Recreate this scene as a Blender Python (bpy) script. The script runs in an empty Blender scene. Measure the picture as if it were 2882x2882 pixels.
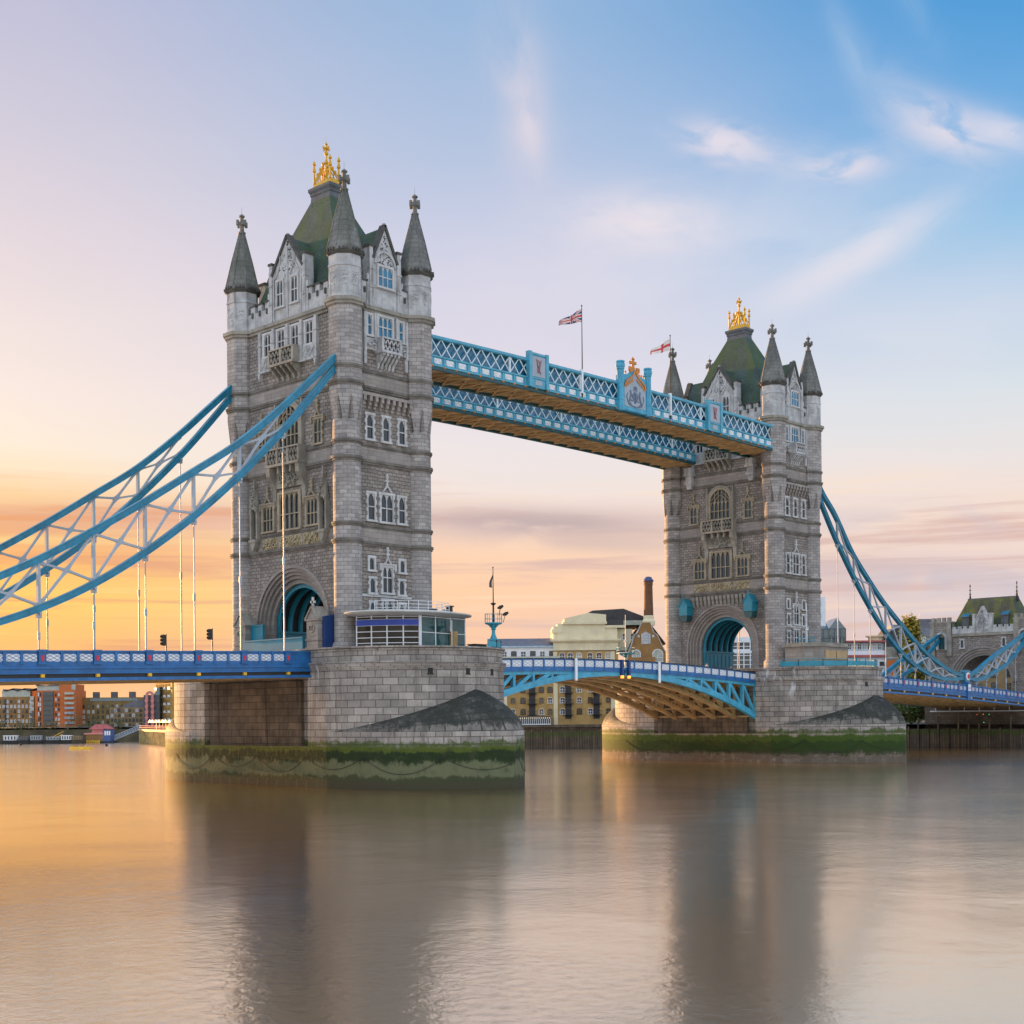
import bpy, bmesh, math, random
from mathutils import Matrix, Vector
R = math.radians
C = bpy.context.scene.collection
S = bpy.context.scene
rng = random.Random(7)

# ------------------------------------------------------------------ camera
cd = bpy.data.cameras.new("camera")
cam = bpy.data.objects.new("camera", cd)
C.objects.link(cam)
YAW, ROLL = 0.7682, -0.0093
fw = Vector((math.cos(YAW), math.sin(YAW), 0))
rt0 = Vector((math.sin(YAW), -math.cos(YAW), 0))
up0 = Vector((0, 0, 1))
rt = rt0 * math.cos(ROLL) + up0 * math.sin(ROLL)
up = -rt0 * math.sin(ROLL) + up0 * math.cos(ROLL)
m3 = Matrix((rt, up, -fw)).transposed()
cam.matrix_world = Matrix.Translation((-98.3876, -121.0516, 7.2294)) @ m3.to_4x4()
cd.sensor_width = 36
cd.lens = 36 * 3853.04 / 2882
cd.shift_x = 43.1 / 2882
cd.shift_y = 572.26 / 2882
cd.clip_start = 1
cd.clip_end = 6000
S.camera = cam

# ------------------------------------------------------------------ exposure
S.view_settings.view_transform = 'Standard'
S.view_settings.look = 'None'
S.view_settings.exposure = 1.35
S.view_settings.gamma = 1.0

# ------------------------------------------------------------------ sun
SUN_AZ, SUN_EL = 90.8, 4.5
sl = bpy.data.lights.new("sun", 'SUN')
sl.energy = 5.0
sl.angle = R(0.5)
sl.color = (1.0, 0.52, 0.17)
sun = bpy.data.objects.new("sun", sl)
C.objects.link(sun)
sd = Vector((math.cos(R(SUN_AZ)) * math.cos(R(SUN_EL)), math.sin(R(SUN_AZ)) * math.cos(R(SUN_EL)), math.sin(R(SUN_EL))))
sun.rotation_euler = sd.to_track_quat('Z', 'Y').to_euler()
sun.location = (0, 200, 120)

# ------------------------------------------------------------------ sky
def lin(c):
    def f(x):
        x /= 255.0
        return x / 12.92 if x <= 0.04045 else ((x + 0.055) / 1.055) ** 2.4
    return (f(c[0]), f(c[1]), f(c[2]), 1.0)

W = bpy.data.worlds.new("World")
S.world = W
W.use_nodes = True
wn, wl = W.node_tree.nodes, W.node_tree.links
wn.clear()

class NT:
    """tiny helper that wires shader nodes"""
    def __init__(s, nodes, links): s.n, s.l = nodes, links
    def put(s, sock, v):
        if hasattr(v, 'is_output'): s.l.new(v, sock)
        else: sock.default_value = v
    def math(s, op, a, b=0.0, c=None, clamp=False):
        x = s.n.new('ShaderNodeMath'); x.operation = op; x.use_clamp = clamp
        s.put(x.inputs[0], a); s.put(x.inputs[1], b)
        if c is not None: s.put(x.inputs[2], c)
        return x.outputs[0]
    def mix(s, f, a, b, mode='MIX'):
        x = s.n.new('ShaderNodeMix'); x.data_type = 'RGBA'; x.blend_type = mode
        s.put(x.inputs[0], f); s.put(x.inputs[6], a); s.put(x.inputs[7], b)
        return x.outputs[2]
    def ramp(s, f, stops, interp='LINEAR'):
        x = s.n.new('ShaderNodeValToRGB'); e = x.color_ramp.elements
        x.color_ramp.interpolation = interp
        while len(e) > 1: e.remove(e[-1])
        e[0].position, e[0].color = stops[0]
        for p, c in stops[1:]:
            q = e.new(p); q.color = c
        s.put(x.inputs[0], f)
        return x.outputs[0]
    def noise(s, vec, scale, detail=4, rough=0.55, dist=0.0, dims='3D'):
        x = s.n.new('ShaderNodeTexNoise'); x.noise_dimensions = dims
        s.put(x.inputs['Vector'], vec); x.inputs['Scale'].default_value = scale
        x.inputs['Detail'].default_value = detail; x.inputs['Roughness'].default_value = rough
        x.inputs['Distortion'].default_value = dist
        return x.outputs['Fac']
    def comb(s, a, b, c=0.0):
        x = s.n.new('ShaderNodeCombineXYZ')
        s.put(x.inputs[0], a); s.put(x.inputs[1], b); s.put(x.inputs[2], c)
        return x.outputs[0]
    def sep(s, v):
        x = s.n.new('ShaderNodeSeparateXYZ'); s.put(x.inputs[0], v)
        return x.outputs
    def smooth(s, v, a, b):
        x = s.n.new('ShaderNodeMapRange'); x.interpolation_type = 'SMOOTHSTEP'
        s.put(x.inputs[0], v); x.inputs[1].default_value = a; x.inputs[2].default_value = b
        return x.outputs[0]

w = NT(wn, wl)
tc = wn.new('ShaderNodeTexCoord')
dx, dy, dz = w.sep(tc.outputs['Generated'])
el = w.math('MULTIPLY', w.math('ARCSINE', dz), 57.29578)
az = w.math('MULTIPLY', w.math('ARCTAN2', dy, dx), 57.29578)
sx = w.math('SUBTRACT', 64.0, az)                      # degrees from the left end of the skyline seen, to the right
hor = w.math('SQRT', w.math('ADD', w.math('MULTIPLY', dx, dx), w.math('ADD', w.math('MULTIPLY', dy, dy), 1e-6)))
ca = w.math('DIVIDE', w.math('ADD', w.math('MULTIPLY', dx, 0.719), w.math('MULTIPLY', dy, 0.695)), hor)
wob = w.math('MULTIPLY', w.math('SUBTRACT', w.noise(w.comb(w.math('MULTIPLY', sx, 0.09), w.math('MULTIPLY', el, 0.55)), 1.0, 4), 0.5), 1.3)
el2 = w.math('ADD', el, wob)
fac = w.math('DIVIDE', el2, 40.0, clamp=True)
def st(lst, top=40.0): return [(e / top, lin(c)) for e, c in lst]
rL = w.ramp(fac, st([(0, (255, 203, 152)), (2, (243, 182, 125)), (3.2, (248, 189, 112)), (4.6, (255, 206, 106)), (5.4, (254, 198, 103)), (6.4, (249, 183, 105)), (7.3, (233, 170, 124)), (8.1, (228, 170, 134)), (8.9, (248, 206, 156)), (9.7, (251, 227, 196)), (10.7, (250, 232, 213)), (12.8, (246, 229, 221)), (15, (239, 224, 221)), (18, (229, 215, 220)), (22, (211, 204, 218)), (28, (187, 187, 214)), (40, (150, 176, 216))]))
rC = w.ramp(fac, st([(0, (255, 204, 170)), (3.5, (250, 201, 168)), (5.4, (255, 208, 170)), (7, (252, 212, 183)), (8, (243, 212, 198)), (9.2, (242, 226, 219)), (11, (236, 227, 228)), (14, (225, 216, 228)), (18, (207, 208, 228)), (22, (182, 196, 223)), (27, (152, 183, 219)), (40, (110, 160, 215))]))
rR = w.ramp(fac, st([(0, (232, 208, 205)), (3.6, (214, 202, 210)), (6, (238, 214, 205)), (8, (246, 221, 206)), (10, (234, 226, 225)), (12.5, (218, 225, 231)), (15.5, (190, 210, 232)), (18.5, (154, 196, 230)), (22, (110, 172, 224)), (27, (70, 151, 213)), (40, (52, 120, 195))]))
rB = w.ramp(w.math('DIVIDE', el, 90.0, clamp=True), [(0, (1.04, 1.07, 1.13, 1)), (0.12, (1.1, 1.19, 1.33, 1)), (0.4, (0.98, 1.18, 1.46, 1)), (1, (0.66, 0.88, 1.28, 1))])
front = w.mix(w.smooth(sx, -1.0, 21.0), rL, rC)
front = w.mix(w.smooth(sx, 19.0, 41.0), front, rR)

def wisp(base, X, E, ra, rb, ang, col, k, nscale=0.35, nlow=0.36, nhigh=0.62, seed=0.0):
    c, s_ = math.cos(R(ang)), math.sin(R(ang))
    a = w.math('SUBTRACT', sx, X); b = w.math('SUBTRACT', el, E)
    p = w.math('ADD', w.math('MULTIPLY', a, c), w.math('MULTIPLY', b, s_))
    q = w.math('SUBTRACT', w.math('MULTIPLY', b, c), w.math('MULTIPLY', a, s_))
    pn = w.math('DIVIDE', p, ra); qn = w.math('DIVIDE', q, rb)
    d = w.math('ADD', w.math('MULTIPLY', pn, pn), w.math('MULTIPLY', qn, qn))
    g = w.math('EXPONENT', w.math('MULTIPLY', d, -1.0))
    n = w.noise(w.comb(w.math('MULTIPLY', p, nscale * 0.45), w.math('MULTIPLY', q, nscale * 1.1), 3.7 * seed + 1.0), 1.0, 5, 0.55, 0.6)
    f = w.math('MULTIPLY', w.math('MULTIPLY', g, w.smooth(n, nlow, nhigh)), k, clamp=True)
    return w.mix(f, base, lin(col))
# long streaks of low cloud
stn = w.noise(w.comb(w.math('MULTIPLY', sx, 0.055), w.math('MULTIPLY', el, 1.05), 4.2), 1.0, 5, 0.6, 0.5)
low = w.math('MULTIPLY', w.smooth(el, 1.2, 2.6), w.math('SUBTRACT', 1.0, w.smooth(el, 8.2, 10.4)))
dkc = w.mix(w.smooth(sx, 0.0, 22.0), lin((230, 158, 112)), lin((222, 186, 176)))
ltc = w.mix(w.smooth(sx, 0.0, 22.0), lin((255, 222, 140)), lin((255, 224, 194)))
front = w.mix(w.math('MULTIPLY', low, w.math('MULTIPLY', w.smooth(stn, 0.50, 0.68), 0.95)), front, dkc)
front = w.mix(w.math('MULTIPLY', low, w.math('MULTIPLY', w.math('SUBTRACT', 1.0, w.smooth(stn, 0.28, 0.46)), 0.6)), front, ltc)
WH = (236, 224, 231)
front = wisp(front, 23.8, 17.6, 6.0, 2.6, 4, (230, 219, 228), 0.5, 0.4, 0.15, 0.6, 5)
front = wisp(front, 21.2, 24.4, 3.2, 1.15, 97, (220, 211, 223), 0.6, 0.5, 0.2, 0.6, 1)
front = wisp(front, 21.6, 23.2, 1.4, 0.5, 100, (232, 219, 225), 0.55, 0.7, 0.2, 0.5, 21)
front = wisp(front, 30.0, 18.6, 9.0, 3.2, 8, (214, 218, 233), 0.45, 0.35, 0.2, 0.65, 40)
front = wisp(front, 37.0, 14.5, 7.0, 2.2, 6, (222, 222, 233), 0.5, 0.35, 0.25, 0.65, 41)
front = wisp(front, 29.7, 22.3, 1.7, 0.7, -14, WH, 0.9, 1.1, 0.26, 0.6, 2)
front = wisp(front, 31.2, 21.9, 2.6, 0.5, -14, (214, 214, 230), 0.5, 0.7, 0.25, 0.6, 22)
front = wisp(front, 34.4, 21.1, 1.6, 0.5, -2, WH, 0.8, 1.1, 0.28, 0.6, 3)
front = wisp(front, 38.3, 22.0, 2.0, 0.85, -24, WH, 0.85, 1.0, 0.28, 0.62, 4)
front = wisp(front, 40.6, 21.6, 1.4, 0.6, -20, (226, 222, 234), 0.75, 0.7, 0.2, 0.55, 24)
front = wisp(front, 36.8, 23.0, 2.4, 1.0, -38, (196, 208, 230), 0.4, 0.6, 0.25, 0.6, 25)
front = wisp(front, 26.3, 19.6, 3.0, 1.1, -6, (236, 225, 231), 0.85, 0.6, 0.2, 0.6, 6)
front = wisp(front, 35.0, 17.9, 3.4, 0.8, 24, (230, 225, 234), 0.8, 0.6, 0.2, 0.6, 7)
front = wisp(front, 33.0, 16.9, 2.2, 0.6, 14, (226, 222, 232), 0.5, 0.6, 0.2, 0.6, 27)
front = wisp(front, 34.8, 25.0, 1.9, 0.5, -62, (170, 196, 226), 0.5, 0.6, 0.2, 0.6, 28)
front = wisp(front, 36.6, 27.0, 2.4, 0.5, -58, (150, 186, 222), 0.5, 0.6, 0.2, 0.6, 29)
front = wisp(front, 21.9, 7.95, 6.0, 0.62, -2, (190, 170, 172), 0.9, 0.6, 0.2, 0.45, 8)
front = wisp(front, 24.5, 7.1, 4.5, 0.4, -3, (206, 182, 178), 0.6, 0.6, 0.2, 0.5, 30)
front = wisp(front, 38.0, 5.2, 7.0, 0.9, -6, (198, 190, 202), 0.7, 0.5, 0.2, 0.55, 9)
front = wisp(front, 36.0, 7.6, 7.0, 0.7, -3, (205, 198, 210), 0.55, 0.5, 0.3, 0.6, 11)
front = wisp(front, 25.5, 3.9, 5.0, 0.9, 0, (232, 206, 196), 0.5, 0.5, 0.3, 0.6, 10)
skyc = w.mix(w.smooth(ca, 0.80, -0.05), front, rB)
sdx, sdy = math.cos(R(SUN_AZ)), math.sin(R(SUN_AZ))
cs = w.math('ADD', w.math('MULTIPLY', dx, sdx * math.cos(R(3))), w.math('ADD', w.math('MULTIPLY', dy, sdy * math.cos(R(3))), w.math('MULTIPLY', dz, math.sin(R(3)))))
gl_ = w.math('EXPONENT', w.math('MULTIPLY', w.math('SUBTRACT', 1.0, cs), -42.0))
skyc = w.mix(1.0, skyc, w.mix(gl_, (0, 0, 0, 1), (5.0, 2.5, 0.75, 1)), 'ADD')
nish = wn.new('ShaderNodeTexSky')
nish.sky_type = 'NISHITA'
nish.sun_disc = False
nish.sun_elevation = R(SUN_EL)
nish.sun_rotation = R(90 - SUN_AZ)
skyc = w.mix(0.008, skyc, nish.outputs[0], 'ADD')
bgn = wn.new('ShaderNodeBackground')
wl.new(skyc, bgn.inputs[0])
bgn.inputs[1].default_value = 0.392
lp = wn.new('ShaderNodeOutputWorld')
wl.new(bgn.outputs[0], lp.inputs[0])

# ------------------------------------------------------------------ mesh + object helpers
class MB:
    """collects faces; build() links them as ONE mesh object"""
    def __init__(s, m=None):
        s.v, s.f, s.uv, s.mi = [], [], [], []
        s.m = m or Matrix.Identity(4)
        s.cur = 0
    def face(s, pts, uv=None):
        p = [s.m @ Vector(q) for q in pts]
        i = len(s.v)
        s.v += p
        s.f.append(list(range(i, i + len(p))))
        if uv is None:
            n = Vector((0, 0, 0))
            for k in range(len(p)):
                a, b = p[k], p[(k + 1) % len(p)]
                n += Vector(((a.y - b.y) * (a.z + b.z), (a.z - b.z) * (a.x + b.x), (a.x - b.x) * (a.y + b.y)))
            if n.length > 1e-9: n.normalize()
            if abs(n.z) > 0.85:
                uv = [(q.x, q.y) for q in p]
            else:
                t = Vector((-n.y, n.x, 0)).normalized()
                b2 = n.cross(t)
                uv = [(q.dot(t), q.dot(b2)) for q in p]
        s.uv.append(uv); s.mi.append(s.cur)
    def box(s, x0, x1, y0, y1, z0, z1, skip=''):
        if x0 > x1: x0, x1 = x1, x0
        if y0 > y1: y0, y1 = y1, y0
        if z0 > z1: z0, z1 = z1, z0
        a = [(x0, y0, z0), (x1, y0, z0), (x1, y1, z0), (x0, y1, z0), (x0, y0, z1), (x1, y0, z1), (x1, y1, z1), (x0, y1, z1)]
        for nm, q in (('b', (3, 2, 1, 0)), ('t', (4, 5, 6, 7)), ('f', (0, 1, 5, 4)), ('r', (1, 2, 6, 5)), ('k', (2, 3, 7, 6)), ('l', (3, 0, 4, 7))):
            if nm not in skip: s.face([a[k] for k in q])
    def prism(s, poly, w0, w1):
        """poly in (u,z), extruded along the second axis from w0 to w1"""
        ar = sum(poly[i][0] * poly[(i + 1) % len(poly)][1] - poly[(i + 1) % len(poly)][0] * poly[i][1] for i in range(len(poly)))
        if ar < 0: poly = poly[::-1]
        if w0 > w1: w0, w1 = w1, w0
        s.face([(u, w0, z) for u, z in poly])
        s.face([(u, w1, z) for u, z in poly[::-1]])
        n = len(poly)
        for i in range(n):
            a, b = poly[i], poly[(i + 1) % n]
            s.face([(a[0], w1, a[1]), (b[0], w1, b[1]), (b[0], w0, b[1]), (a[0], w0, a[1])])
    def slab(s, poly, z0, z1, top=True, bot=True, uvs=True):
        """poly in (x,y), extruded upward; side UVs run along the outline"""
        ar = sum(poly[i][0] * poly[(i + 1) % len(poly)][1] - poly[(i + 1) % len(poly)][0] * poly[i][1] for i in range(len(poly)))
        if ar < 0: poly = poly[::-1]
        if top: s.face([(x, y, z1) for x, y in poly])
        if bot: s.face([(x, y, z0) for x, y in poly[::-1]])
        L = 0.0; n = len(poly)
        for i in range(n):
            a, b = poly[i], poly[(i + 1) % n]
            d = math.hypot(b[0] - a[0], b[1] - a[1])
            s.face([(a[0], a[1], z0), (b[0], b[1], z0), (b[0], b[1], z1), (a[0], a[1], z1)], [(L, z0), (L + d, z0), (L + d, z1), (L, z1)])
            L += d
    def loft(s, rings, cap=True):
        """rings: lists of equally many (x,y,z)"""
        n = len(rings[0])
        for r0, r1 in zip(rings[:-1], rings[1:]):
            L = 0.0
            for i in range(n):
                j = (i + 1) % n
                d = (Vector(r0[j]) - Vector(r0[i])).length
                s.face([r0[i], r0[j], r1[j], r1[i]], [(L, r0[i][2]), (L + d, r0[j][2]), (L + d, r1[j][2]), (L, r1[i][2])])
                L += d
        if cap:
            s.face(rings[-1]); s.face(rings[0][::-1])
    def lathe(s, cx, cy, prof, n=16, a0=0.0, cap=True):
        rings = [[(cx + r * math.cos(a0 + 2 * math.pi * k / n), cy + r * math.sin(a0 + 2 * math.pi * k / n), z) for k in range(n)] for r, z in prof]
        R0 = max(r for r, z in prof)
        for (r0, r1) in zip(rings[:-1], rings[1:]):
            for i in range(n):
                j = (i + 1) % n
                u0, u1 = 2 * math.pi * R0 * i / n, 2 * math.pi * R0 * (i + 1) / n
                s.face([r0[i], r0[j], r1[j], r1[i]], [(u0, r0[i][2]), (u1, r0[j][2]), (u1, r1[j][2]), (u0, r1[i][2])])
        if cap:
            if prof[-1][0] > 1e-4: s.face(rings[-1])
            if prof[0][0] > 1e-4: s.face(rings[0][::-1])
    def beam(s, p0, p1, w_, h, upv=(0, 0, 1)):
        p0, p1 = Vector(p0), Vector(p1)
        d = (p1 - p0)
        if d.length < 1e-6: return
        d.normalize()
        u_ = Vector(upv)
        if abs(d.dot(u_)) > 0.98: u_ = Vector((1, 0, 0))
        sd_ = d.cross(u_).normalized(); u_ = sd_.cross(d)
        q = []
        for p in (p0, p1):
            for a, b in ((-1, -1), (1, -1), (1, 1), (-1, 1)):
                q.append(tuple(p + sd_ * (a * w_ / 2) + u_ * (b * h / 2)))
        for k in ((3, 2, 1, 0), (4, 5, 6, 7), (0, 1, 5, 4), (1, 2, 6, 5), (2, 3, 7, 6), (3, 0, 4, 7)):
            s.face([q[i] for i in k])
    def tube(s, pts, r, n=6, radii=None):
        pts = [Vector(p) for p in pts]
        rings = []
        for i, p in enumerate(pts):
            d = (pts[min(i + 1, len(pts) - 1)] - pts[max(i - 1, 0)]).normalized()
            u_ = Vector((0, 0, 1)) if abs(d.z) < 0.95 else Vector((1, 0, 0))
            a = d.cross(u_).normalized(); b = a.cross(d)
            rr = radii[i] if radii else r
            rings.append([tuple(p + a * (rr * math.cos(2 * math.pi * k / n)) + b * (rr * math.sin(2 * math.pi * k / n))) for k in range(n)])
        s.loft(rings)
    def ring(s, cu, cz, r0, r1, a0, a1, w0, w1, n=18):
        """part of a flat ring in the (u,z) plane, extruded along w"""
        for i in range(n):
            t0 = a0 + (a1 - a0) * i / n; t1 = a0 + (a1 - a0) * (i + 1) / n
            P = lambda r, t: (cu + r * math.cos(t), cz + r * math.sin(t))
            A, B, D, E_ = P(r0, t0), P(r1, t0), P(r1, t1), P(r0, t1)
            s.face([(q[0], w0, q[1]) for q in (A, B, D, E_)])
            s.face([(q[0], w1, q[1]) for q in (E_, D, B, A)])
            s.face([(B[0], w0, B[1]), (B[0], w1, B[1]), (D[0], w1, D[1]), (D[0], w0, D[1])])
            s.face([(E_[0], w0, E_[1]), (E_[0], w1, E_[1]), (A[0], w1, A[1]), (A[0], w0, A[1])])
    def archwall(s, u0, u1, z0, z1, cu, cz, r, w0, w1, n=20, rise=1.0):
        """wall between w0 and w1 with a round-headed opening"""
        s.box(u0, cu - r, w0, w1, z0, z1, 'tb'); s.box(cu + r, u1, w0, w1, z0, z1, 'tb')
        for i in range(n):
            t0 = math.pi - math.pi * i / n; t1 = math.pi - math.pi * (i + 1) / n
            a = (cu + r * math.cos(t0), cz + rise * r * math.sin(t0)); b = (cu + r * math.cos(t1), cz + rise * r * math.sin(t1))
            s.face([(a[0], w0, a[1]), (b[0], w0, b[1]), (b[0], w0, z1), (a[0], w0, z1)])
            s.face([(a[0], w1, z1), (b[0], w1, z1), (b[0], w1, b[1]), (a[0], w1, a[1])])
            s.face([(b[0], w0, b[1]), (a[0], w0, a[1]), (a[0], w1, a[1]), (b[0], w1, b[1])])
        s.face([(u0, w0, z1), (u1, w0, z1), (u1, w1, z1), (u0, w1, z1)])
    def build(s, name, mats, parent=None, smooth=None):
        me = bpy.data.meshes.new(name)
        off = Vector((0, 0, 0))
        o = bpy.data.objects.new(name, me)
        if parent is not None:
            q = parent
            while q.parent: q = q.parent
            off = Vector(q.location)
        else:
            xs = [p.x for p in s.v]; ys = [p.y for p in s.v]; zs = [p.z for p in s.v]
            off = Vector(((min(xs) + max(xs)) / 2, (min(ys) + max(ys)) / 2, min(zs)))
            o.location = off
        me.from_pydata([tuple(p - off) for p in s.v], [], s.f)
        uvl = me.uv_layers.new(name="UVMap")
        k = 0
        flat = []
        for u_ in s.uv:
            for q in u_: flat += [q[0], q[1]]
        uvl.data.foreach_set('uv', flat)
        if not isinstance(mats, (list, tuple)): mats = [mats]
        for m_ in mats: me.materials.append(m_)
        if len(mats) > 1: me.polygons.foreach_set('material_index', s.mi)
        if smooth:
            bm = bmesh.new(); bm.from_mesh(me)
            bmesh.ops.remove_doubles(bm, verts=bm.verts, dist=0.0005)
            bm.to_mesh(me); bm.free()
            me.polygons.foreach_set('use_smooth', [True] * len(me.polygons))
            me.set_sharp_from_angle(angle=R(smooth))
        C.objects.link(o)
        if parent is not None: o.parent = parent
        return o

def tag(o, label, cat, group=None, kind=None):
    if label: o['label'] = label
    if cat: o['category'] = cat
    if group: o['group'] = group
    if kind: o['kind'] = kind
    return o
def thing(name, label, cat, loc, group=None):
    o = bpy.data.objects.new(name, None)
    o.empty_display_size = 0.5
    o.location = loc
    C.objects.link(o)
    return tag(o, label, cat, group)
def kids(o): return list(o.children)
def copy_tree(o, parent=None, shift=None):
    c = o.copy(); C.objects.link(c); c.parent = parent
    if shift is not None: c.location = Vector(o.location) + Vector(shift)
    for ch in kids(o): copy_tree(ch, c)
    return c
def copy_part(o, parent, shift):
    c = o.copy(); C.objects.link(c); c.parent = parent
    c.location = Vector(o.location) + Vector(shift)
    for ch in kids(o):
        d = ch.copy(); C.objects.link(d); d.parent = c
    return c
def frame(origin, u, w_):
    """matrix taking (u along the face, w inward, z up) to the world"""
    u, w_ = Vector(u).normalized(), Vector(w_).normalized()
    m = Matrix.Identity(4)
    for i in range(3): m[i][0] = u[i]; m[i][1] = w_[i]; m[i][2] = (0, 0, 1)[i]; m[i][3] = origin[i]
    return m

# ------------------------------------------------------------------ materials
def new_mat(name):
    m = bpy.data.materials.new(name); m.use_nodes = True
    n, l = m.node_tree.nodes, m.node_tree.links
    b = n['Principled BSDF']
    return m, NT(n, l), b
def paint(name, col, rough=0.5, metal=0.0, var=0.18, scale=0.8, bump=0.0, streak=0.0, dirt=(0.06, 0.05, 0.04), spec=0.5, world=True):
    m, t, b = new_mat(name)
    g = t.n.new('ShaderNodeNewGeometry')
    pos = g.outputs['Position']
    x, y, z = t.sep(pos)
    c = (col[0], col[1], col[2], 1)
    n1 = t.noise(pos, scale, 5, 0.6)
    lo = (col[0] * (1 - var), col[1] * (1 - var), col[2] * (1 - var), 1)
    hi = (min(1, col[0] * (1 + var)), min(1, col[1] * (1 + var)), min(1, col[2] * (1 + var)), 1)
    cc = t.mix(t.smooth(n1, 0.3, 0.7), lo, hi)
    if streak:
        sv = t.comb(t.math('MULTIPLY', x, 1.7), t.math('MULTIPLY', y, 1.7), t.math('MULTIPLY', z, 0.16))
        sn = t.noise(sv, 1.0, 5, 0.65)
        cc = t.mix(t.math('MULTIPLY', t.smooth(sn, 0.5, 0.75), streak), cc, (dirt[0], dirt[1], dirt[2], 1))
    t.l.new(cc, b.inputs['Base Color'])
    b.inputs['Roughness'].default_value = rough
    b.inputs['Metallic'].default_value = metal
    b.inputs['Specular IOR Level'].default_value = spec
    if bump:
        bn = t.n.new('ShaderNodeBump'); bn.inputs['Strength'].default_value = bump; bn.inputs['Distance'].default_value = 0.08
        t.l.new(t.noise(pos, scale * 6, 4, 0.6), bn.inputs['Height']); t.l.new(bn.outputs[0], b.inputs['Normal'])
    return m
def masonry(name, c1, c2, mortar, bw, bh, ms=0.03, rough=0.85, streak=0.35, dirt=(0.05, 0.045, 0.04), patch=0.25, bump=0.5, bands=None, drip=False, offset=0.5, squash=1.0, warp=0.0):
    """blocks laid in courses; bands: list of (z0,z1,colour,strength,softness) of stains that sit at a height above the water"""
    m, t, b = new_mat(name)
    uvn = t.n.new('ShaderNodeUVMap'); uvn.uv_map = 'UVMap'
    g = t.n.new('ShaderNodeNewGeometry'); pos = g.outputs['Position']
    x, y, z = t.sep(pos)
    vec = uvn.outputs[0]
    if warp:
        wv = t.n.new('ShaderNodeVectorMath'); wv.operation = 'ADD'
        nn = t.n.new('ShaderNodeTexNoise'); nn.inputs['Scale'].default_value = 1.1; nn.inputs['Detail'].default_value = 3
        t.l.new(pos, nn.inputs['Vector'])
        sc = t.n.new('ShaderNodeVectorMath'); sc.operation = 'SCALE'; sc.inputs['Scale'].default_value = warp
        t.l.new(nn.outputs['Color'], sc.inputs[0]); t.l.new(vec, wv.inputs[0]); t.l.new(sc.outputs[0], wv.inputs[1])
        vec = wv.outputs[0]
    br = t.n.new('ShaderNodeTexBrick')
    br.offset = offset; br.squash = squash
    t.l.new(vec, br.inputs['Vector'])
    br.inputs['Scale'].default_value = 1.0
    br.inputs['Brick Width'].default_value = bw; br.inputs['Row Height'].default_value = bh
    br.inputs['Mortar Size'].default_value = ms; br.inputs['Mortar Smooth'].default_value = 0.3
    br.inputs['Bias'].default_value = 0.0
    for k, c in (('Color1', c1), ('Color2', c2), ('Mortar', mortar)): br.inputs[k].default_value = (c[0], c[1], c[2], 1)
    cc = br.outputs['Color']
    n1 = t.noise(pos, 0.35, 6, 0.62)
    k = t.smooth(n1, 0.3, 0.7)
    dk = t.mix(k, (1 - patch, 1 - patch, 1 - patch, 1), (1 + patch * 0.6, 1 + patch * 0.55, 1 + patch * 0.5, 1))
    cc = t.mix(1.0, cc, dk, 'MULTIPLY')
    n2 = t.noise(pos, 3.5, 4, 0.7)
    cc = t.mix(1.0, cc, t.mix(n2, (0.78, 0.78, 0.78, 1), (1.22, 1.2, 1.18, 1)), 'MULTIPLY')
    if streak:
        sv = t.comb(t.math('MULTIPLY', x, 1.3), t.math('MULTIPLY', y, 1.3), t.math('MULTIPLY', z, 0.12))
        sn = t.noise(sv, 1.0, 6, 0.68)
        cc = t.mix(t.math('MULTIPLY', t.smooth(sn, 0.48, 0.74), streak), cc, (dirt[0], dirt[1], dirt[2], 1))
    if bands:
        for z0, z1, col, k_, soft in bands:
            zz = t.math('ADD', z, t.math('MULTIPLY', t.math('SUBTRACT', t.noise(t.comb(t.math('MULTIPLY', x, 0.6), t.math('MULTIPLY', y, 0.6), t.math('MULTIPLY', z, 0.3)), 1.0, 8, 0.72), 0.5), soft * 8.0))
            f = t.math('MULTIPLY', t.smooth(zz, z0 - soft * 0.5, z0 + soft * 0.5), t.math('SUBTRACT', 1.0, t.smooth(zz, z1 - soft * 0.5, z1 + soft * 0.5)))
            f = t.math('MULTIPLY', f, t.math('MULTIPLY', t.smooth(t.noise(pos, 0.9, 5, 0.7), 0.15, 0.55), k_)) if k_ < 0.95 else t.math('MULTIPLY', f, k_)
            cc = t.mix(f, cc, (col[0], col[1], col[2], 1))
    if drip:
        dn = t.noise(t.comb(t.math('MULTIPLY', x, 1.1), t.math('MULTIPLY', y, 1.1), t.math('MULTIPLY', z, 0.22)), 1.0, 5, 0.7)
        dm = t.smooth(t.noise(pos, 0.16, 2, 0.5), 0.5, 0.62)
        f = t.math('MULTIPLY', t.math('MULTIPLY', t.smooth(dn, 0.55, 0.63), dm), t.math('MULTIPLY', t.smooth(z, 8.5, 10.5), 0.75))
        cc = t.mix(f, cc, (0.62, 0.64, 0.66, 1))
    t.l.new(cc, b.inputs['Base Color'])
    b.inputs['Roughness'].default_value = rough
    b.inputs['Specular IOR Level'].default_value = 0.3
    if bump:
        hh = t.math('ADD', t.math('MULTIPLY', t.math('SUBTRACT', 1.0, br.outputs['Fac']), 0.6), t.math('MULTIPLY', n2, 0.6))
        bn = t.n.new('ShaderNodeBump'); bn.inputs['Strength'].default_value = bump; bn.inputs['Distance'].default_value = 0.06
        t.l.new(hh, bn.inputs['Height']); t.l.new(bn.outputs[0], b.inputs['Normal'])
    return m
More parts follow.
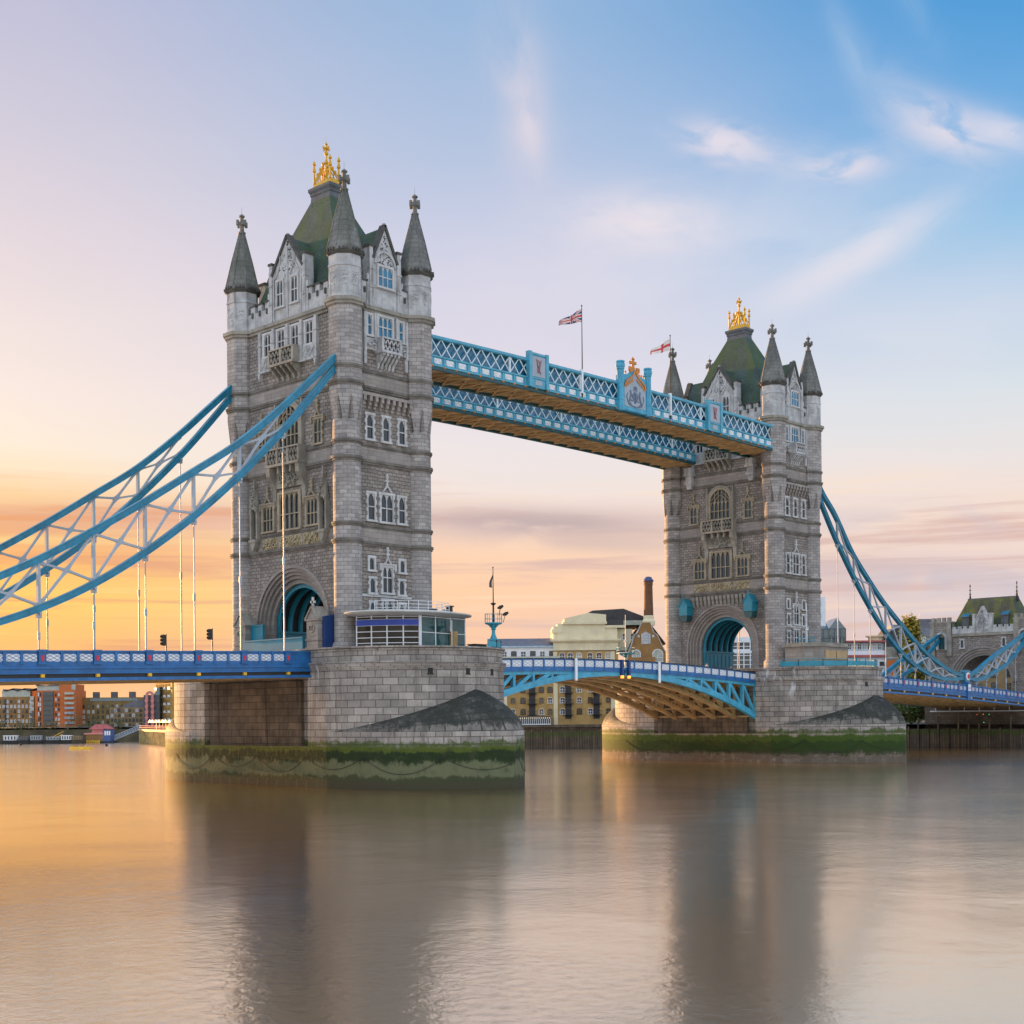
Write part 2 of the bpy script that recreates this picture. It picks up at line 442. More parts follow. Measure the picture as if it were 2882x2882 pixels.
def glass(name, col=(0.02, 0.035, 0.05), rough=0.06, spec=0.9, var=0.5):
    m, t, b = new_mat(name)
    g = t.n.new('ShaderNodeNewGeometry')
    n = t.noise(g.outputs['Position'], 0.9, 2, 0.5)
    t.l.new(t.mix(n, (col[0] * (1 - var), col[1] * (1 - var), col[2] * (1 - var), 1), (col[0] * (1 + var), col[1] * (1 + var), col[2] * (1 + var), 1)), b.inputs['Base Color'])
    b.inputs['Roughness'].default_value = rough
    b.inputs['Specular IOR Level'].default_value = spec
    b.inputs['IOR'].default_value = 1.6
    return m
def glow(name, col, k):
    m, t, b = new_mat(name)
    b.inputs['Base Color'].default_value = (col[0], col[1], col[2], 1)
    b.inputs['Emission Color'].default_value = (col[0], col[1], col[2], 1)
    b.inputs['Emission Strength'].default_value = k * 0.45
    return m
def roofing(name, slate, moss, k=0.6, bw=0.5, bh=0.3):
    m = masonry(name, slate, (slate[0] * 1.35, slate[1] * 1.35, slate[2] * 1.3), (slate[0] * 0.5,) * 3, bw, bh, 0.02, 0.75, 0.0, patch=0.3, bump=0.5)
    n, l = m.node_tree.nodes, m.node_tree.links
    t = NT(n, l); b = n['Principled BSDF']
    src = b.inputs['Base Color'].links[0].from_socket
    g = n.new('ShaderNodeNewGeometry'); x, y, z = t.sep(g.outputs['Position'])
    sn = t.noise(t.comb(t.math('MULTIPLY', x, 0.55), t.math('MULTIPLY', y, 0.55), t.math('MULTIPLY', z, 0.09)), 1.0, 6, 0.65)
    l.new(t.mix(t.math('MULTIPLY', t.smooth(sn, 0.40, 0.62), k), src, (moss[0], moss[1], moss[2], 1)), b.inputs['Base Color'])
    return m

M = {}
M['turret'] = masonry('granite ashlar', (0.41, 0.385, 0.368), (0.265, 0.247, 0.236), (0.14, 0.128, 0.12), 1.0, 0.42, 0.024, streak=0.22, patch=0.18, bump=0.35)
M['rubble'] = masonry('rock faced granite', (0.33, 0.292, 0.262), (0.205, 0.18, 0.16), (0.105, 0.09, 0.08), 0.7, 0.38, 0.03, streak=0.32, patch=0.2, bump=1.0, warp=0.25)
M['band'] = masonry('smooth granite band', (0.335, 0.298, 0.27), (0.26, 0.235, 0.217), (0.17, 0.15, 0.138), 1.3, 0.55, 0.018, streak=0.2, patch=0.15, bump=0.25)
M['string'] = paint('weathered string course', (0.15, 0.135, 0.115), 0.9, 0, 0.3, 0.7, 0.4, 0.5, (0.07, 0.065, 0.045))
M['portland'] = paint('white portland stone', (0.42, 0.42, 0.415), 0.85, 0, 0.25, 0.7, 0.5, 0.85, (0.13, 0.125, 0.115))
M['portland_dirty'] = paint('weathered portland stone', (0.27, 0.25, 0.21), 0.88, 0, 0.25, 0.6, 0.5, 0.6, (0.11, 0.095, 0.06))
M['window_stone'] = paint('window stone', (0.47, 0.465, 0.455), 0.85, 0, 0.16, 0.6, 0.2, 0.45, (0.22, 0.21, 0.19))
M['mullion_ochre'] = paint('ochre mullion stone', (0.31, 0.26, 0.185), 0.85, 0, 0.2, 0.6, 0.3, 0.4, (0.13, 0.10, 0.06))
M['carving'] = paint('carved stone', (0.40, 0.33, 0.21), 0.85, 0, 0.3, 1.5, 0.6, 0.4, (0.12, 0.10, 0.05))
M['coping'] = paint('dark mossy coping', (0.075, 0.072, 0.062), 0.9, 0, 0.3, 0.8, 0.3, 0.4, (0.04, 0.045, 0.025))
M['slate'] = roofing('mossy slate', (0.055, 0.085, 0.080), (0.060, 0.105, 0.020), 0.6)
M['spire'] = roofing('spire stone', (0.15, 0.15, 0.145), (0.07, 0.085, 0.045), 0.35, 0.8, 0.55)
M['lead'] = paint('roof lead', (0.085, 0.095, 0.105), 0.6, 0.0, 0.25, 1.0, 0.2, 0.4)
M['gold'] = paint('gilding', (0.60, 0.33, 0.02), 0.42, 0.35, 0.12, 2.0, 0, 0.25, (0.25, 0.13, 0.02))
M['glass'] = glass('leaded glass', (0.018, 0.026, 0.032), 0.12, 0.35)
M['pane_blue'] = glass('glass painted sky blue', (0.02, 0.16, 0.28), 0.15, 0.35)  # blue of the sky in the panes is put into the base colour
M['dark'] = paint('painted recess shade', (0.025, 0.024, 0.022), 0.9, 0, 0.3)  # near-black colour painting the shade inside holes that are not cut
M['vault'] = paint('tunnel lining', (0.028, 0.026, 0.026), 0.7, 0, 0.3)
M['teal'] = paint('teal paint', (0.012, 0.20, 0.28), 0.45, 0, 0.12, 0.6, 0, 0.25, (0.02, 0.08, 0.10))
M['chain'] = paint('suspension blue paint', (0.014, 0.195, 0.31), 0.38, 0, 0.2, 0.9, 0, 0.4, (0.012, 0.10, 0.15))
M['brace'] = paint('pale grey paint', (0.31, 0.36, 0.41), 0.45, 0, 0.08, 0.5, 0, 0.2, (0.30, 0.32, 0.34))
M['sky_blue'] = paint('light blue paint', (0.052, 0.325, 0.48), 0.42, 0, 0.18, 0.9, 0, 0.4, (0.03, 0.17, 0.25))
M['royal'] = paint('royal blue paint', (0.012, 0.115, 0.31), 0.40, 0, 0.2, 0.9, 0, 0.4, (0.010, 0.05, 0.14))
M['navy'] = paint('navy paint', (0.012, 0.045, 0.17), 0.45, 0, 0.12, 0.5, 0, 0.2)
M['black'] = paint('black paint', (0.014, 0.015, 0.017), 0.5)
M['white'] = paint('white paint', (0.74, 0.76, 0.78), 0.5, 0, 0.06, 0.5, 0, 0.18, (0.45, 0.46, 0.47))
M['red'] = paint('red paint', (0.50, 0.02, 0.05), 0.45)
M['yellow'] = paint('yellow paint', (0.75, 0.42, 0.02), 0.5)
M['orange'] = paint('orange gilding', (0.55, 0.20, 0.03), 0.5, 0.1, 0.2)
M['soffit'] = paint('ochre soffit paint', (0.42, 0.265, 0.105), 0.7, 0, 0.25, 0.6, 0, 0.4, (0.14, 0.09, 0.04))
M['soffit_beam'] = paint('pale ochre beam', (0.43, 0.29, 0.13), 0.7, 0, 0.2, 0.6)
M['dark_teal'] = paint('dark teal paint', (0.010, 0.075, 0.085), 0.5)
M['asphalt'] = paint('asphalt', (0.05, 0.05, 0.052), 0.9, 0, 0.2, 0.5, 0.2)
MOSS = [(-1.0, 4.2, (0.045, 0.052, 0.020), 0.97, 0.3), (1.2, 2.8, (0.15, 0.16, 0.085), 0.75, 0.3), (2.6, 4.0, (0.012, 0.026, 0.006), 0.9, 0.5), (3.75, 4.45, (0.075, 0.10, 0.012), 0.9, 0.25), (-1, 0.7, (0.055, 0.046, 0.028), 0.8, 0.15)]
MOSS_FAR = [(-1.0, 1.5, (0.10, 0.075, 0.055), 0.9, 0.2), (1.5, 3.9, (0.022, 0.045, 0.006), 0.99, 0.25), (3.1, 4.1, (0.05, 0.085, 0.010), 0.8, 0.3), (1.2, 1.8, (0.03, 0.04, 0.012), 0.85, 0.3)]
M['pier'] = masonry('pier granite', (0.38, 0.35, 0.318), (0.25, 0.228, 0.208), (0.10, 0.087, 0.076), 1.55, 0.74, 0.04, streak=0.6, dirt=(0.075, 0.058, 0.042), patch=0.28, bump=0.6, drip=True, bands=[(2.0, 4.8, (0.05, 0.075, 0.012), 0.9, 0.3)])
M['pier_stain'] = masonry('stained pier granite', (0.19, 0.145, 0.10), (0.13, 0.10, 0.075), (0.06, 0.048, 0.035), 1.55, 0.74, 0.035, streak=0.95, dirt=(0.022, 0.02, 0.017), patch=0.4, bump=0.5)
M['pier_base'] = masonry('algae covered granite', (0.22, 0.20, 0.16), (0.17, 0.15, 0.125), (0.09, 0.078, 0.065), 1.7, 0.78, 0.03, streak=0.3, patch=0.25, bump=0.5, bands=MOSS)
M['pier_base_far'] = masonry('green algae on granite', (0.34, 0.29, 0.23), (0.25, 0.22, 0.18), (0.10, 0.085, 0.07), 1.7, 0.78, 0.03, streak=0.25, patch=0.25, bump=0.5, bands=MOSS_FAR)
M['cutwater'] = masonry('wet dark granite', (0.20, 0.185, 0.16), (0.14, 0.13, 0.115), (0.045, 0.04, 0.034), 1.5, 0.8, 0.06, streak=0.6, dirt=(0.03, 0.03, 0.022), patch=0.4, bump=0.7, rough=0.7, bands=[(6.3, 14, (0.026, 0.028, 0.020), 0.94, 0.6)])
M['iron'] = paint('dark iron', (0.03, 0.028, 0.026), 0.7, 0.3)
# ------------------------------------------------------------------ water
def water():
    m, t, b = new_mat('river water')
    g = t.n.new('ShaderNodeNewGeometry'); pos = g.outputs['Position']
    x, y, z = t.sep(pos)
    # ripples: finer near, long smooth swell patches
    rp = t.noise(t.comb(t.math('MULTIPLY', x, 1.0), t.math('MULTIPLY', y, 1.0)), 1.9, 4, 0.62, 0.5)
    sw = t.noise(pos, 0.11, 3, 0.55, 0.3)
    patch = t.smooth(t.noise(pos, 0.035, 3, 0.5, 0.5), 0.38, 0.62)
    h = t.math('ADD', t.math('MULTIPLY', t.math('MULTIPLY', rp, t.math('ADD', t.math('MULTIPLY', patch, 0.9), 0.2)), 0.065), t.math('MULTIPLY', sw, 0.22))
    bn = t.n.new('ShaderNodeBump'); bn.inputs['Strength'].default_value = 0.30; bn.inputs['Distance'].default_value = 1.0
    t.l.new(h, bn.inputs['Height'])
    gl = t.n.new('ShaderNodeBsdfGlossy'); gl.inputs['Roughness'].default_value = 0.16
    gl.inputs['Color'].default_value = (1.0, 0.895, 0.755, 1)
    df = t.n.new('ShaderNodeBsdfDiffuse'); df.inputs['Color'].default_value = (0.085, 0.046, 0.012, 1)
    fr = t.n.new('ShaderNodeFresnel'); fr.inputs['IOR'].default_value = 2.1
    t.l.new(bn.outputs[0], gl.inputs['Normal']); t.l.new(bn.outputs[0], df.inputs['Normal'])
    mx = t.n.new('ShaderNodeMixShader')
    t.l.new(t.math('ADD', t.math('MULTIPLY', fr.outputs[0], 0.34), 0.70, clamp=True), mx.inputs[0])
    t.l.new(df.outputs[0], mx.inputs[1]); t.l.new(gl.outputs[0], mx.inputs[2])
    out = t.n['Material Output']; t.l.new(mx.outputs[0], out.inputs[0])
    mb = MB()
    mb.face([(-2500, -2500, 0), (2500, -2500, 0), (2500, 2500, 0), (-2500, 2500, 0)])
    o = mb.build('water', m)
    tag(o, 'smooth brown river water with blurred reflections', 'river', kind='structure')
water()

# ------------------------------------------------------------------ facade pieces (u to the right, w inward, z up)
def spandrels(mb, u0, u1, zs, zt, w0, w1, n=4):
    """fills the corners above a pointed light between u0 and u1, springing at zs, apex at zt"""
    c = (u0 + u1) / 2; a = (u1 - u0) / 2
    for sgn in (-1, 1):
        pts = [(c + sgn * a, zs)]
        for i in range(1, n + 1):
            k = i / n
            pts.append((c + sgn * a * (1 - k ** 1.6), zs + (zt - zs) * (1 - (1 - k) ** 1.5)))
        pts.append((c + sgn * a, zt))
        mb.prism(pts, w0, w1)
def window(par, Mx, u, z0, z1, wd, lights, transom=0.5, mat='window_stone', pane='glass', quoin=True, proud=0.22, hood=False, arch=False, name='window', fr=0.2, crown=0.0):
    mb = MB(Mx)
    a = wd / 2
    zt = z1
    # jambs, with long and short blocks
    if quoin:
        k = 0; z = z0
        while z < z1 - 0.02:
            e = 0.1 if k % 2 else 0.24
            zz = min(z + 0.42, z1)
            mb.box(u - a - e, u - a + 0.06, -proud, 0.02, z, zz); mb.box(u + a - 0.06, u + a + e, -proud, 0.02, z, zz)
            z = zz; k += 1
    else:
        mb.box(u - a - fr, u - a + 0.05, -proud, 0.02, z0, z1); mb.box(u + a - 0.05, u + a + fr, -proud, 0.02, z0, z1)
    mb.box(u - a - 0.3, u + a + 0.3, -proud - 0.08, 0.02, z0 - 0.22, z0)
    if not arch: mb.box(u - a - fr, u + a + fr, -proud - 0.02, 0.02, z1, z1 + 0.26)
    n = lights; lw = (wd - 0.1) / n
    for i in range(1, n):
        x = u - a + 0.05 + lw * i
        mb.box(x - 0.055, x + 0.055, -proud + 0.07, 0.0, z0, z1)
    H = z1 - z0
    if transom: mb.box(u - a, u + a, -proud + 0.06, 0.0, z0 + H * transom - 0.06, z0 + H * transom + 0.06)
    for i in range(n):
        x0 = u - a + 0.05 + lw * i + 0.05; x1 = u - a + 0.05 + lw * (i + 1) - 0.05
        spandrels(mb, x0, x1, z1 - min(lw * 1.0, H * 0.25), z1, -proud + 0.08, 0.0)
    if arch:
        # traceried round head above z1
        mb.ring(u, z1, a, a + 0.36, 0, math.pi, -proud - 0.05, 0.02, 14)
        mb.ring(u, z1, a * 0.48, a * 0.48 + 0.09, 0, math.pi, -proud + 0.08, 0, 10)
        for k in range(1, n):
            x = u - a + 0.05 + lw * k
            hgt = math.sqrt(max(0, a * a - (x - u) ** 2))
            mb.box(x - 0.045, x + 0.045, -proud + 0.08, 0, z1, z1 + hgt)
        for s_ in (-1, 1):
            mb.beam((u + s_ * a * 0.92, -proud + 0.1, z1 + 0.25), (u + s_ * a * 0.1, -proud + 0.1, z1 + a * 0.9), 0.08, 0.09)
    if hood:
        mb.box(u - a - 0.45, u + a + 0.45, -proud - 0.12, 0.02, z1 + 0.26, z1 + 0.42)
        for s_ in (-1, 1): mb.box(u + s_ * (a + 0.36) - 0.1, u + s_ * (a + 0.36) + 0.1, -proud - 0.12, 0.02, z1 - 0.35, z1 + 0.26)
    if crown:
        zc = z1 + 0.3
        for s_ in (-1, 1): mb.beam((u + s_ * a * 0.7, -proud, zc), (u, -proud, zc + 0.7), 0.2, 0.14)
        mb.box(u - 0.11, u + 0.11, -proud - 0.06, 0.02, zc + 0.5, zc + crown)
        mb.box(u - 0.26, u + 0.26, -proud - 0.08, 0.02, zc + 0.55 * crown, zc + 0.55 * crown + 0.18)
        mb.box(u - 0.2, u + 0.2, -proud - 0.1, 0.02, zc + 0.78 * crown, zc + 0.78 * crown + 0.14)
    o = mb.build(name, M[mat], par)
    g = MB(Mx)
    g.face([(u - a, -0.03, z0), (u + a, -0.03, z0), (u + a, -0.03, z1), (u - a, -0.03, z1)])
    if arch:
        pts = [(u + a * math.cos(math.pi * k / 14), -0.03, z1 + a * math.sin(math.pi * k / 14)) for k in range(15)]
        g.face(pts)
    g.build('pane', M[pane], o)
    return o
def relief(mb, u0, u1, z0, z1, n, seed, proud=0.07, tri=False):
    r = random.Random(seed)
    for _ in range(n):
        z = z0 + (z1 - z0) * r.random()
        k = 1.0
        if tri: k = max(0.05, 1 - (z - z0) / (z1 - z0))
        c = (u0 + u1) / 2; h = (u1 - u0) / 2 * k
        u = c + h * (2 * r.random() - 1)
        a = r.uniform(0, math.pi); l_ = r.uniform(0.08, 0.22)
        mb.beam((u - l_ * math.cos(a), -proud / 2, z - l_ * math.sin(a)), (u + l_ * math.cos(a), -proud / 2, z + l_ * math.sin(a)), 0.09, proud, (0, 1, 0))
def tracery(mb, u0, u1, z0, z1, w0, w1, n, t=0.07):
    d = (u1 - u0) / n
    for i in range(n):
        a, b = u0 + d * i, u0 + d * (i + 1); wm = (w0 + w1) / 2
        mb.beam((a, wm, z0), (b, wm, z1), t, abs(w1 - w0), (0, 1, 0)); mb.beam((a, wm, z1), (b, wm, z0), t, abs(w1 - w0), (0, 1, 0))
def bracket(mb, u, wd, z0, z1, proj):
    """scrolled corbel"""
    pts = [(0, z0), (-0.12 * proj, z0 + 0.1), (-0.25 * proj, z0 + 0.38 * (z1 - z0)), (-0.55 * proj, z0 + 0.55 * (z1 - z0)), (-0.75 * proj, z0 + 0.75 * (z1 - z0)), (-proj, z0 + 0.85 * (z1 - z0)), (-proj, z1), (0, z1)]
    for s0, s1 in ((u - wd / 2, u + wd / 2),):
        n = len(pts)
        mb.face([(s0, w_, z) for w_, z in pts]); mb.face([(s1, w_, z) for w_, z in pts[::-1]])
        for i in range(n):
            a, b = pts[i], pts[(i + 1) % n]
            mb.face([(s1, a[0], a[1]), (s1, b[0], b[1]), (s0, b[0], b[1]), (s0, a[0], a[1])])
def balcony(par, Mx, u0, u1, zb, z0, z1, proj, nbr, mat='portland', bays=2, hollow=False):
    """corbels from zb to z0, floor at z0, balustrade up to z1"""
    mb = MB(Mx)
    mb.box(u0 - 0.12, u1 + 0.12, -proj - 0.12, 0.05, z0 - 0.14, z0 + 0.14)
    mb.box(u0 - 0.1, u1 + 0.1, -proj - 0.1, 0.05, z1 - 0.16, z1)
    d = (u1 - u0) / bays
    for i in range(bays + 1):
        x = u0 + d * i
        mb.box(x - 0.14, x + 0.14, -proj - 0.06, -proj + 0.2, z0 + 0.14, z1 - 0.16)
    for s_ in (u0, u1): mb.box(s_ - 0.1, s_ + 0.1, -proj + 0.2, 0.0, z0 + 0.14, z1 - 0.16)
    for i in range(bays):
        tracery(mb, u0 + d * i + 0.14, u0 + d * (i + 1) - 0.14, z0 + 0.14, z1 - 0.16, -proj, -proj + 0.12, max(1, int(d / 0.55)), 0.12)
    for i in range(nbr):
        x = u0 + 0.25 + (u1 - u0 - 0.5) * i / (nbr - 1)
        bracket(mb, x, 0.3, zb, z0 - 0.14, proj)
    return mb.build('balcony', M[mat], par)
def finial_cross(mb, x, y, z, h, arm):
    """stone cross on a spire: shaft from z, total height h"""
    mb.lathe(x, y, [(0.28, z), (0.44, z + 0.06), (0.44, z + 0.22), (0.26, z + 0.32), (0.21, z + h - 0.45), (0.34, z + h - 0.42), (0.34, z + h - 0.26), (0.17, z + h - 0.18), (0.02, z + h)], 8)
    za = z + h * 0.5
    for ax in ((1, 0), (0, 1)):
        for s_ in (-1, 1):
            mb.beam((x, y, za), (x + ax[0] * s_ * arm, y + ax[1] * s_ * arm, za + 0.02), 0.28, 0.32)
            ex, ey = x + ax[0] * s_ * arm, y + ax[1] * s_ * arm
            mb.beam((ex, ey, za - 0.3), (ex, ey, za + 0.32), 0.24, 0.24)
    mb.tube([(x, y, z + h), (x, y, z + h + 0.7)], 0.018, 4)

# ------------------------------------------------------------------ bridge tower
TX, TY = 5.06, 9.18           # turret centres
WX, WY = 5.45, 9.62           # wall faces
BASE = 13.4
def oct_ring(cx, cy, rc, z): return [(cx + rc * math.cos(R(22.5 + 45 * k)), cy + rc * math.sin(R(22.5 + 45 * k)), z) for k in range(8)]
def make_turret(par, sx_, sy_):
    cx, cy = sx_ * TX, sy_ * TY
    mb = MB()
    mb.lathe(cx, cy, [(1.74, BASE), (1.74, 14.75), (1.56, 15.1), (1.5, 15.15), (1.5, 38.35)], 24, cap=False)
    # round shaft grows into an octagon with sunk V channels at its corners
    rings = []
    for z, rf, sp, rc in ((38.35, 1.5, 13, 1.5), (38.6, 1.53, 13, 1.02), (39.9, 1.69, 7.0, 1.32), (41.15, 1.86, 0.02, 1.86)):
        ring = []
        for k in range(8):
            a = 22.5 + 45 * k
            for da, rr in ((-sp, rf), (0, rc), (sp, rf)):
                ring.append((cx + rr * math.cos(R(a + da)), cy + rr * math.sin(R(a + da)), z))
        rings.append(ring)
    mb.loft(rings, cap=False)
    mb.loft([oct_ring(cx, cy, 1.86, 41.15), oct_ring(cx, cy, 1.86, 50.5)], cap=False)
    t = mb.build('turret', M['turret'], par, smooth=35)
    d = MB()
    d.loft([oct_ring(cx, cy, 1.86, 51.2), oct_ring(cx, cy, 1.82, 51.5), oct_ring(cx, cy, 1.80, 54.55)], cap=False)
    d.loft([oct_ring(cx, cy, 1.88, 54.55), oct_ring(cx, cy, 1.88, 54.75), oct_ring(cx, cy, 1.8, 54.85), oct_ring(cx, cy, 1.80, 55.75)])
    d.cur = 1; d.loft([oct_ring(cx, cy, 1.85, 55.75), oct_ring(cx, cy, 2.08, 56.0), oct_ring(cx, cy, 2.08, 56.12)]); d.cur = 0
    for k in range(8):
        a = R(45 * k)
        Mx = frame((cx + 1.665 * math.cos(a), cy + 1.665 * math.sin(a), 0), (-math.sin(a), math.cos(a), 0), (-math.cos(a), -math.sin(a), 0))
        d.m = Mx
        d.box(-0.42, 0.42, -0.04, 0, 53.9, 54.2); d.box(-0.5, -0.42, -0.04, 0, 51.7, 54.2); d.box(0.42, 0.5, -0.04, 0, 51.7, 54.2)
        relief(d, -0.35, 0.35, 52.9, 53.8, 9, 40 + k, 0.08)
        d.box(-0.3, -0.22, -0.04, 0, 51.9, 52.6); d.box(0.22, 0.3, -0.04, 0, 51.9, 52.6); d.box(-0.3, 0.3, -0.04, 0, 52.5, 52.6)
        for i in (-2, 0, 2):
            d.cur = 1; d.box(i * 0.2 - 0.11, i * 0.2 + 0.11, -0.4, -0.1, 56.12, 56.4); d.cur = 0
    d.m = Matrix.Identity(4)
    d.build('drum', [M['portland'], M['coping']], t)
    s_ = MB()
    s_.loft([oct_ring(cx, cy, 1.98, 56.13), oct_ring(cx, cy, 1.94, 56.55), oct_ring(cx, cy, 1.2, 59.6), oct_ring(cx, cy, 0.66, 61.6), oct_ring(cx, cy, 0.3, 62.95)])
    for k in range(8):
        P_ = [Vector(oct_ring(cx, cy, r_, z)[k]) for r_, z in ((1.96, 56.5), (1.22, 59.6), (0.68, 61.6), (0.32, 62.95))]
        for a, b in zip(P_[:-1], P_[1:]): s_.beam(a, b, 0.09, 0.09)
    s_.build('spire', M['spire'], t)
    f = MB(); finial_cross(f, cx, cy, 62.85, 2.4, 0.6)
    f.build('finial', M['spire'], t)
    return t
def course(par, z0, z1, proud, mat='string', oct_=False, name='string_course'):
    mb = MB()
    zm = z0 + (z1 - z0) * 0.45
    for s_ in (-1, 1):
        for z_a, z_b, p in ((z0, zm, proud * 0.55), (zm, z1, proud)):
            x = s_ * WX; y = s_ * WY
            mb.box(x, x + s_ * p, -7.9, 7.9, z_a, z_b); mb.box(-3.8, 3.8, y, y + s_ * p, z_a, z_b)
            for t_ in (-1, 1):
                if oct_: mb.loft([oct_ring(s_ * TX, t_ * TY, 1.86 + p * 1.08, z_a), oct_ring(s_ * TX, t_ * TY, 1.86 + p * 1.08, z_b)])
                else: mb.lathe(s_ * TX, t_ * TY, [(1.5 + p, z_a), (1.5 + p, z_b)], 24)
    return mb.build(name, M[mat], par)
def band(par, z0, z1):
    mb = MB()
    for s_ in (-1, 1):
        mb.box(s_ * WX, s_ * (WX + 0.05), -7.9, 7.9, z0, z1); mb.box(-3.8, 3.8, s_ * WY, s_ * (WY + 0.05), z0, z1)
    return mb.build('stone_band', M['band'], par)
FX = {-1: frame((-WX, 0, 0), (0, -1, 0), (1, 0, 0)), 1: frame((WX, 0, 0), (0, 1, 0), (-1, 0, 0))}
FY = {-1: frame((0, -WY, 0), (1, 0, 0), (0, 1, 0)), 1: frame((0, WY, 0), (-1, 0, 0), (0, -1, 0))}
AR, AZ = 4.75, 17.35
def make_tower(loc):
    t = thing('bridge_tower', 'x', 'tower', loc)
    # walls with the road arch through them
    mb = MB()
    mb.box(-WX, WX, -WY, WY, 24.4, 50.5, 'b')
    for s_ in (-1, 1):
        mb.box(-WX, WX, s_ * 6.55, s_ * WY, BASE, 24.4, 't')
        mb.m = FX[s_]
        mb.archwall(-6.55, 6.55, BASE, 24.4, 0, AZ, 6.3, 0, 1.35, 22)
        mb.m = Matrix.Identity(4)
    mb.m = FX[-1]; mb.archwall(-6.55, 6.55, BASE, 24.4, 0, AZ, AR, 1.35, 2 * WX - 1.35, 22); mb.m = Matrix.Identity(4)
    mb.build('wall', M['rubble'], t)
    mo = MB()
    for s_ in (-1, 1):
        mo.m = FX[s_]
        for k, (r0, r1, w0) in enumerate(((6.3, 6.65, -0.1), (5.95, 6.3, 0.12), (5.6, 5.95, 0.4), (5.2, 5.6, 0.7), (4.7, 5.2, 1.05))):
            mo.ring(0, AZ, r0, r1, 0, math.pi, w0, 1.45, 26)
            for q in (-1, 1): mo.box(q * r0, q * r1, w0, 1.45, BASE, AZ)
    mo.m = Matrix.Identity(4)
    mo.build('arch_moulding', M['band'], t)
    v = MB(); v.m = FX[-1]
    v.ring(0, AZ, AR - 0.06, AR, 0, math.pi, 1.5, 2 * WX - 1.5, 22)
    for q in (-1, 1): v.box(q * (AR - 0.06), q * AR, 1.5, 2 * WX - 1.5, BASE, AZ)
    v.build('vault', M['vault'], t)
    rb = MB(); rb.m = FX[-1]
    rb.ring(0, AZ, AR - 0.5, AR - 0.06, 0, math.pi, 1.5, 1.85, 20)
    for q in (-1, 1): rb.box(q * (AR - 0.5), q * (AR - 0.06), 1.5, 1.85, 16.9, AZ)
    ro = rb.build('vault_rib', M['teal'], t)
    for k in range(1, 6): copy_part(ro, t, (1.48 * k, 0, 0))
    for q in (-1, 1):
        dd = MB(); dd.m = FX[-1]
        dd.box(q * (AR - 0.42), q * (AR - 0.06), 1.5, 2 * WX - 1.5, BASE, 16.9)
        dd.box(q * (AR - 0.6), q * (AR - 0.06), 1.45, 2 * WX - 1.45, 16.75, 17.0)
        for k in range(7): dd.box(q * (AR - 0.5), q * (AR - 0.42), 1.9 + k * 1.05, 2.5 + k * 1.05, 14.6, 16.4)
        dd.build('dado_panel', M['teal'], t)
    for a in (-1, 1):
        for b in (-1, 1): make_turret(t, a, b)
    for z0, z1, p in ((25.5, 25.95, 0.24), (27.36, 27.77, 0.2), (34.2, 34.7, 0.26), (36.0, 36.4, 0.2)): course(t, z0, z1, p)
    for z0, z1, p in ((42.1, 42.57, 0.2), (43.85, 44.25, 0.16)): course(t, z0, z1, p, oct_=True)
    course(t, 50.5, 51.2, 0.42, 'portland_dirty', True, 'cornice')
    for z0, z1 in ((25.95, 27.36), (34.7, 36.0), (42.57, 43.85)): band(t, z0, z1)
    # parapet with battlements
    for s_ in (-1, 1):
        for F, L, skip in ((FX[s_], 7.6, 3.15), (FY[s_], 3.5, 2.2)):
            for q in (-1, 1):
                pa = MB(F)
                pa.box(q * skip, q * L, -0.1, 0.4, 51.2, 53.0)
                x = skip + 0.3
                while x < L - 0.4:
                    pa.box(q * x, q * (x + 0.75), -0.12, 0.38, 53.0, 53.75); pa.cur = 1; pa.box(q * (x - 0.06), q * (x + 0.81), -0.2, 0.44, 53.75, 53.95)
                    pa.box(q * (x + 0.25), q * (x + 0.5), -0.24, -0.1, 52.5, 53.1); pa.cur = 0
                    x += 1.35
                pa.build('parapet', [M['portland'], M['coping']], t)
    # main roof
    rf = MB()
    rr = [[(-a, -b, z), (a, -b, z), (a, b, z), (-a, b, z)] for a, b, z in ((4.85, 8.6, 51.3), (4.5, 7.9, 53.3), (2.35, 3.95, 61.4), (0.9, 1.6, 65.7))]
    rf.loft(rr, cap=True)
    rfo = rf.build('roof', M['slate'], t)
    ld = MB()
    ld.loft([[(-a, -b, z), (a, -b, z), (a, b, z), (-a, b, z)] for a, b, z in ((0.97, 1.7, 65.3), (0.93, 1.62, 66.1), (1.02, 1.72, 66.25), (1.02, 1.72, 66.45), (1.16, 1.9, 66.75), (1.16, 1.9, 67.05))])
    for q in (-1, 1):
        for k in range(5): ld.box(q * 1.0, q * 1.2, -1.4 + k * 0.62, -1.12 + k * 0.62, 64.6, 64.95)
    ld.build('ridge_cap', M['lead'], rfo)
    # gilded crest
    g = MB()
    hx, hy = 0.62, 1.42
    g.loft([[(-hx - a, -hy - a, z), (hx + a, -hy - a, z), (hx + a, hy + a, z), (-hx - a, hy + a, z)] for a, z in ((0.14, 67.05), (0.1, 67.4), (0.0, 67.75))])
    for a in (-1, 1):
        for b in (-1, 1):
            g.lathe(a * hx, b * hy, [(0.13, 67.7), (0.11, 69.0), (0.22, 69.08), (0.2, 69.2), (0.09, 69.75), (0.22, 69.85), (0.2, 69.95), (0.08, 70.2), (0.02, 70.35)], 8)
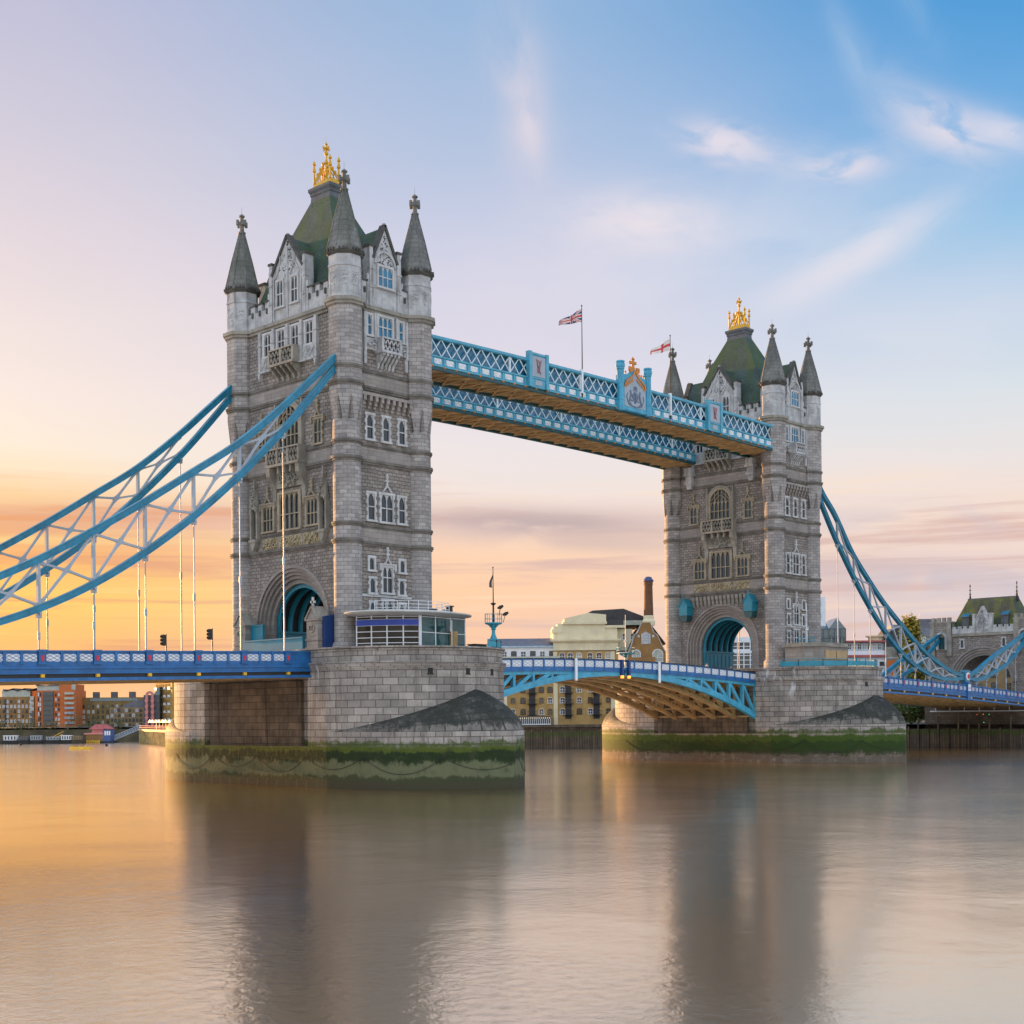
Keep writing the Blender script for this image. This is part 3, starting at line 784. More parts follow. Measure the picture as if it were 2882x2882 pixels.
    for a, n_ in ((-1, 2), (1, 2)):
        for b in (-1, 1):
            g.beam((a * hx * 0.95, b * hy, 68.0), (0, 0, 70.2), 0.09, 0.12)
        # side gables with pierced tracery
        for b in (-1, 1):
            g.beam((a * hx, b * hy * 0.9, 67.8), (a * hx * 0.25, 0, 70.0), 0.12, 0.12)
            g.beam((a * hx, b * 0.85, 67.8), (a * hx * 0.6, b * 0.35, 68.9), 0.1, 0.1)
            g.beam((a * hx, b * 0.3, 67.8), (a * hx * 0.7, b * 0.78, 68.6), 0.1, 0.1)
            for k in (0.25, 0.5, 0.75): g.lathe(a * hx * (1 - 0.75 * k), b * hy * 0.9 * (1 - k), [(0.02, 67.9 + 2.2 * k), (0.14, 68.05 + 2.2 * k), (0.15, 68.18 + 2.2 * k), (0.02, 68.36 + 2.2 * k)], 6)
    g.lathe(0, 0, [(0.15, 67.7), (0.15, 70.1), (0.11, 70.3), (0.11, 70.7), (0.26, 70.85), (0.26, 71.0), (0.1, 71.2), (0.1, 71.85), (0.2, 71.95), (0.02, 72.25)], 8)
    for ax in ((1, 0), (0, 1)):
        g.beam((-0.42 * ax[0], -0.42 * ax[1], 71.5), (0.42 * ax[0], 0.42 * ax[1], 71.5), 0.16, 0.22)
        for s_ in (-1, 1): g.beam((0.42 * s_ * ax[0], 0.42 * s_ * ax[1], 71.35), (0.42 * s_ * ax[0], 0.42 * s_ * ax[1], 71.68), 0.12, 0.12)
    g.tube([(0, 0, 72.2), (0, 0, 72.9)], 0.02, 4)
    g.build('crest', M['gold'], t)
    # dormers
    for s_ in (-1, 1):
        for F, hw, wide, back in ((FX[s_], 2.75, True, 3.6), (FY[s_], 1.75, False, 4.2)):
            d = MB(F)
            ap, sh = 60.2, 56.3
            d.prism([(-hw, 51.2), (hw, 51.2), (hw, sh), (0, ap), (-hw, sh)], -0.14, 0.4)
            for q in (-1, 1):
                d.box(q * (hw - 0.05), q * (hw + 0.5), -0.3, 0.9, 51.2, 56.9)
                d.cur = 1; d.box(q * (hw - 0.12), q * (hw + 0.58), -0.38, 0.98, 57.6, 57.85); d.cur = 0
                d.box(q * (hw - 0.02), q * (hw + 0.46), -0.26, 0.9, 56.9, 57.6)
                d.box(q * (hw + 0.5), q * (hw + 0.85), -0.2, 0.5, 51.2, 54.6)
                for zz in (53.2, 55.2): d.box(q * (hw - 0.1), q * (hw + 0.56), -0.38, 0.2, zz, zz + 0.16)
                d.cur = 1; d.beam((q * hw * 1.03, 0.1, sh + 0.1), (0, 0.1, ap + 0.15), 0.85, 0.3, (0, 0, 1)); d.cur = 0
            d.box(-0.12, 0.12, -0.25, 0.1, ap, ap + 0.35)
            if wide:
                relief(d, -1.9, 1.9, 56.3, 59.6, 46, 11, 0.14, True)
                for q in (-1, 1):
                    d.beam((q * 1.3 - 0.9, -0.2, 55.9), (q * 1.3, -0.2, 57.3), 0.12, 0.14); d.beam((q * 1.3 + 0.9, -0.2, 55.9), (q * 1.3, -0.2, 57.3), 0.12, 0.14)
                    d.box(q * 1.3 - 0.09, q * 1.3 + 0.09, -0.24, 0, 57.3, 58.3)
                    relief(d, q * 1.3 - 0.6, q * 1.3 + 0.6, 55.6, 56.6, 14, 21, 0.12)
                    d.box(q * 1.3 - 0.9, q * 1.3 + 0.9, -0.22, 0, 52.5, 52.64)
                    relief(d, q * 1.3 - 0.6, q * 1.3 + 0.6, 51.4, 52.4, 12, 23, 0.1)
                d.box(-0.1, 0.1, -0.26, 0, 51.2, 59.0)
                for q in (-1, 1): d.box(q * 2.45 - 0.09, q * 2.45 + 0.09, -0.26, 0, 51.2, 56.0)
            else:
                d.ring(0, 55.95, 1.3, 1.55, 0, math.pi, -0.3, 0, 14)
                relief(d, -1.0, 1.0, 56.0, 57.0, 22, 31, 0.14)
                relief(d, -0.6, 0.6, 57.6, 59.2, 14, 32, 0.14, True)
                d.box(-1.5, 1.5, -0.28, 0, 53.3, 53.45)
                relief(d, -1.2, 1.2, 51.5, 53.1, 26, 33, 0.12)
            d.build('dormer', [M['portland'], M['coping']], t)
            dr = MB(F)
            hb = hw + 0.1
            for q in (-1, 1):
                dr.face([(0, 0.4, ap - 0.05), (0, 0.4 + back + 1.2, ap - 0.05), (q * hb, 0.4 + back, sh - 0.05), (q * hb, 0.4, sh - 0.05)] if q > 0 else [(q * hb, 0.4, sh - 0.05), (q * hb, 0.4 + back, sh - 0.05), (0, 0.4 + back + 1.2, ap - 0.05), (0, 0.4, ap - 0.05)])
                dr.box(q * (hw - 0.1), q * (hw + 0.15), 0.4, 0.4 + back * 0.7, 51.4, sh - 0.1)
            dr.build('dormer_roof', M['slate'], t)
            if s_ < 0:
                if wide:
                    for q in (-1, 1): window(t, frame(F @ Vector((0, -0.15, 0)), F.col[0][:3], F.col[1][:3]), q * 1.3, 52.75, 55.5, 1.15, 2, 0.5, 'window_stone', 'glass', False, 0.16, fr=0.12)
                else: window(t, frame(F @ Vector((0, -0.15, 0)), F.col[0][:3], F.col[1][:3]), 0, 53.6, 55.7, 2.1, 3, 0.5, 'window_stone', 'pane_blue', False, 0.16, fr=0.12)
    # ---- road face
    F = FX[-1]
    for u in (-3.75, -1.25, 1.25, 3.75): window(t, F, u, 47.7, 50.1, 1.25, 2, 0.5, 'window_stone', 'glass', False, 0.24, fr=0.3)
    pil = MB(F)
    for u in (-5.0, -2.5, 0, 2.5, 5.0):
        pil.box(u - 0.2, u + 0.2, -0.42, 0, 46.0, 50.5); pil.box(u - 0.3, u + 0.3, -0.5, 0, 48.9, 49.05)
    for q in (-1, 1):
        pil.box(q * 2.3, q * 4.9, -0.3, 0, 46.0, 47.5); tracery(pil, q * 2.5, q * 4.7, 46.3, 47.3, -0.38, -0.28, 3, 0.1)
        pil.prism([(q * 5.0 - 0.25, 46.0), (q * 5.0 + 0.25, 46.0), (q * 5.0, 45.0)], -0.5, 0)
        pil.box(q * 2.2, q * 5.2, -0.5, 0, 45.85, 46.05)
    pil.build('window_pilasters', M['portland'], t)
    balcony(t, F, -2.15, 2.15, 44.35, 46.0, 47.75, 1.25, 5, 'portland_dirty', 2)
    window(t, F, 0, 37.1, 39.7, 3.6, 5, 0.45, 'mullion_ochre', 'glass', False, 0.3, arch=True, fr=0.4)
    sh_ = MB(F)
    for q in (-1, 1):
        sh_.box(q * 2.35 - 0.16, q * 2.35 + 0.16, -0.42, 0, 36.6, 41.2); sh_.box(q * 2.35 - 0.1, q * 2.35 + 0.1, -0.34, 0, 41.2, 42.0)
        sh_.box(q * 2.35 - 0.22, q * 2.35 + 0.22, -0.48, 0, 40.6, 40.8)
    sh_.ring(0, 39.7, 2.2, 2.45, 0, math.pi, -0.36, 0, 16)
    sh_.build('window_arch', M['portland_dirty'], t)
    for q in (-1, 1): window(t, F, q * 5.0, 36.75, 39.3, 1.3, 2, 0.45, 'mullion_ochre', 'glass', True, 0.2, hood=True, crown=1.9)
    b2 = balcony(t, F, -2.85, 2.85, 34.6, 35.0, 36.85, 1.15, 2, 'portland_dirty', 3)
    br = MB(F)
    for q in (-1, 1):
        pts = [(0.0, 30.6), (-0.18, 30.7), (-0.3, 32.4), (-0.7, 33.3), (-1.15, 33.9), (-1.2, 34.86), (0, 34.86)]
        s0, s1 = q * 2.6 - 0.32, q * 2.6 + 0.32
        n = len(pts)
        br.face([(s0, a, b) for a, b in pts]); br.face([(s1, a, b) for a, b in pts[::-1]])
        for i in range(n):
            a, b = pts[i], pts[(i + 1) % n]
            br.face([(s1, a[0], a[1]), (s1, b[0], b[1]), (s0, b[0], b[1]), (s0, a[0], a[1])])
    br.box(-2.3, 2.3, -0.25, 0, 32.6, 34.8)
    relief(br, -2.0, 2.0, 32.7, 34.0, 34, 51, 0.5)
    for u in (-1.1, 0, 1.1): br.box(u - 0.15, u + 0.15, -0.95, 0, 34.1, 34.86)
    br.build('balcony_brackets', M['portland_dirty'], t)
    window(t, F, 0, 28.0, 31.9, 3.5, 4, 0.42, 'mullion_ochre', 'glass', False, 0.3, fr=0.35)
    for q in (-1, 1): window(t, F, q * 3.95, 28.1, 30.8, 1.9, 3, 0.45, 'mullion_ochre', 'glass', False, 0.24, hood=True, crown=2.0, fr=0.25)
    pn = MB(F)
    for u0, u1 in ((-5.1, -2.35), (-2.05, 2.05), (2.35, 5.1)):
        pn.box(u0, u1, -0.1, 0, 26.05, 27.3)
        tracery(pn, u0 + 0.15, u1 - 0.15, 26.15, 27.2, -0.22, -0.1, int((u1 - u0) / 0.8), 0.13)
        relief(pn, u0 + 0.2, u1 - 0.2, 26.2, 27.15, int((u1 - u0) * 9), 60 + int(u0 * 3), 0.32)
    pn.build('carved_panel', M['carving'], t)
    # ---- river face
    F = FY[-1]
    window(t, F, 0, 48.15, 50.3, 2.0, 3, 0.5, 'window_stone', 'pane_blue', False, 0.24, fr=0.25)
    for q in (-1, 1): window(t, F, q * 2.25, 48.1, 50.2, 0.6, 1, 0.5, 'window_stone', 'pane_blue', False, 0.24, fr=0.28)
    for q in (-1, 1):
        pl = MB(F)
        pl.box(q * 1.55 - 0.14, q * 1.55 + 0.14, -0.4, 0, 46.4, 50.5); pl.box(q * 3.0 - 0.16, q * 3.0 + 0.16, -0.4, 0, 46.2, 50.4)
        pl.box(q * 1.25, q * 3.1, -0.3, 0, 46.5, 47.75); relief(pl, q * 2.2 - 0.5, q * 2.2 + 0.5, 46.8, 47.5, 12, 71, 0.7)
        pl.box(q * 2.95 - 0.2, q * 2.95 + 0.2, -0.3, 0, 44.9, 46.3)
        pl.build('window_pilasters', M['portland'], t)
    balcony(t, F, -1.3, 1.3, 44.6, 46.35, 47.9, 1.2, 5, 'portland', 1)
    cb = MB(F)
    n = 9
    for k in range(n):
        u = -3.3 + 6.6 * k / (n - 1)
        cb.box(u - 0.2, u + 0.2, -0.62, 0, 40.9, 41.45); cb.box(u - 0.18, u + 0.18, -0.42, 0, 40.45, 40.9); cb.box(u - 0.15, u + 0.15, -0.22, 0, 40.1, 40.45)
    cb.box(-3.7, 3.7, -0.66, 0, 41.45, 41.75)
    cb.build('corbel_table', M['band'], t)
    for u in (-2.3, 0, 2.3): window(t, F, u, 36.95, 39.5, 0.98, 1, 0.5, 'window_stone', 'glass', True, 0.2, fr=0.24)
    for q in (-1, 1): window(t, F, q * 2.2, 28.3, 31.1, 1.0, 1, 0.5, 'window_stone', 'glass', True, 0.2, fr=0.24)
    window(t, F, 0, 28.25, 31.15, 1.75, 2, 0.5, 'window_stone', 'glass', True, 0.22, fr=0.3, crown=2.0)
    for q in (-1, 1):
        window(t, F, q * 2.2, 22.95, 24.2, 0.72, 1, 0, 'window_stone', 'glass', False, 0.18, fr=0.22)
        window(t, F, q * 2.1, 20.5, 22.0, 0.8, 1, 0, 'window_stone', 'glass', True, 0.18, fr=0.22)
        window(t, F, q * 2.1, 17.6, 19.4, 0.8, 1, 0.5, 'window_stone', 'glass', True, 0.18, fr=0.22)
    window(t, F, 0, 20.6, 23.3, 1.45, 2, 0.6, 'window_stone', 'glass', True, 0.22, fr=0.25, hood=True, crown=1.9)
    window(t, F, 0, 17.4, 19.7, 1.45, 2, 0.5, 'window_stone', 'glass', True, 0.22, fr=0.25)
    wb = MB(F); wb.box(-3.6, 3.6, -0.1, 0, 20.05, 20.32); wb.box(-3.6, 3.6, -0.06, 0, 16.6, 17.0)
    wb.build('white_band', M['window_stone'], t)
    return t
near = make_tower((0, 0, BASE))
near['label'] = 'stone bridge tower nearest the camera, with suspension chains entering its arch face'
far = copy_tree(near, None, (82.3, 0, 0))
far['label'] = 'smaller looking bridge tower at the far end of the high walkways'
near['group'] = far['group'] = 'twin bridge towers'
# ------------------------------------------------------------------ river piers
def pier_outline(hw, cy, tip=None, notch=None, n=14):
    """plan of a pier: straight flanks, round ends (tip None) or pointed gothic ends"""
    pts = []
    def end(sg):
        q = []
        if tip is None:
            for k in range(n + 1):
                a = math.pi * k / n
                q.append((hw * math.cos(a), sg * (cy + hw * math.sin(a))))
        else:
            L = tip - cy
            rad = (L * L + hw * hw) / (2 * hw)
            for k in range(n + 1):
                f = k / n * 2 - 1           # -1..1
                s_ = -1 if f > 0 else 1
                yy = L * (1 - abs(f))
                xx = math.sqrt(max(0, rad * rad - yy * yy)) - (rad - hw)
                q.append((s_ * xx, sg * (cy + yy)))
        return q
    e = end(1)              # +y end from +x to -x
    pts += e
    if notch: pts += [(-hw, notch), (-hw + 0.85, notch - 0.4), (-hw + 0.85, -notch + 0.4), (-hw, -notch)]
    f = end(-1)
    pts += f[::-1]
    if notch: pts += [(hw, -notch), (hw - 0.85, -notch + 0.4), (hw - 0.85, notch - 0.4), (hw, notch)]
    return pts
def sh(poly, dx_, dy_=0): return [(x + dx_, y + dy_) for x, y in poly]
def make_pier(px, top, label, base_mat, zsh, cyn, tipv):
    t = thing('bridge_pier', label, 'bridge pier', (px, 0, 0), 'masonry river piers')
    hw, cy = 10.65, cyn
    b = MB()
    b.slab(sh(pier_outline(hw, cy, None, 9.3, 28), px), 4.1, top - 1.5, top=False, bot=False)
    b.slab(sh(pier_outline(hw, cy, None, None, 28), px), top - 0.35, top, top=True, bot=True)
    b.slab(sh(pier_outline(hw - 0.12, cy, None, 9.3, 28), px), top - 1.5, top - 0.3, top=False, bot=False)
    b.build('pier_wall', M['pier'], t)
    mo = MB()
    for k, (z0, z1, p) in enumerate(((top - 2.15, top - 1.95, 0.10), (top - 1.95, top - 1.72, 0.2), (top - 1.72, top - 1.45, 0.28), (top - 0.12, top + 0.06, 0.16))):
        mo.slab(sh(pier_outline(hw + p, cy, None, 9.3 if k < 3 else None, 28), px), z0, z1)
    mo.build('pier_cornice', M['pier'], t)
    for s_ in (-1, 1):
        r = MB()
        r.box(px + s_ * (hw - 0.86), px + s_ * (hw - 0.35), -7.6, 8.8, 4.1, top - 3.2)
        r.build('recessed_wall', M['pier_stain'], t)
    lo = MB()
    lo.slab(sh(pier_outline(hw + 0.03, cy, tipv, None, 36), px), -2.0, 4.2)
    lo.build('pier_base', base_mat, t)
    for s_ in (-1, 1):
        c = MB(); nt, nr = 18, 8
        L_ = tipv - cy; rad = (L_ * L_ + (hw + 0.03) ** 2) / (2 * (hw + 0.03))
        def capp(tq, r_):
            a = math.pi / 2 * tq
            bx_, by_ = (hw - 0.03) * math.cos(a), (hw - 0.03) * math.sin(a)
            yy = L_ * tq; xx = math.sqrt(max(0, rad * rad - yy * yy)) - (rad - hw - 0.03)
            hgt = 4.2 * (tq ** 1.5) * (1 - r_ ** 1.7) ** 0.75 if r_ < 1 else 0
            return (bx_ + (xx - bx_) * r_, by_ + (yy - by_) * r_, zsh + hgt)
        for side in (-1, 1):
            for i in range(nt):
                for k in range(nr):
                    q = [capp(i / nt, k / nr), capp((i + 1) / nt, k / nr), capp((i + 1) / nt, (k + 1) / nr), capp(i / nt, (k + 1) / nr)]
                    uv = [(i * 1.15, -k * 0.8), ((i + 1) * 1.15, -k * 0.8), ((i + 1) * 1.15, -(k + 1) * 0.8), (i * 1.15, -(k + 1) * 0.8)]
                    pts = [(px + side * p[0], s_ * (cy + p[1]), p[2]) for p in q]
                    if side * s_ > 0: pts, uv = pts[::-1], uv[::-1]
                    c.face(pts, uv)
        c.build('cutwater_cap', M['cutwater'], t)
        k_ = MB()
        for side in (-1, 1):
            for i in range(nt):
                a_, b_ = capp(i / nt, 1), capp((i + 1) / nt, 1)
                pts = [(px + side * a_[0], s_ * (cy + a_[1]), 4.2), (px + side * b_[0], s_ * (cy + b_[1]), 4.2), (px + side * b_[0], s_ * (cy + b_[1]), zsh), (px + side * a_[0], s_ * (cy + a_[1]), zsh)]
                uv = [(side * i * 1.2, 4.2), (side * (i + 1) * 1.2, 4.2), (side * (i + 1) * 1.2, zsh), (side * i * 1.2, zsh)]
                if side * s_ > 0: pts, uv = pts[::-1], uv[::-1]
                k_.face(pts, uv)
        k_.build('cutwater_nose', M['pier'], t)
    # scuppers near the top
    for a in ([-118, -95, -74] if px < 40 else [-100, -62]):
        d = MB()
        Mx = frame((px + (hw + 0.01) * math.cos(R(a)), -cy + (hw + 0.01) * math.sin(R(a)), 0), (-math.sin(R(a)), math.cos(R(a)), 0), (-math.cos(R(a)), -math.sin(R(a)), 0))
        d.m = Mx; d.box(-0.25, 0.25, -0.03, 0.05, top - 2.75, top - 2.2); d.box(-0.33, 0.33, -0.05, 0.05, top - 2.83, top - 2.75)
        d.build('drain', M['dark'], t)  # dark box on the wall face paints the shade of a drain hole
    # mooring chains looped along the base
    base = sh(pier_outline(hw + 0.12, cy, tipv, None, 36), px)
    seq = [q for q in base if q[0] < px - 0.2 or q[1] < -cy - 2]
    seq = sorted([q for q in seq if q[1] < 16], key=lambda q: q[1] if q[0] < px else -99 - q[1])
    L = [0.0]
    for a, b_ in zip(seq[:-1], seq[1:]): L.append(L[-1] + math.hypot(a[0] - b_[0], a[1] - b_[1]))
    def along(s_):
        for i in range(len(L) - 1):
            if L[i] <= s_ <= L[i + 1]:
                f = (s_ - L[i]) / max(1e-6, L[i + 1] - L[i])
                return (seq[i][0] + (seq[i + 1][0] - seq[i][0]) * f, seq[i][1] + (seq[i + 1][1] - seq[i][1]) * f)
        return seq[-1]
    nsw = 8; seg = L[-1] / nsw
    for k in range(nsw):
        c = MB(); pts = []
        for i in range(13):
            f = i / 12
            x, y = along((k + f) * seg)
            pts.append((x, y, 3.2 - 4 * f * (1 - f) * (1.3 + 0.4 * (k % 2))))
        c.tube(pts, 0.03, 5)
        c.build('mooring_chain', M['iron'], t)
    return t
pier_n = make_pier(0, 14.2, 'massive granite pier under the nearest tower, pale green algae band at its foot', M['pier_base'], 5.7, 12.3, 28.3)
pier_f = make_pier(82.3, 13.75, 'granite pier under the far tower, bright green algae band and sunlit end', M['pier_base_far'], 5.5, 11.9, 27.4)

M['pale_line'] = paint('pale blue grey line', (0.30, 0.36, 0.46), 0.5)
# ------------------------------------------------------------------ side spans
def panel_mesh(mb, x0, x1, z0, z1, y, sg):
    """pierced cast panel: pale lattice of crossed bars and a ring"""
    c, a, h = (x0 + x1) / 2, (x1 - x0) / 2, (z1 - z0) / 2
    zc = (z0 + z1) / 2
    mb.cur = 0
    mb.box(x0, x1, y, y + 0.03 * -sg, z0, z1)
    mb.cur = 1
    yo = y + sg * 0.03
    for p, q in (((x0, z0), (x1, z1)), ((x0, z1), (x1, z0)), ((c, z0), (x0, zc)), ((c, z0), (x1, zc)), ((c, z1), (x0, zc)), ((c, z1), (x1, zc))):
        mb.beam((p[0], yo, p[1]), (q[0], yo, q[1]), 0.026, 0.03, (0, 1, 0))
    mb.cur = 0
def side_span(name_label, x0, x1, zf, hx, yedge=9.75):
    """zf(x) gives the parapet top; hx are the hanger positions"""
    t = thing('bridge_deck', name_label, 'bridge deck', ((x0 + x1) / 2, 0, zf((x0 + x1) / 2) - 1.25), 'suspended side spans')
    n = max(2, int(abs(x1 - x0) / 6))
    def strip(mb, y0, y1, d0, d1):
        for i in range(n):
            a, b = x0 + (x1 - x0) * i / n, x0 + (x1 - x0) * (i + 1) / n
            P = [(a, y0, zf(a) + d0), (b, y0, zf(b) + d0), (b, y1, zf(b) + d0), (a, y1, zf(a) + d0), (a, y0, zf(a) + d1), (b, y0, zf(b) + d1), (b, y1, zf(b) + d1), (a, y1, zf(a) + d1)]
            for k in ((3, 2, 1, 0), (4, 5, 6, 7), (0, 1, 5, 4), (2, 3, 7, 6)): mb.face([P[q] for q in k])
            if i == 0: mb.face([P[q] for q in (3, 0, 4, 7)])
            if i == n - 1: mb.face([P[q] for q in (1, 2, 6, 5)])
    rd = MB(); strip(rd, -yedge + 0.3, yedge - 0.3, -1.5, -1.2); rd.build('roadway', M['asphalt'], t)
    for s_ in (-1, 1):
        g = MB(); y = s_ * yedge
        g.cur = 0
        strip(g, y - s_ * 0.5, y + s_ * 0.05, -1.45, -1.2)
        strip(g, y - s_ * 0.5, y + s_ * 0.22, -1.62, -1.45)
        strip(g, y - s_ * 0.5, y + s_ * 0.10, -1.95, -1.62)
        strip(g, y - s_ * 0.5, y + s_ * 0.18, -2.08, -1.95)
        g.cur = 1; strip(g, y - s_ * 0.5, y - s_ * 0.02, -2.42, -2.08)
        g.cur = 0; strip(g, y - s_ * 0.5, y + s_ * 0.16, -2.70, -2.42)
        g.build('edge_girder', [M['royal'], M['black']], t)
        p = MB()
        strip(p, y - s_ * 0.2, y + s_ * 0.10, -0.13, 0.0); strip(p, y - s_ * 0.16, y, -0.35, -0.13); strip(p, y - s_ * 0.16, y + s_ * 0.06, -1.2, -0.98)
        strip(p, y - s_ * 0.16, y - s_ * 0.05, -0.98, -0.35)
        p.build('parapet', M['royal'], t)
        if s_ > 0: continue
        # posts, panels, shields and lamps on the side that is seen
        proto = {}
        xs = sorted(hx)
        for i in range(len(xs)):
            xa = xs[i]; xb = xs[i + 1] if i + 1 < len(xs) else None
            def put(key, xx, zz, maker):
                if key not in proto:
                    mb = MB(); maker(mb, xx, zz); proto[key] = (mb.build(key, mk[key], t), xx, zz)
                else: copy_part(proto[key][0], t, (xx - proto[key][1], 0, zz - proto[key][2]))
            mk = {'post': M['royal'], 'shield': M['red'], 'lamp_box': M['yellow'], 'railing_panel': [M['white'], M['royal']]}
            put('post', xa, zf(xa), lambda mb, a, z: (mb.box(a - 0.33, a + 0.33, y - 0.16, y + 0.1, z - 1.2, z + 0.02), mb.box(a - 0.42, a + 0.42, y - 0.22, y + 0.1, z - 0.14, z + 0.06), mb.box(a - 0.42, a + 0.42, y - 0.2, y, z - 1.25, z - 1.05)))
            put('shield', xa, zf(xa), lambda mb, a, z: mb.prism([(a, z - 0.98), (a + 0.14, z - 0.85), (a + 0.15, z - 0.45), (a - 0.15, z - 0.45), (a - 0.14, z - 0.85)], y - 0.2, y - 0.14))
            put('lamp_box', xa, zf(xa), lambda mb, a, z: mb.box(a - 0.17, a + 0.17, y - 0.24, y + 0.1, z - 2.38, z - 2.1))
            if xb is not None and xb - xa > 3:
                d = (xb - xa - 0.66) / 3
                for k in range(3):
                    a = xa + 0.33 + d * k
                    put('railing_panel', a + d / 2, zf(a + d / 2), lambda mb, a_, z: panel_mesh(mb, a_ - 0.66, a_ + 0.66, z - 0.97, z - 0.33, y - 0.02, -1))
                    if k: put('slim_post', a, zf(a), lambda mb, a_, z: mb.box(a_ - 0.1, a_ + 0.1, y - 0.12, y + 0.1, z - 1.2, z + 0.01)) if False else None
        sp = MB()
        for i in range(len(xs) - 1):
            d = (xs[i + 1] - xs[i] - 0.66) / 3
            for k in (1, 2):
                a = xs[i] + 0.33 + d * k; z = zf(a)
                sp.box(a - 0.13, a + 0.13, y - 0.12, y + 0.1, z - 1.2, z - 0.02)
        sp.build('parapet_ribs', M['royal'], t)
    so = MB()
    for yy in (-8.2, -5.4, -2.6, 0, 2.6, 5.4, 8.2): strip(so, yy - 0.22, yy + 0.22, -2.75, -1.5)
    xx = min(x0, x1) + 0.8
    while xx < max(x0, x1):
        so.box(xx - 0.2, xx + 0.2, -9.2, 9.2, zf(xx) - 2.5, zf(xx) - 1.5); xx += 1.76
    so.build('soffit_beams', M['soffit'], t)
    return t
zl = lambda x: 13.98 + 0.0246 * (x + 11.0)
hl = [-13.55 - 5.32 * k for k in range(14)]
left_span = side_span('long blue bridge deck on the left, running from the near tower out of the picture', -10.0, -84.0, zl, [x for x in hl if x > -72])
zr = lambda x: 13.5 - 0.0235 * (x - 93) - 0.00035 * max(0, x - 93) ** 2 * 0.6
hr = [95.3 + 5.13 * k for k in range(9)]
right_span = side_span('blue bridge deck on the right between the far pier and the gatehouse', 92.4, 168.5, zr, hr + [141.2 + 5.1 * k for k in range(6)])

# ------------------------------------------------------------------ suspension chains
def interp(tab, x):
    for (a, za), (b, zb) in zip(tab[:-1], tab[1:]):
        if a <= x <= b: return za + (zb - za) * (x - a) / (b - a)
    return tab[0][1] if x < tab[0][0] else tab[-1][1]
def smooth_tab(tab, n=6):
    out = []
    for i in range(len(tab) - 1):
        p0 = tab[max(0, i - 1)]; p1 = tab[i]; p2 = tab[i + 1]; p3 = tab[min(len(tab) - 1, i + 2)]
        for k in range(n):
            s_ = k / n; x = p1[0] + (p2[0] - p1[0]) * s_
            m1 = (p2[1] - p0[1]) / (p2[0] - p0[0]); m2 = (p3[1] - p1[1]) / (p3[0] - p1[0]); d = p2[0] - p1[0]
            z = (2 * s_ ** 3 - 3 * s_ ** 2 + 1) * p1[1] + (s_ ** 3 - 2 * s_ ** 2 + s_) * d * m1 + (-2 * s_ ** 3 + 3 * s_ ** 2) * p2[1] + (s_ ** 3 - s_ ** 2) * d * m2
            out.append((x, z))
    out.append(tab[-1]); return out
UP = [(4.6, 46.8), (6.6, 45.0), (10.0, 41.9), (13.45, 38.75), (18.9, 34.3), (24.3, 30.75), (29.65, 27.3), (34.9, 24.15), (40.0, 21.3), (45.1, 18.9), (50.3, 16.8), (55.5, 14.95), (60.5, 13.6), (66, 13.2), (74, 13.2)]
LO = [(4.6, 46.4), (6.6, 44.05), (10.0, 40.15), (13.45, 36.4), (18.9, 31.1), (24.3, 26.5), (29.65, 22.6), (34.9, 19.4), (40.0, 17.0), (45.1, 15.2), (50.3, 14.0), (55.5, 13.2), (60.5, 12.8), (66, 12.6), (74, 12.6)]
def chord(mb, pts, y, w_, h):
    """riveted box chord with flanges, swept along the curve"""
    a, b, c = w_ / 2, w_ * 0.37, w_ * 0.43
    half = [(a, -h / 2), (a, -h / 2 + 0.09), (b, -h / 2 + 0.09), (b, -0.06), (c, -0.06), (c, 0.06), (b, 0.06), (b, h / 2 - 0.09), (a, h / 2 - 0.09), (a, h / 2)]
    prof = half + [(-p, q) for p, q in half[::-1]]
    rings = []
    for k, p in enumerate(pts):
        p0, p1 = pts[max(0, k - 1)], pts[min(len(pts) - 1, k + 1)]
        d = Vector((p1[0] - p0[0], 0, p1[1] - p0[1])).normalized(); n = Vector((-d.z, 0, d.x))
        rings.append([(p[0] + n.x * q, y - r_, p[1] + n.z * q) for r_, q in prof])
    mb.loft(rings)
def hanger_mesh(x, y, z0, z1, tb=0.42):
    mb = MB()
    zm = z0 + (z1 - z0) * tb
    mb.tube([(x, y, z0), (x, y, zm - 0.35), (x, y, zm - 0.33), (x, y, zm + 0.33), (x, y, zm + 0.35), (x, y, z1)], 0.1, 8, [0.075, 0.075, 0.13, 0.13, 0.06, 0.06])
    mb.box(x - 0.22, x + 0.22, y - 0.16, y + 0.16, z1 - 0.35, z1 + 0.25)
    mb.tube([(x, y - 0.4, z1 + 0.05), (x, y + 0.4, z1 + 0.05)], 0.12, 8)
    return mb
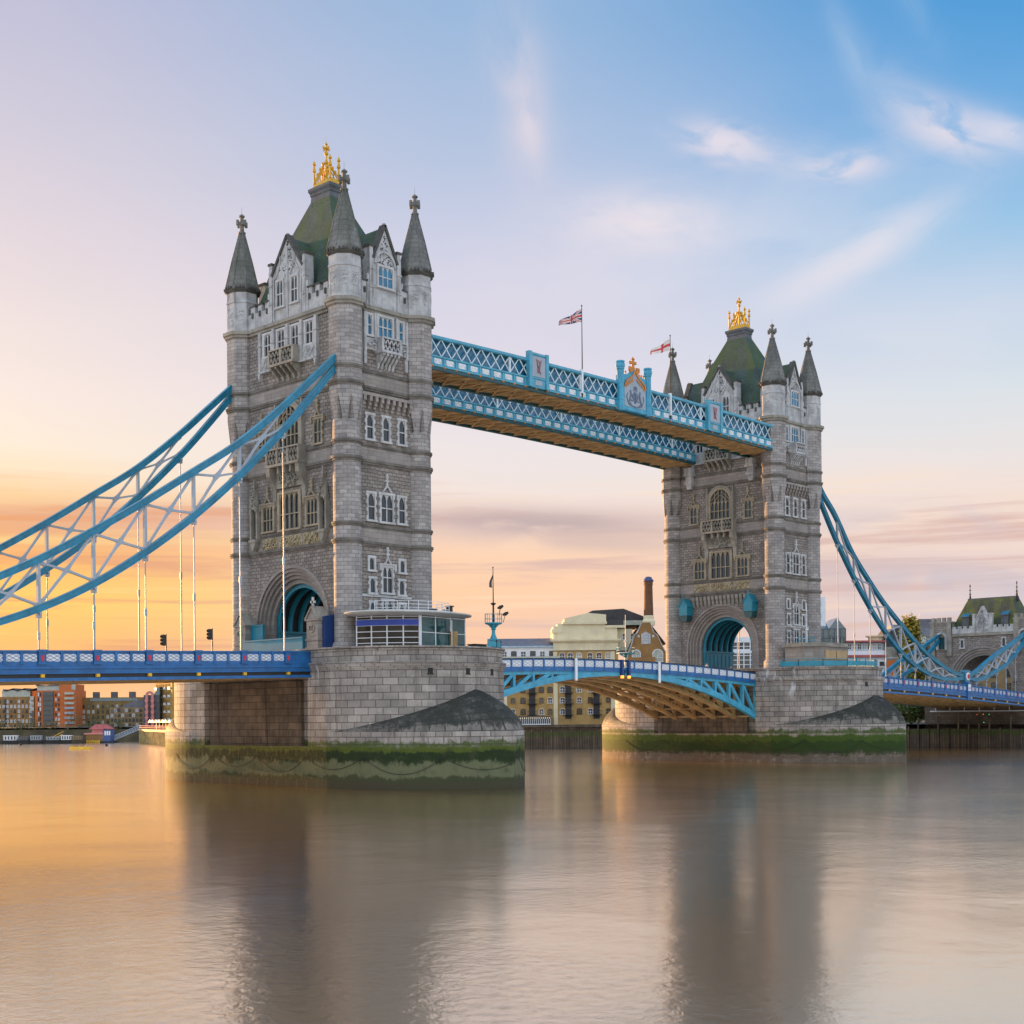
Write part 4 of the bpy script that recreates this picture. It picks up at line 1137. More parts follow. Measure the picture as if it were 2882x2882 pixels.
def brace_mesh(xa, xb, up, lo, y, vert=True):
    """crossed bracing of one panel with flared ends, plus the post at xa"""
    mb = MB()
    za, zb_, zc_, zd = interp(up, xa) - 0.25, interp(lo, xa) + 0.25, interp(up, xb) - 0.25, interp(lo, xb) + 0.25
    c = Vector(((xa + xb) / 2, y, (za + zb_ + zc_ + zd) / 4))
    for i, P_ in enumerate(((xa, za), (xb, zd), (xa, zb_), (xb, zc_))):
        p = Vector((P_[0], y, P_[1])); d = (c - p); n = Vector((-d.z, 0, d.x)).normalized()
        prof = ((0.0, 0.26), (0.14, 0.13), (0.24, 0.1), (0.76, 0.1), (0.88, 0.13), (1.0, 0.24))
        poly = [(p + d * f + n * w_) for f, w_ in prof] + [(p + d * f - n * w_) for f, w_ in prof[::-1]]
        mb.prism([(q.x, q.z) for q in poly], y - 0.11 - 0.004 * i, y + 0.11 + 0.004 * i)
    if vert and za - zb_ > 0.5:
        mb.prism([(xa - 0.14, zb_ - 0.3), (xa + 0.14, zb_ - 0.3), (xa + 0.11, za + 0.3), (xa - 0.11, za + 0.3)], y - 0.17, y + 0.17)
    return mb
def make_chain(label, x0, sg, y, hang, zdeck, upt, lot, extra=None):
    t = thing('suspension_chain', label, 'suspension chain', (x0 + sg * 8, y, zdeck(x0 + sg * 12)), 'blue suspension chains')
    up_ = smooth_tab(upt); lo_ = smooth_tab(lot)
    W_ = lambda tab: sorted([(x0 + sg * d, z) for d, z in tab])
    uw, lw = W_(up_), W_(lo_)
    m1 = MB(); chord(m1, uw, y, 0.6, 0.62); m1.build('upper_chord', M['chain'], t)
    m2 = MB(); chord(m2, lw, y, 0.6, 0.62); m2.build('lower_chord', M['chain'], t)
    hs = sorted(hang)
    for a, b in zip(hs[:-1], hs[1:]):
        xa, xb = (a, b)
        if min(interp(uw, a) - interp(lw, a), interp(uw, b) - interp(lw, b)) < 0.9: continue
        brace_mesh(xa, xb, uw, lw, y).build('brace', M['brace'], t)
    for x in hs:
        hanger_mesh(x, y, zdeck(x) - 0.1, interp(lw, x) - 0.5).build('hanger', M['brace'], t)
    return t
CY_ = 9.3
make_chain('blue suspension chain nearest the camera, rising left to right to the near tower', 0, -1, -CY_, hl[:12], zl, UP, LO)
make_chain('blue suspension chain on the far side of the left deck, behind the nearest one', 0, -1, CY_, hl[:12], zl, UP, LO)
UPR = [(4.6, 46.3), (8.2, 41.8), (12.3, 38.4), (17.4, 33.0), (22.5, 29.0), (27.5, 25.5), (32.5, 22.6), (37.3, 19.95), (42.3, 17.5), (47.0, 15.8), (52.1, 14.35), (57.6, 13.5)]
LOR = [(4.6, 44.6), (8.0, 40.1), (12.2, 35.0), (17.35, 29.6), (22.4, 25.0), (27.5, 21.0), (32.4, 17.95), (37.2, 15.6), (42.2, 14.1), (47.0, 13.2), (52.1, 12.95), (57.6, 13.3)]
SHU = [(58.4, 13.5), (62.5, 14.6), (66.4, 16.2), (70.7, 17.8), (75.1, 19.2), (79.4, 20.6), (83.2, 22.0), (87.0, 23.4)]
SHL = [(58.4, 13.3), (62.5, 13.0), (66.4, 13.6), (70.6, 14.7), (75.2, 16.1), (79.5, 18.2), (83.2, 20.4), (87.0, 22.6)]
for y, lab in ((-CY_, 'blue suspension chain sweeping down from the far tower to a red and white link'), (CY_, 'blue suspension chain on the far side of the right deck, ending in the gatehouse')):
    t = make_chain(lab, 82.3, 1, y, hr, zr, UPR, LOR)
    xl = 82.3 + 57.9
    su, slw = [(82.3 + d, z) for d, z in smooth_tab(SHU)], [(82.3 + d, z) for d, z in smooth_tab(SHL)]
    a = MB(); chord(a, su, y, 0.62, 0.62); a.build('upper_chord', M['chain'], t)
    a = MB(); chord(a, slw, y, 0.62, 0.62); a.build('lower_chord', M['chain'], t)
    h2 = [82.3 + 62.3 + 4.3 * k for k in range(5)]
    for p, q in zip(h2[:-1], h2[1:]): brace_mesh(p, q, su, slw, y).build('brace', M['brace'], t)
    for x in h2: hanger_mesh(x, y, zr(x) - 0.1, interp(slw, x) - 0.5).build('hanger', M['brace'], t)
    k = MB(); k.box(xl - 1.0, xl + 1.0, y - 0.4, y + 0.4, 12.7, 14.3); k.prism([(xl - 1.2, 14.3), (xl + 1.2, 14.3), (xl + 0.9, 14.65), (xl - 0.9, 14.65)], y - 0.45, y + 0.45)
    k.box(xl - 0.8, xl + 0.8, y - 0.45, y + 0.45, zr(xl) - 0.1, 12.7)
    lk = k.build('link_block', M['chain'], t)
    r_ = MB(); r_.m = Matrix.Translation((xl, y - 0.42, 13.5)) @ Matrix.Rotation(R(90), 4, 'X')
    r_.lathe(0, 0, [(0.72, 0), (0.72, 0.12), (0.6, 0.16)], 24)
    ro = r_.build('roundel', M['white'], lk)
    r_ = MB(); r_.m = Matrix.Translation((xl, y - 0.56, 13.5)) @ Matrix.Rotation(R(90), 4, 'X')
    r_.lathe(0, 0, [(0.44, 0), (0.44, 0.1)], 24)
    r_.build('roundel_centre', M['red'], lk)
    p = MB(); p.box(xl - 0.7, xl + 0.7, y - 0.75, y + 0.3, zr(xl) - 2.7, zr(xl) + 0.3); p.box(xl - 0.85, xl + 0.85, y - 0.85, y + 0.3, zr(xl) + 0.3, zr(xl) + 0.55); p.box(xl - 0.85, xl + 0.85, y - 0.85, y + 0.3, zr(xl) - 1.5, zr(xl) - 1.25)
    p.build('pedestal', M['royal'], t)
    p = MB(); p.box(xl - 0.5, xl + 0.5, y - 0.79, y - 0.75, zr(xl) - 1.05, zr(xl) + 0.15); p.build('pedestal_panel', M['white'], t)
    p = MB(); p.prism([(xl, zr(xl) - 0.85), (xl + 0.16, zr(xl) - 0.7), (xl + 0.16, zr(xl) - 0.4), (xl - 0.16, zr(xl) - 0.4), (xl - 0.16, zr(xl) - 0.7)], y - 0.84, y - 0.79); p.build('shield', M['red'], t)

# ------------------------------------------------------------------ bascules
def zb(x): return 14.2 + 0.12 - 0.00095 * (x - 41.15) ** 2 - 0.0085 * (x - 30)
def zlow(x): return zb(x) - 2.05 - 0.0049 * (x - 41.15) ** 2
def make_leaf(label, xa, xb):
    t = thing('bascule_leaf', label, 'bascule', ((xa + xb) / 2, 0, zb((xa + xb) / 2) - 2), 'lifting bascule leaves')
    n = 9; sgn = 1 if xb > xa else -1
    X_ = [xa + (xb - xa) * i / n for i in range(n + 1)]
    def strip(mb, y0, y1, f0, f1):
        for i in range(n):
            a, b = sorted((X_[i], X_[i + 1]))
            P = [(a, y0, f0(a)), (b, y0, f0(b)), (b, y1, f0(b)), (a, y1, f0(a)), (a, y0, f1(a)), (b, y0, f1(b)), (b, y1, f1(b)), (a, y1, f1(a))]
            for k in ((3, 2, 1, 0), (4, 5, 6, 7), (0, 1, 5, 4), (1, 2, 6, 5), (2, 3, 7, 6), (3, 0, 4, 7)): mb.face([P[q] for q in k])
    yo = 9.3
    rd = MB(); strip(rd, -yo + 0.2, yo - 0.2, lambda x: zb(x) - 1.5, lambda x: zb(x) - 1.15); rd.build('roadway', M['asphalt'], t)
    for s_ in (-1, 1):
        y = s_ * yo
        p = MB()
        strip(p, y - 0.1, y + 0.1, lambda x: zb(x) - 1.5, lambda x: zb(x) - 1.0)
        strip(p, y - 0.06, y + 0.06, lambda x: zb(x) - 0.2, lambda x: zb(x) - 0.06)
        strip(p, y - 0.14, y + 0.14, lambda x: zb(x) - 1.55, lambda x: zb(x) - 1.42)
        p.build('parapet', M['royal'], t)
        hr_ = MB(); strip(hr_, y - 0.13, y + 0.13, lambda x: zb(x) - 0.06, lambda x: zb(x) + 0.04); hr_.build('handrail', M['iron'], t)
        if s_ < 0:
            L = abs(xb - xa); m_ = int(L / 1.9); proto = None; pp = None
            for k in range(m_):
                a = xa + (xb - xa) * (k + 0.5) / m_
                if proto is None:
                    mb = MB(); panel_mesh(mb, a - 0.84, a + 0.84, zb(a) - 0.98, zb(a) - 0.2, y - 0.03, -1); proto = (mb.build('railing_panel', [M['white'], M['pale_line']], t), a, zb(a))
                else: copy_part(proto[0], t, (a - proto[1], 0, zb(a) - proto[2]))
                a2 = xa + (xb - xa) * k / m_
                if pp is None:
                    mb = MB(); mb.box(a2 - 0.1, a2 + 0.1, y - 0.14, y + 0.06, zb(a2) - 1.45, zb(a2)); pp = (mb.build('post', M['royal'], t), a2, zb(a2))
                else: copy_part(pp[0], t, (a2 - pp[1], 0, zb(a2) - pp[2]))
    # outer trusses
    for s_ in (-1, 1):
        y = s_ * 9.0
        g = MB()
        strip(g, y - 0.3, y + 0.3, zlow, lambda x: zlow(x) + 0.55 + 0.012 * abs(x - 41.15))
        strip(g, y - 0.25, y + 0.25, lambda x: zb(x) - 1.95, lambda x: zb(x) - 1.5)
        solid = [x for x in X_]
        for i in range(n):
            a, b = X_[i], X_[i + 1]
            if abs((a + b) / 2 - 41.15) < 5.5:
                lo_, hi_ = sorted((a, b))
                g.face([(lo_, y - 0.28, zlow(lo_)), (hi_, y - 0.28, zlow(hi_)), (hi_, y - 0.28, zb(hi_) - 1.5), (lo_, y - 0.28, zb(lo_) - 1.5)])
                continue
            g.beam((b, y, zb(b) - 1.7), (a, y, zlow(a) + 0.4), 0.46, 0.36, (0, 1, 0))
            g.box(a - 0.2, a + 0.2, y - 0.24, y + 0.24, zlow(a) + 0.3, zb(a) - 1.6)
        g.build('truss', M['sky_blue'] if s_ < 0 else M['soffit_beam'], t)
    for yy in (-5.4, -1.8, 1.8, 5.4):
        g = MB()
        strip(g, yy - 0.38, yy + 0.38, zlow, lambda x: zlow(x) + 0.42)
        strip(g, yy - 0.25, yy + 0.25, lambda x: zb(x) - 2.0, lambda x: zb(x) - 1.5)
        for i in range(n):
            a, b = X_[i], X_[i + 1]
            g.box(a - 0.15, a + 0.15, yy - 0.2, yy + 0.2, zlow(a) + 0.3, zb(a) - 1.6)
            if abs((a + b) / 2 - 41.15) > 5: g.beam((b, yy, zb(b) - 1.7), (a, yy, zlow(a) + 0.4), 0.24, 0.3, (0, 1, 0))
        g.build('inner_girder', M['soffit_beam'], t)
    cb = MB()
    for i in range(n + 1):
        a = X_[i]
        cb.box(a - 0.12, a + 0.12, -8.7, 8.7, zlow(a) + 0.3, zlow(a) + 0.55)
        cb.box(a - 0.12, a + 0.12, -8.9, 8.9, zb(a) - 2.0, zb(a) - 1.5)
    cb.build('cross_beams', M['soffit_beam'], t)
    w_ = MB(); xw = 31.2 if xb < 41.2 and xa < 41.2 else 48.25
    w_.box(xw - 0.2, xw + 0.2, -9.75, -9.6, zb(xw) - 2.75, zb(xw) + 0.02); w_.build('tide_board', M['white'], t)
    xe = xb - sgn * 0.5
    e = MB(); e.box(xe - 0.18, xe + 0.18, -9.75, -9.4, zb(xe) - 2.0, zb(xe) + 0.05); e.build('end_post', M['navy'], t)
    lm = MB(); lm.lathe(xe, -9.6, [(0.14, zb(xe) - 2.35), (0.22, zb(xe) - 2.3), (0.22, zb(xe) - 2.0)], 8); lm.build('navigation_light', GLOW_A, t)
    return t
GLOW_A = glow('amber lamp', (1.0, 0.32, 0.04), 2.0)
make_leaf('bascule leaf hinged at the near tower, light blue truss under white railing', 10.2, 40.95)
make_leaf('bascule leaf hinged at the far tower, its ochre girders lit from behind', 72.1, 41.35)

# ------------------------------------------------------------------ high walkways
def zc(x): return 0.38 * (1 - ((x - 41.15) / 36) ** 2)
M['lattice'] = paint('pale blue white paint', (0.58, 0.68, 0.72), 0.5, 0, 0.08, 0.5, 0, 0.2, (0.3, 0.36, 0.4))
M['walk_blue'] = paint('faded walkway blue', (0.075, 0.335, 0.455), 0.45, 0, 0.16, 0.9, 0, 0.35, (0.05, 0.18, 0.25))
M['dull_red'] = paint('dull red relief', (0.33, 0.13, 0.14), 0.6)
def make_walkway(label, y0, y1, seen):
    """y0 is the face towards the camera, y1 the other face"""
    xa, xb = 6.6, 77.0
    t = thing('high_walkway', label, 'walkway', (41.15, (y0 + y1) / 2, 46.2), 'high level walkways')
    n = 16
    X_ = [xa + (xb - xa) * i / n for i in range(n + 1)]
    def strip(mb, ya, yb, z0, z1):
        for i in range(n):
            a, b = X_[i], X_[i + 1]
            P = [(a, ya, z0 + zc(a)), (b, ya, z0 + zc(b)), (b, yb, z0 + zc(b)), (a, yb, z0 + zc(a)), (a, ya, z1 + zc(a)), (b, ya, z1 + zc(b)), (b, yb, z1 + zc(b)), (a, yb, z1 + zc(a))]
            for k in ((3, 2, 1, 0), (4, 5, 6, 7), (0, 1, 5, 4), (1, 2, 6, 5), (2, 3, 7, 6), (3, 0, 4, 7)): mb.face([P[q] for q in k])
    for y, s_ in ((y0, 1), (y1, -1)):        # s_: inward direction
        p = MB()
        strip(p, y - s_ * 0.10, y + s_ * 0.35, 49.35, 49.75); strip(p, y - s_ * 0.2, y + s_ * 0.1, 49.42, 49.55)
        p.build('top_chord', M['walk_blue'], t)
        f = MB()
        strip(f, y, y + s_ * 0.3, 46.35, 47.45); strip(f, y - s_ * 0.14, y, 47.33, 47.5); strip(f, y - s_ * 0.12, y, 46.3, 46.5)
        f.build('fascia', M['walk_blue'], t)
        d = MB(); strip(d, y - s_ * 0.05, y + s_ * 0.35, 45.92 if s_ > 0 else 45.72, 46.32); d.build('bottom_flange', M['dark_teal'], t)
        la = MB(); d_ = 1.6; m_ = int((xb - xa) / d_)
        for k in range(m_ + 1):
            a = xa + d_ * k
            for q in (-1, 1):
                b = a + q * d_ * 1.0
                if b < xa - 1.8 or b > xb + 1.8: continue
                la.beam((a, y + s_ * (0.08 + 0.06 * q), 47.45 + zc(a)), (b, y + s_ * (0.08 + 0.06 * q), 49.4 + zc(b)), 0.13, 0.06, (0, 1, 0))
            if k % 8 == 0: la.box(a - 0.14, a + 0.14, y, y + s_ * 0.2, 47.4 + zc(a), 49.4 + zc(a))
        la.build('lattice', M['lattice'], t)
        gl = MB(); strip(gl, y + s_ * 0.55, y + s_ * 0.6, 47.4, 49.4); gl.build('glazing', M['pane_blue'], t)
        if s_ > 0:
            pm = None; bm_ = None; pitch = 1.92; mm = int((xb - xa) / pitch)
            for k in range(mm):
                a = xa + pitch * (k + 0.5); z = zc(a)
                if pm is None:
                    q = MB(); q.box(a - 0.55, a + 0.55, y - 0.03, y, 46.62, 47.22); relief(q, 0, 0, 0, 0, 0, 1)
                    q.m = frame((a, y - 0.03, z - z), (1, 0, 0), (0, 1, 0)); relief(q, -0.45, 0.45, 46.7, 47.12, 12, 5, 0.05); q.m = Matrix.Identity(4)
                    pm = (q.build('fascia_panel', M['white'], t), a, 0); pm[0].location.z += z
                    r_ = MB()
                    r_.box(a - 0.96 - 0.1, a - 0.96 + 0.1, y - 0.08, y, 46.5, 47.35)
                    pr = (r_.build('fascia_rib', M['walk_blue'], t), a); pr[0].location.z += z
                    b_ = MB(); b_.lathe(a - 0.96, y - 0.05, [(0.02, 46.1), (0.16, 46.16), (0.18, 46.28), (0.1, 46.36)], 8)
                    bm_ = (b_.build('boss', M['orange'], t), a); bm_[0].location.z += z
                    z00 = z
                else:
                    for o in (pm, pr, bm_): copy_part(o[0], t, (a - o[1], 0, z - z00))
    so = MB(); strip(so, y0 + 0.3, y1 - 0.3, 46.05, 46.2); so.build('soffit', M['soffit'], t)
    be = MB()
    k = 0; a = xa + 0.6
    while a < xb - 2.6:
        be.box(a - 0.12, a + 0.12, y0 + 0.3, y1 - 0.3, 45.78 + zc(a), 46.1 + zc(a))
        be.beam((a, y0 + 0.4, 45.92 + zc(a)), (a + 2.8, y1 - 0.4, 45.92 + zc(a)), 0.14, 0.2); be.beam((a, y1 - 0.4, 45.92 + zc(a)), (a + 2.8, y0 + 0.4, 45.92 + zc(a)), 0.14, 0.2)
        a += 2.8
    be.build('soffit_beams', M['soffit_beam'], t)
    rf = MB(); ym = (y0 + y1) / 2
    for i in range(n):
        a, b = X_[i], X_[i + 1]
        for ya, yb in ((y0 + 0.1, ym), (y1 - 0.1, ym)):
            q = [(a, ya, 49.8 + zc(a)), (b, ya, 49.8 + zc(b)), (b, yb, 50.25 + zc(b)), (a, yb, 50.25 + zc(a))]
            rf.face(q if ya < yb else q[::-1])
    rf.build('roof', M['lead'], t)
    return t
wk = make_walkway('high walkway nearer the camera, with painted crest and monogram panels', -10.0, -4.9, True)
make_walkway('plain high walkway behind the crested one, with warm lit soffit', 4.4, 9.9, False)
def badge(xm, hw, lab, seed):
    p = MB(); y = -10.0; z = zc(xm)
    p.box(xm - hw, xm + hw, y - 0.35, y + 0.2, 46.3 + z, 50.2 + z); p.box(xm - hw - 0.12, xm + hw + 0.12, y - 0.45, y + 0.2, 50.2 + z, 50.45 + z)
    for s_ in (-1, 1): p.box(xm + s_ * hw - 0.25, xm + s_ * hw + 0.25, y - 0.5, y + 0.1, 46.3 + z, 50.55 + z)
    p.box(xm - hw, xm + hw, y - 0.45, y, 47.35 + z, 47.5 + z)
    o = p.build('monogram_panel', M['walk_blue'], wk)
    q = MB(); q.box(xm - hw + 0.3, xm + hw - 0.3, y - 0.4, y - 0.35, 47.6 + z, 50.05 + z); q.box(xm - 0.6, xm + 0.6, y - 0.4, y - 0.35, 46.6 + z, 47.2 + z)
    q.build('panel_field', M['brace'], o)
    e = MB(); e.cur = 0
    # interlaced V, R and I cipher in dull red
    for dx_ in (-0.18, 0.18):
        pass
    yb = y - 0.44
    e.beam((xm - 0.42, yb, 49.7 + z), (xm, yb, 48.1 + z), 0.1, 0.06, (0, 1, 0)); e.beam((xm + 0.42, yb, 49.7 + z), (xm, yb, 48.1 + z), 0.1, 0.06, (0, 1, 0))
    e.beam((xm - 0.22, yb, 48.1 + z), (xm - 0.22, yb, 49.6 + z), 0.1, 0.06, (0, 1, 0)); e.beam((xm - 0.2, yb, 48.8 + z), (xm + 0.35, yb, 48.0 + z), 0.1, 0.06, (0, 1, 0))
    for k in range(8):
        t0, t1 = -math.pi / 2 + math.pi * k / 8, -math.pi / 2 + math.pi * (k + 1) / 8
        e.beam((xm - 0.22 + 0.4 * math.cos(t0), yb, 49.2 + z + 0.4 * math.sin(t0)), (xm - 0.22 + 0.4 * math.cos(t1), yb, 49.2 + z + 0.4 * math.sin(t1)), 0.1, 0.06, (0, 1, 0))
    e.build('monogram', M['dull_red'], o)
badge(24.0, 1.5, '', 1)
badge(60.6, 1.5, '', 2)
M['arms'] = paint('slate blue relief', (0.13, 0.17, 0.24), 0.6)
# central crest
def crest():
    xm, hw, y = 42.6, 3.0, -10.0; z = zc(xm)
    p = MB()
    p.prism([(xm - hw, 46.1 + z), (xm + hw, 46.1 + z), (xm + hw, 50.6 + z), (xm + 0.9, 51.0 + z), (xm, 51.7 + z), (xm - 0.9, 51.0 + z), (xm - hw, 50.6 + z)], y - 0.4, y + 0.3)
    for s_ in (-1, 1):
        x = xm + s_ * (hw - 0.15)
        p.lathe(x, y - 0.3, [(0.5, 46.0 + z), (0.5, 47.3 + z), (0.55, 47.35 + z), (0.55, 47.5 + z), (0.46, 47.55 + z), (0.46, 51.2 + z), (0.55, 51.3 + z), (0.55, 51.45 + z), (0.62, 51.6 + z), (0.62, 51.95 + z), (0.5, 52.05 + z), (0.6, 52.2 + z), (0.55, 52.35 + z)], 8, R(22.5))
    p.box(xm - hw, xm + hw, y - 0.5, y, 46.2 + z, 46.5 + z)
    o = p.build('crest_panel', M['sky_blue'], wk)
    f = MB()
    f.prism([(xm - 2.2, 46.7 + z), (xm + 2.2, 46.7 + z), (xm + 2.2, 49.3 + z), (xm + 1.5, 50.1 + z), (xm, 51.2 + z), (xm - 1.5, 50.1 + z), (xm - 2.2, 49.3 + z)], y - 0.44, y - 0.4)
    f.build('crest_field', M['brace'], o)
    a = MB(); yb = y - 0.48
    # quartered shield, helm and crown, lion and unicorn supporters, scroll
    def B_(x0_, z0_, x1_, z1_, w_): a.beam((xm + x0_, yb, z0_ + z), (xm + x1_, yb, z1_ + z), w_, 0.08, (0, 1, 0))
    a.prism([(xm, 47.2 + z), (xm + 0.5, 47.6 + z), (xm + 0.55, 48.4 + z), (xm - 0.55, 48.4 + z), (xm - 0.5, 47.6 + z)], y - 0.47, y - 0.44)
    B_(-0.55, 48.4, 0.55, 48.4, 0.1); B_(0, 47.25, 0, 48.4, 0.06); B_(-0.5, 47.85, 0.5, 47.85, 0.06)
    B_(-0.3, 48.6, 0.3, 48.6, 0.2); B_(-0.35, 48.95, 0.35, 48.95, 0.12); B_(-0.3, 49.1, -0.2, 49.4, 0.1); B_(0, 49.1, 0, 49.5, 0.12); B_(0.3, 49.1, 0.2, 49.4, 0.1)
    for s_ in (-1, 1):
        B_(s_ * 1.35, 47.0, s_ * 1.1, 47.7, 0.22); B_(s_ * 1.1, 47.7, s_ * 0.85, 48.4, 0.26); B_(s_ * 0.85, 48.4, s_ * 1.05, 48.85, 0.26); B_(s_ * 0.85, 48.3, s_ * 0.5, 48.0, 0.1)
        B_(s_ * 1.05, 47.7, s_ * 0.6, 47.5, 0.1); B_(s_ * 1.2, 47.3, s_ * 0.8, 47.0, 0.1); B_(s_ * 1.4, 47.2, s_ * 1.8, 47.9, 0.08); B_(s_ * 1.8, 47.9, s_ * 1.6, 48.4, 0.08)
    B_(-1.2, 46.95, 0, 46.8, 0.12); B_(0, 46.8, 1.2, 46.95, 0.12)
    a.build('coat_of_arms', M['arms'], o)
    g = MB()
    for s_ in (-1, 1):
        pts = [(2.2, 49.3), (1.9, 49.9), (1.2, 50.35), (0.5, 50.8), (0.0, 51.5)]
        for p0, p1 in zip(pts[:-1], pts[1:]): g.beam((xm + s_ * p0[0], y - 0.5, p0[1] + z), (xm + s_ * p1[0], y - 0.5, p1[1] + z), 0.2, 0.14, (0, 1, 0))
        for k in range(4): g.beam((xm + s_ * (1.9 - 0.42 * k), y - 0.48, 49.2 + z + 0.28 * k), (xm + s_ * (1.6 - 0.42 * k), y - 0.48, 49.75 + z + 0.24 * k), 0.2, 0.08, (0, 1, 0))
        for k in range(3): g.lathe(xm + s_ * (1.4 + 0.45 * k), y, [(0.05, 50.8 + z), (0.06, 51.1 + z), (0.14, 51.2 + z), (0.02, 51.45 + z)], 6)
        g.prism([(xm + s_ * 0.75, 51.2 + z), (xm + s_ * 1.1, 51.5 + z), (xm + s_ * 1.05, 52.0 + z), (xm + s_ * 0.45, 52.0 + z), (xm + s_ * 0.35, 51.5 + z)], y - 0.4, y - 0.2)
    g.lathe(xm, y - 0.1, [(0.28, 51.4 + z), (0.3, 52.0 + z), (0.2, 52.1 + z), (0.2, 53.0 + z), (0.28, 53.1 + z), (0.16, 53.2 + z), (0.02, 53.45 + z)], 8)
    g.box(xm - 0.6, xm + 0.6, y - 0.25, y + 0.05, 52.45 + z, 52.8 + z)
    g.build('crest_ornament', M['orange'], o)
crest()
# ------------------------------------------------------------------ pieces only one tower has
def niches():
    F = FX[-1]
    for u in (-6.15, 6.15):
        n = MB(F)
        n.prism([(u - 0.5, 27.0), (u + 0.5, 27.0), (u + 0.3, 26.4), (u, 26.0), (u - 0.3, 26.4)], -0.75, 0)
        n.box(u - 0.6, u + 0.6, -0.85, 0, 27.0, 27.3)
        for q in (-1, 1):
            n.box(u + q * 0.55 - 0.11, u + q * 0.55 + 0.11, -0.6, 0, 27.3, 31.0)
            n.prism([(u + q * 0.55 - 0.14, 31.0), (u + q * 0.55 + 0.14, 31.0), (u + q * 0.55, 32.6)], -0.6, -0.3)
        n.ring(u, 30.4, 0.42, 0.62, 0, math.pi, -0.7, 0, 10)
        n.prism([(u - 0.7, 30.7), (u + 0.7, 30.7), (u, 32.9)], -0.62, -0.1)
        n.box(u - 0.08, u + 0.08, -0.5, -0.2, 32.7, 34.1); n.box(u - 0.2, u + 0.2, -0.55, -0.15, 33.2, 33.4)
        relief(n, u - 0.5, u + 0.5, 30.9, 32.6, 10, 5, 0.8, True)
        o = n.build('statue_niche', M['portland_dirty'], near)
        d = MB(F); d.box(u - 0.44, u + 0.44, -0.05, 0.0, 27.3, 30.4); d.build('niche_back', M['dark'], o)  # dark slab on the flat wall paints the depth shade of the niche
niches()
def far_extras():
    Fm = frame((82.3 - WX, 0, 0), (0, -1, 0), (1, 0, 0))
    c = MB(Fm)
    for k in range(15):
        u = -5.1 + 10.2 * k / 14
        c.box(u - 0.22, u + 0.22, -0.42, 0, 24.7, 25.3); c.box(u - 0.2, u + 0.2, -0.28, 0, 24.1, 24.7); c.box(u - 0.16, u + 0.16, -0.14, 0, 23.7, 24.1)
    c.build('corbel_table', M['portland_dirty'], far)
    for y0, y1 in ((-10.0, -4.9), (4.4, 9.9)):
        for y in (y0 + 1.1, y1 - 0.9):
            b = MB(Fm); u = -y
            b.prism([(u - 0.55, 43.0), (u - 0.35, 42.2), (u + 0.35, 42.2), (u + 0.55, 43.0)], -0.7, 0)
            b.box(u - 0.65, u + 0.65, -0.95, 0, 43.0, 43.4); b.box(u - 0.55, u + 0.55, -0.8, 0, 43.4, 44.2); b.box(u - 0.75, u + 0.75, -1.2, 0, 44.2, 44.5); b.box(u - 0.6, u + 0.6, -1.1, 0, 44.5, 45.5)
            b.build('walkway_corbel', M['portland'], far)
    dr = MB(frame((82.3, -WY, 0), (1, 0, 0), (0, 1, 0)))
    dr.ring(0, 16.0, 0.85, 1.25, 0, math.pi, -0.25, 0, 12); dr.box(-1.25, -0.85, -0.25, 0, 13.6, 16.0); dr.box(0.85, 1.25, -0.25, 0, 13.6, 16.0)
    o = dr.build('doorway', M['portland'], far)
    for u in (-6.15, 5.75):
        t = thing('lantern_box', 'gabled teal lantern box on the far tower, ' + ('left' if u < 0 else 'right') + ' of its road arch', 'lantern', (82.3 - WX - 0.7, -u, 21.6), 'teal lantern boxes')
        b = MB(Fm)
        b.prism([(u - 0.75, 22.5), (u + 0.75, 22.5), (u + 0.75, 24.0), (u, 25.0), (u - 0.75, 24.0)], -1.6, -0.05)
        b.build('casing', M['teal'], t)
        b = MB(Fm); b.prism([(u - 0.55, 21.6), (u + 0.55, 21.6), (u + 0.75, 22.5), (u - 0.75, 22.5)], -1.5, -0.2); b.build('lower_grille', M['dark_teal'], t)
        b = MB(Fm)
        for q in (-1, 1): b.beam((u + q * 0.9, -0.85, 23.85), (u, -0.85, 25.1), 1.7, 0.1, (0, 0, 1))
        b.lathe(u, -1.5, [(0.1, 24.9), (0.1, 25.3), (0.2, 25.4), (0.02, 25.7)], 6); b.build('gable_roof', M['teal'], t)
far_extras()
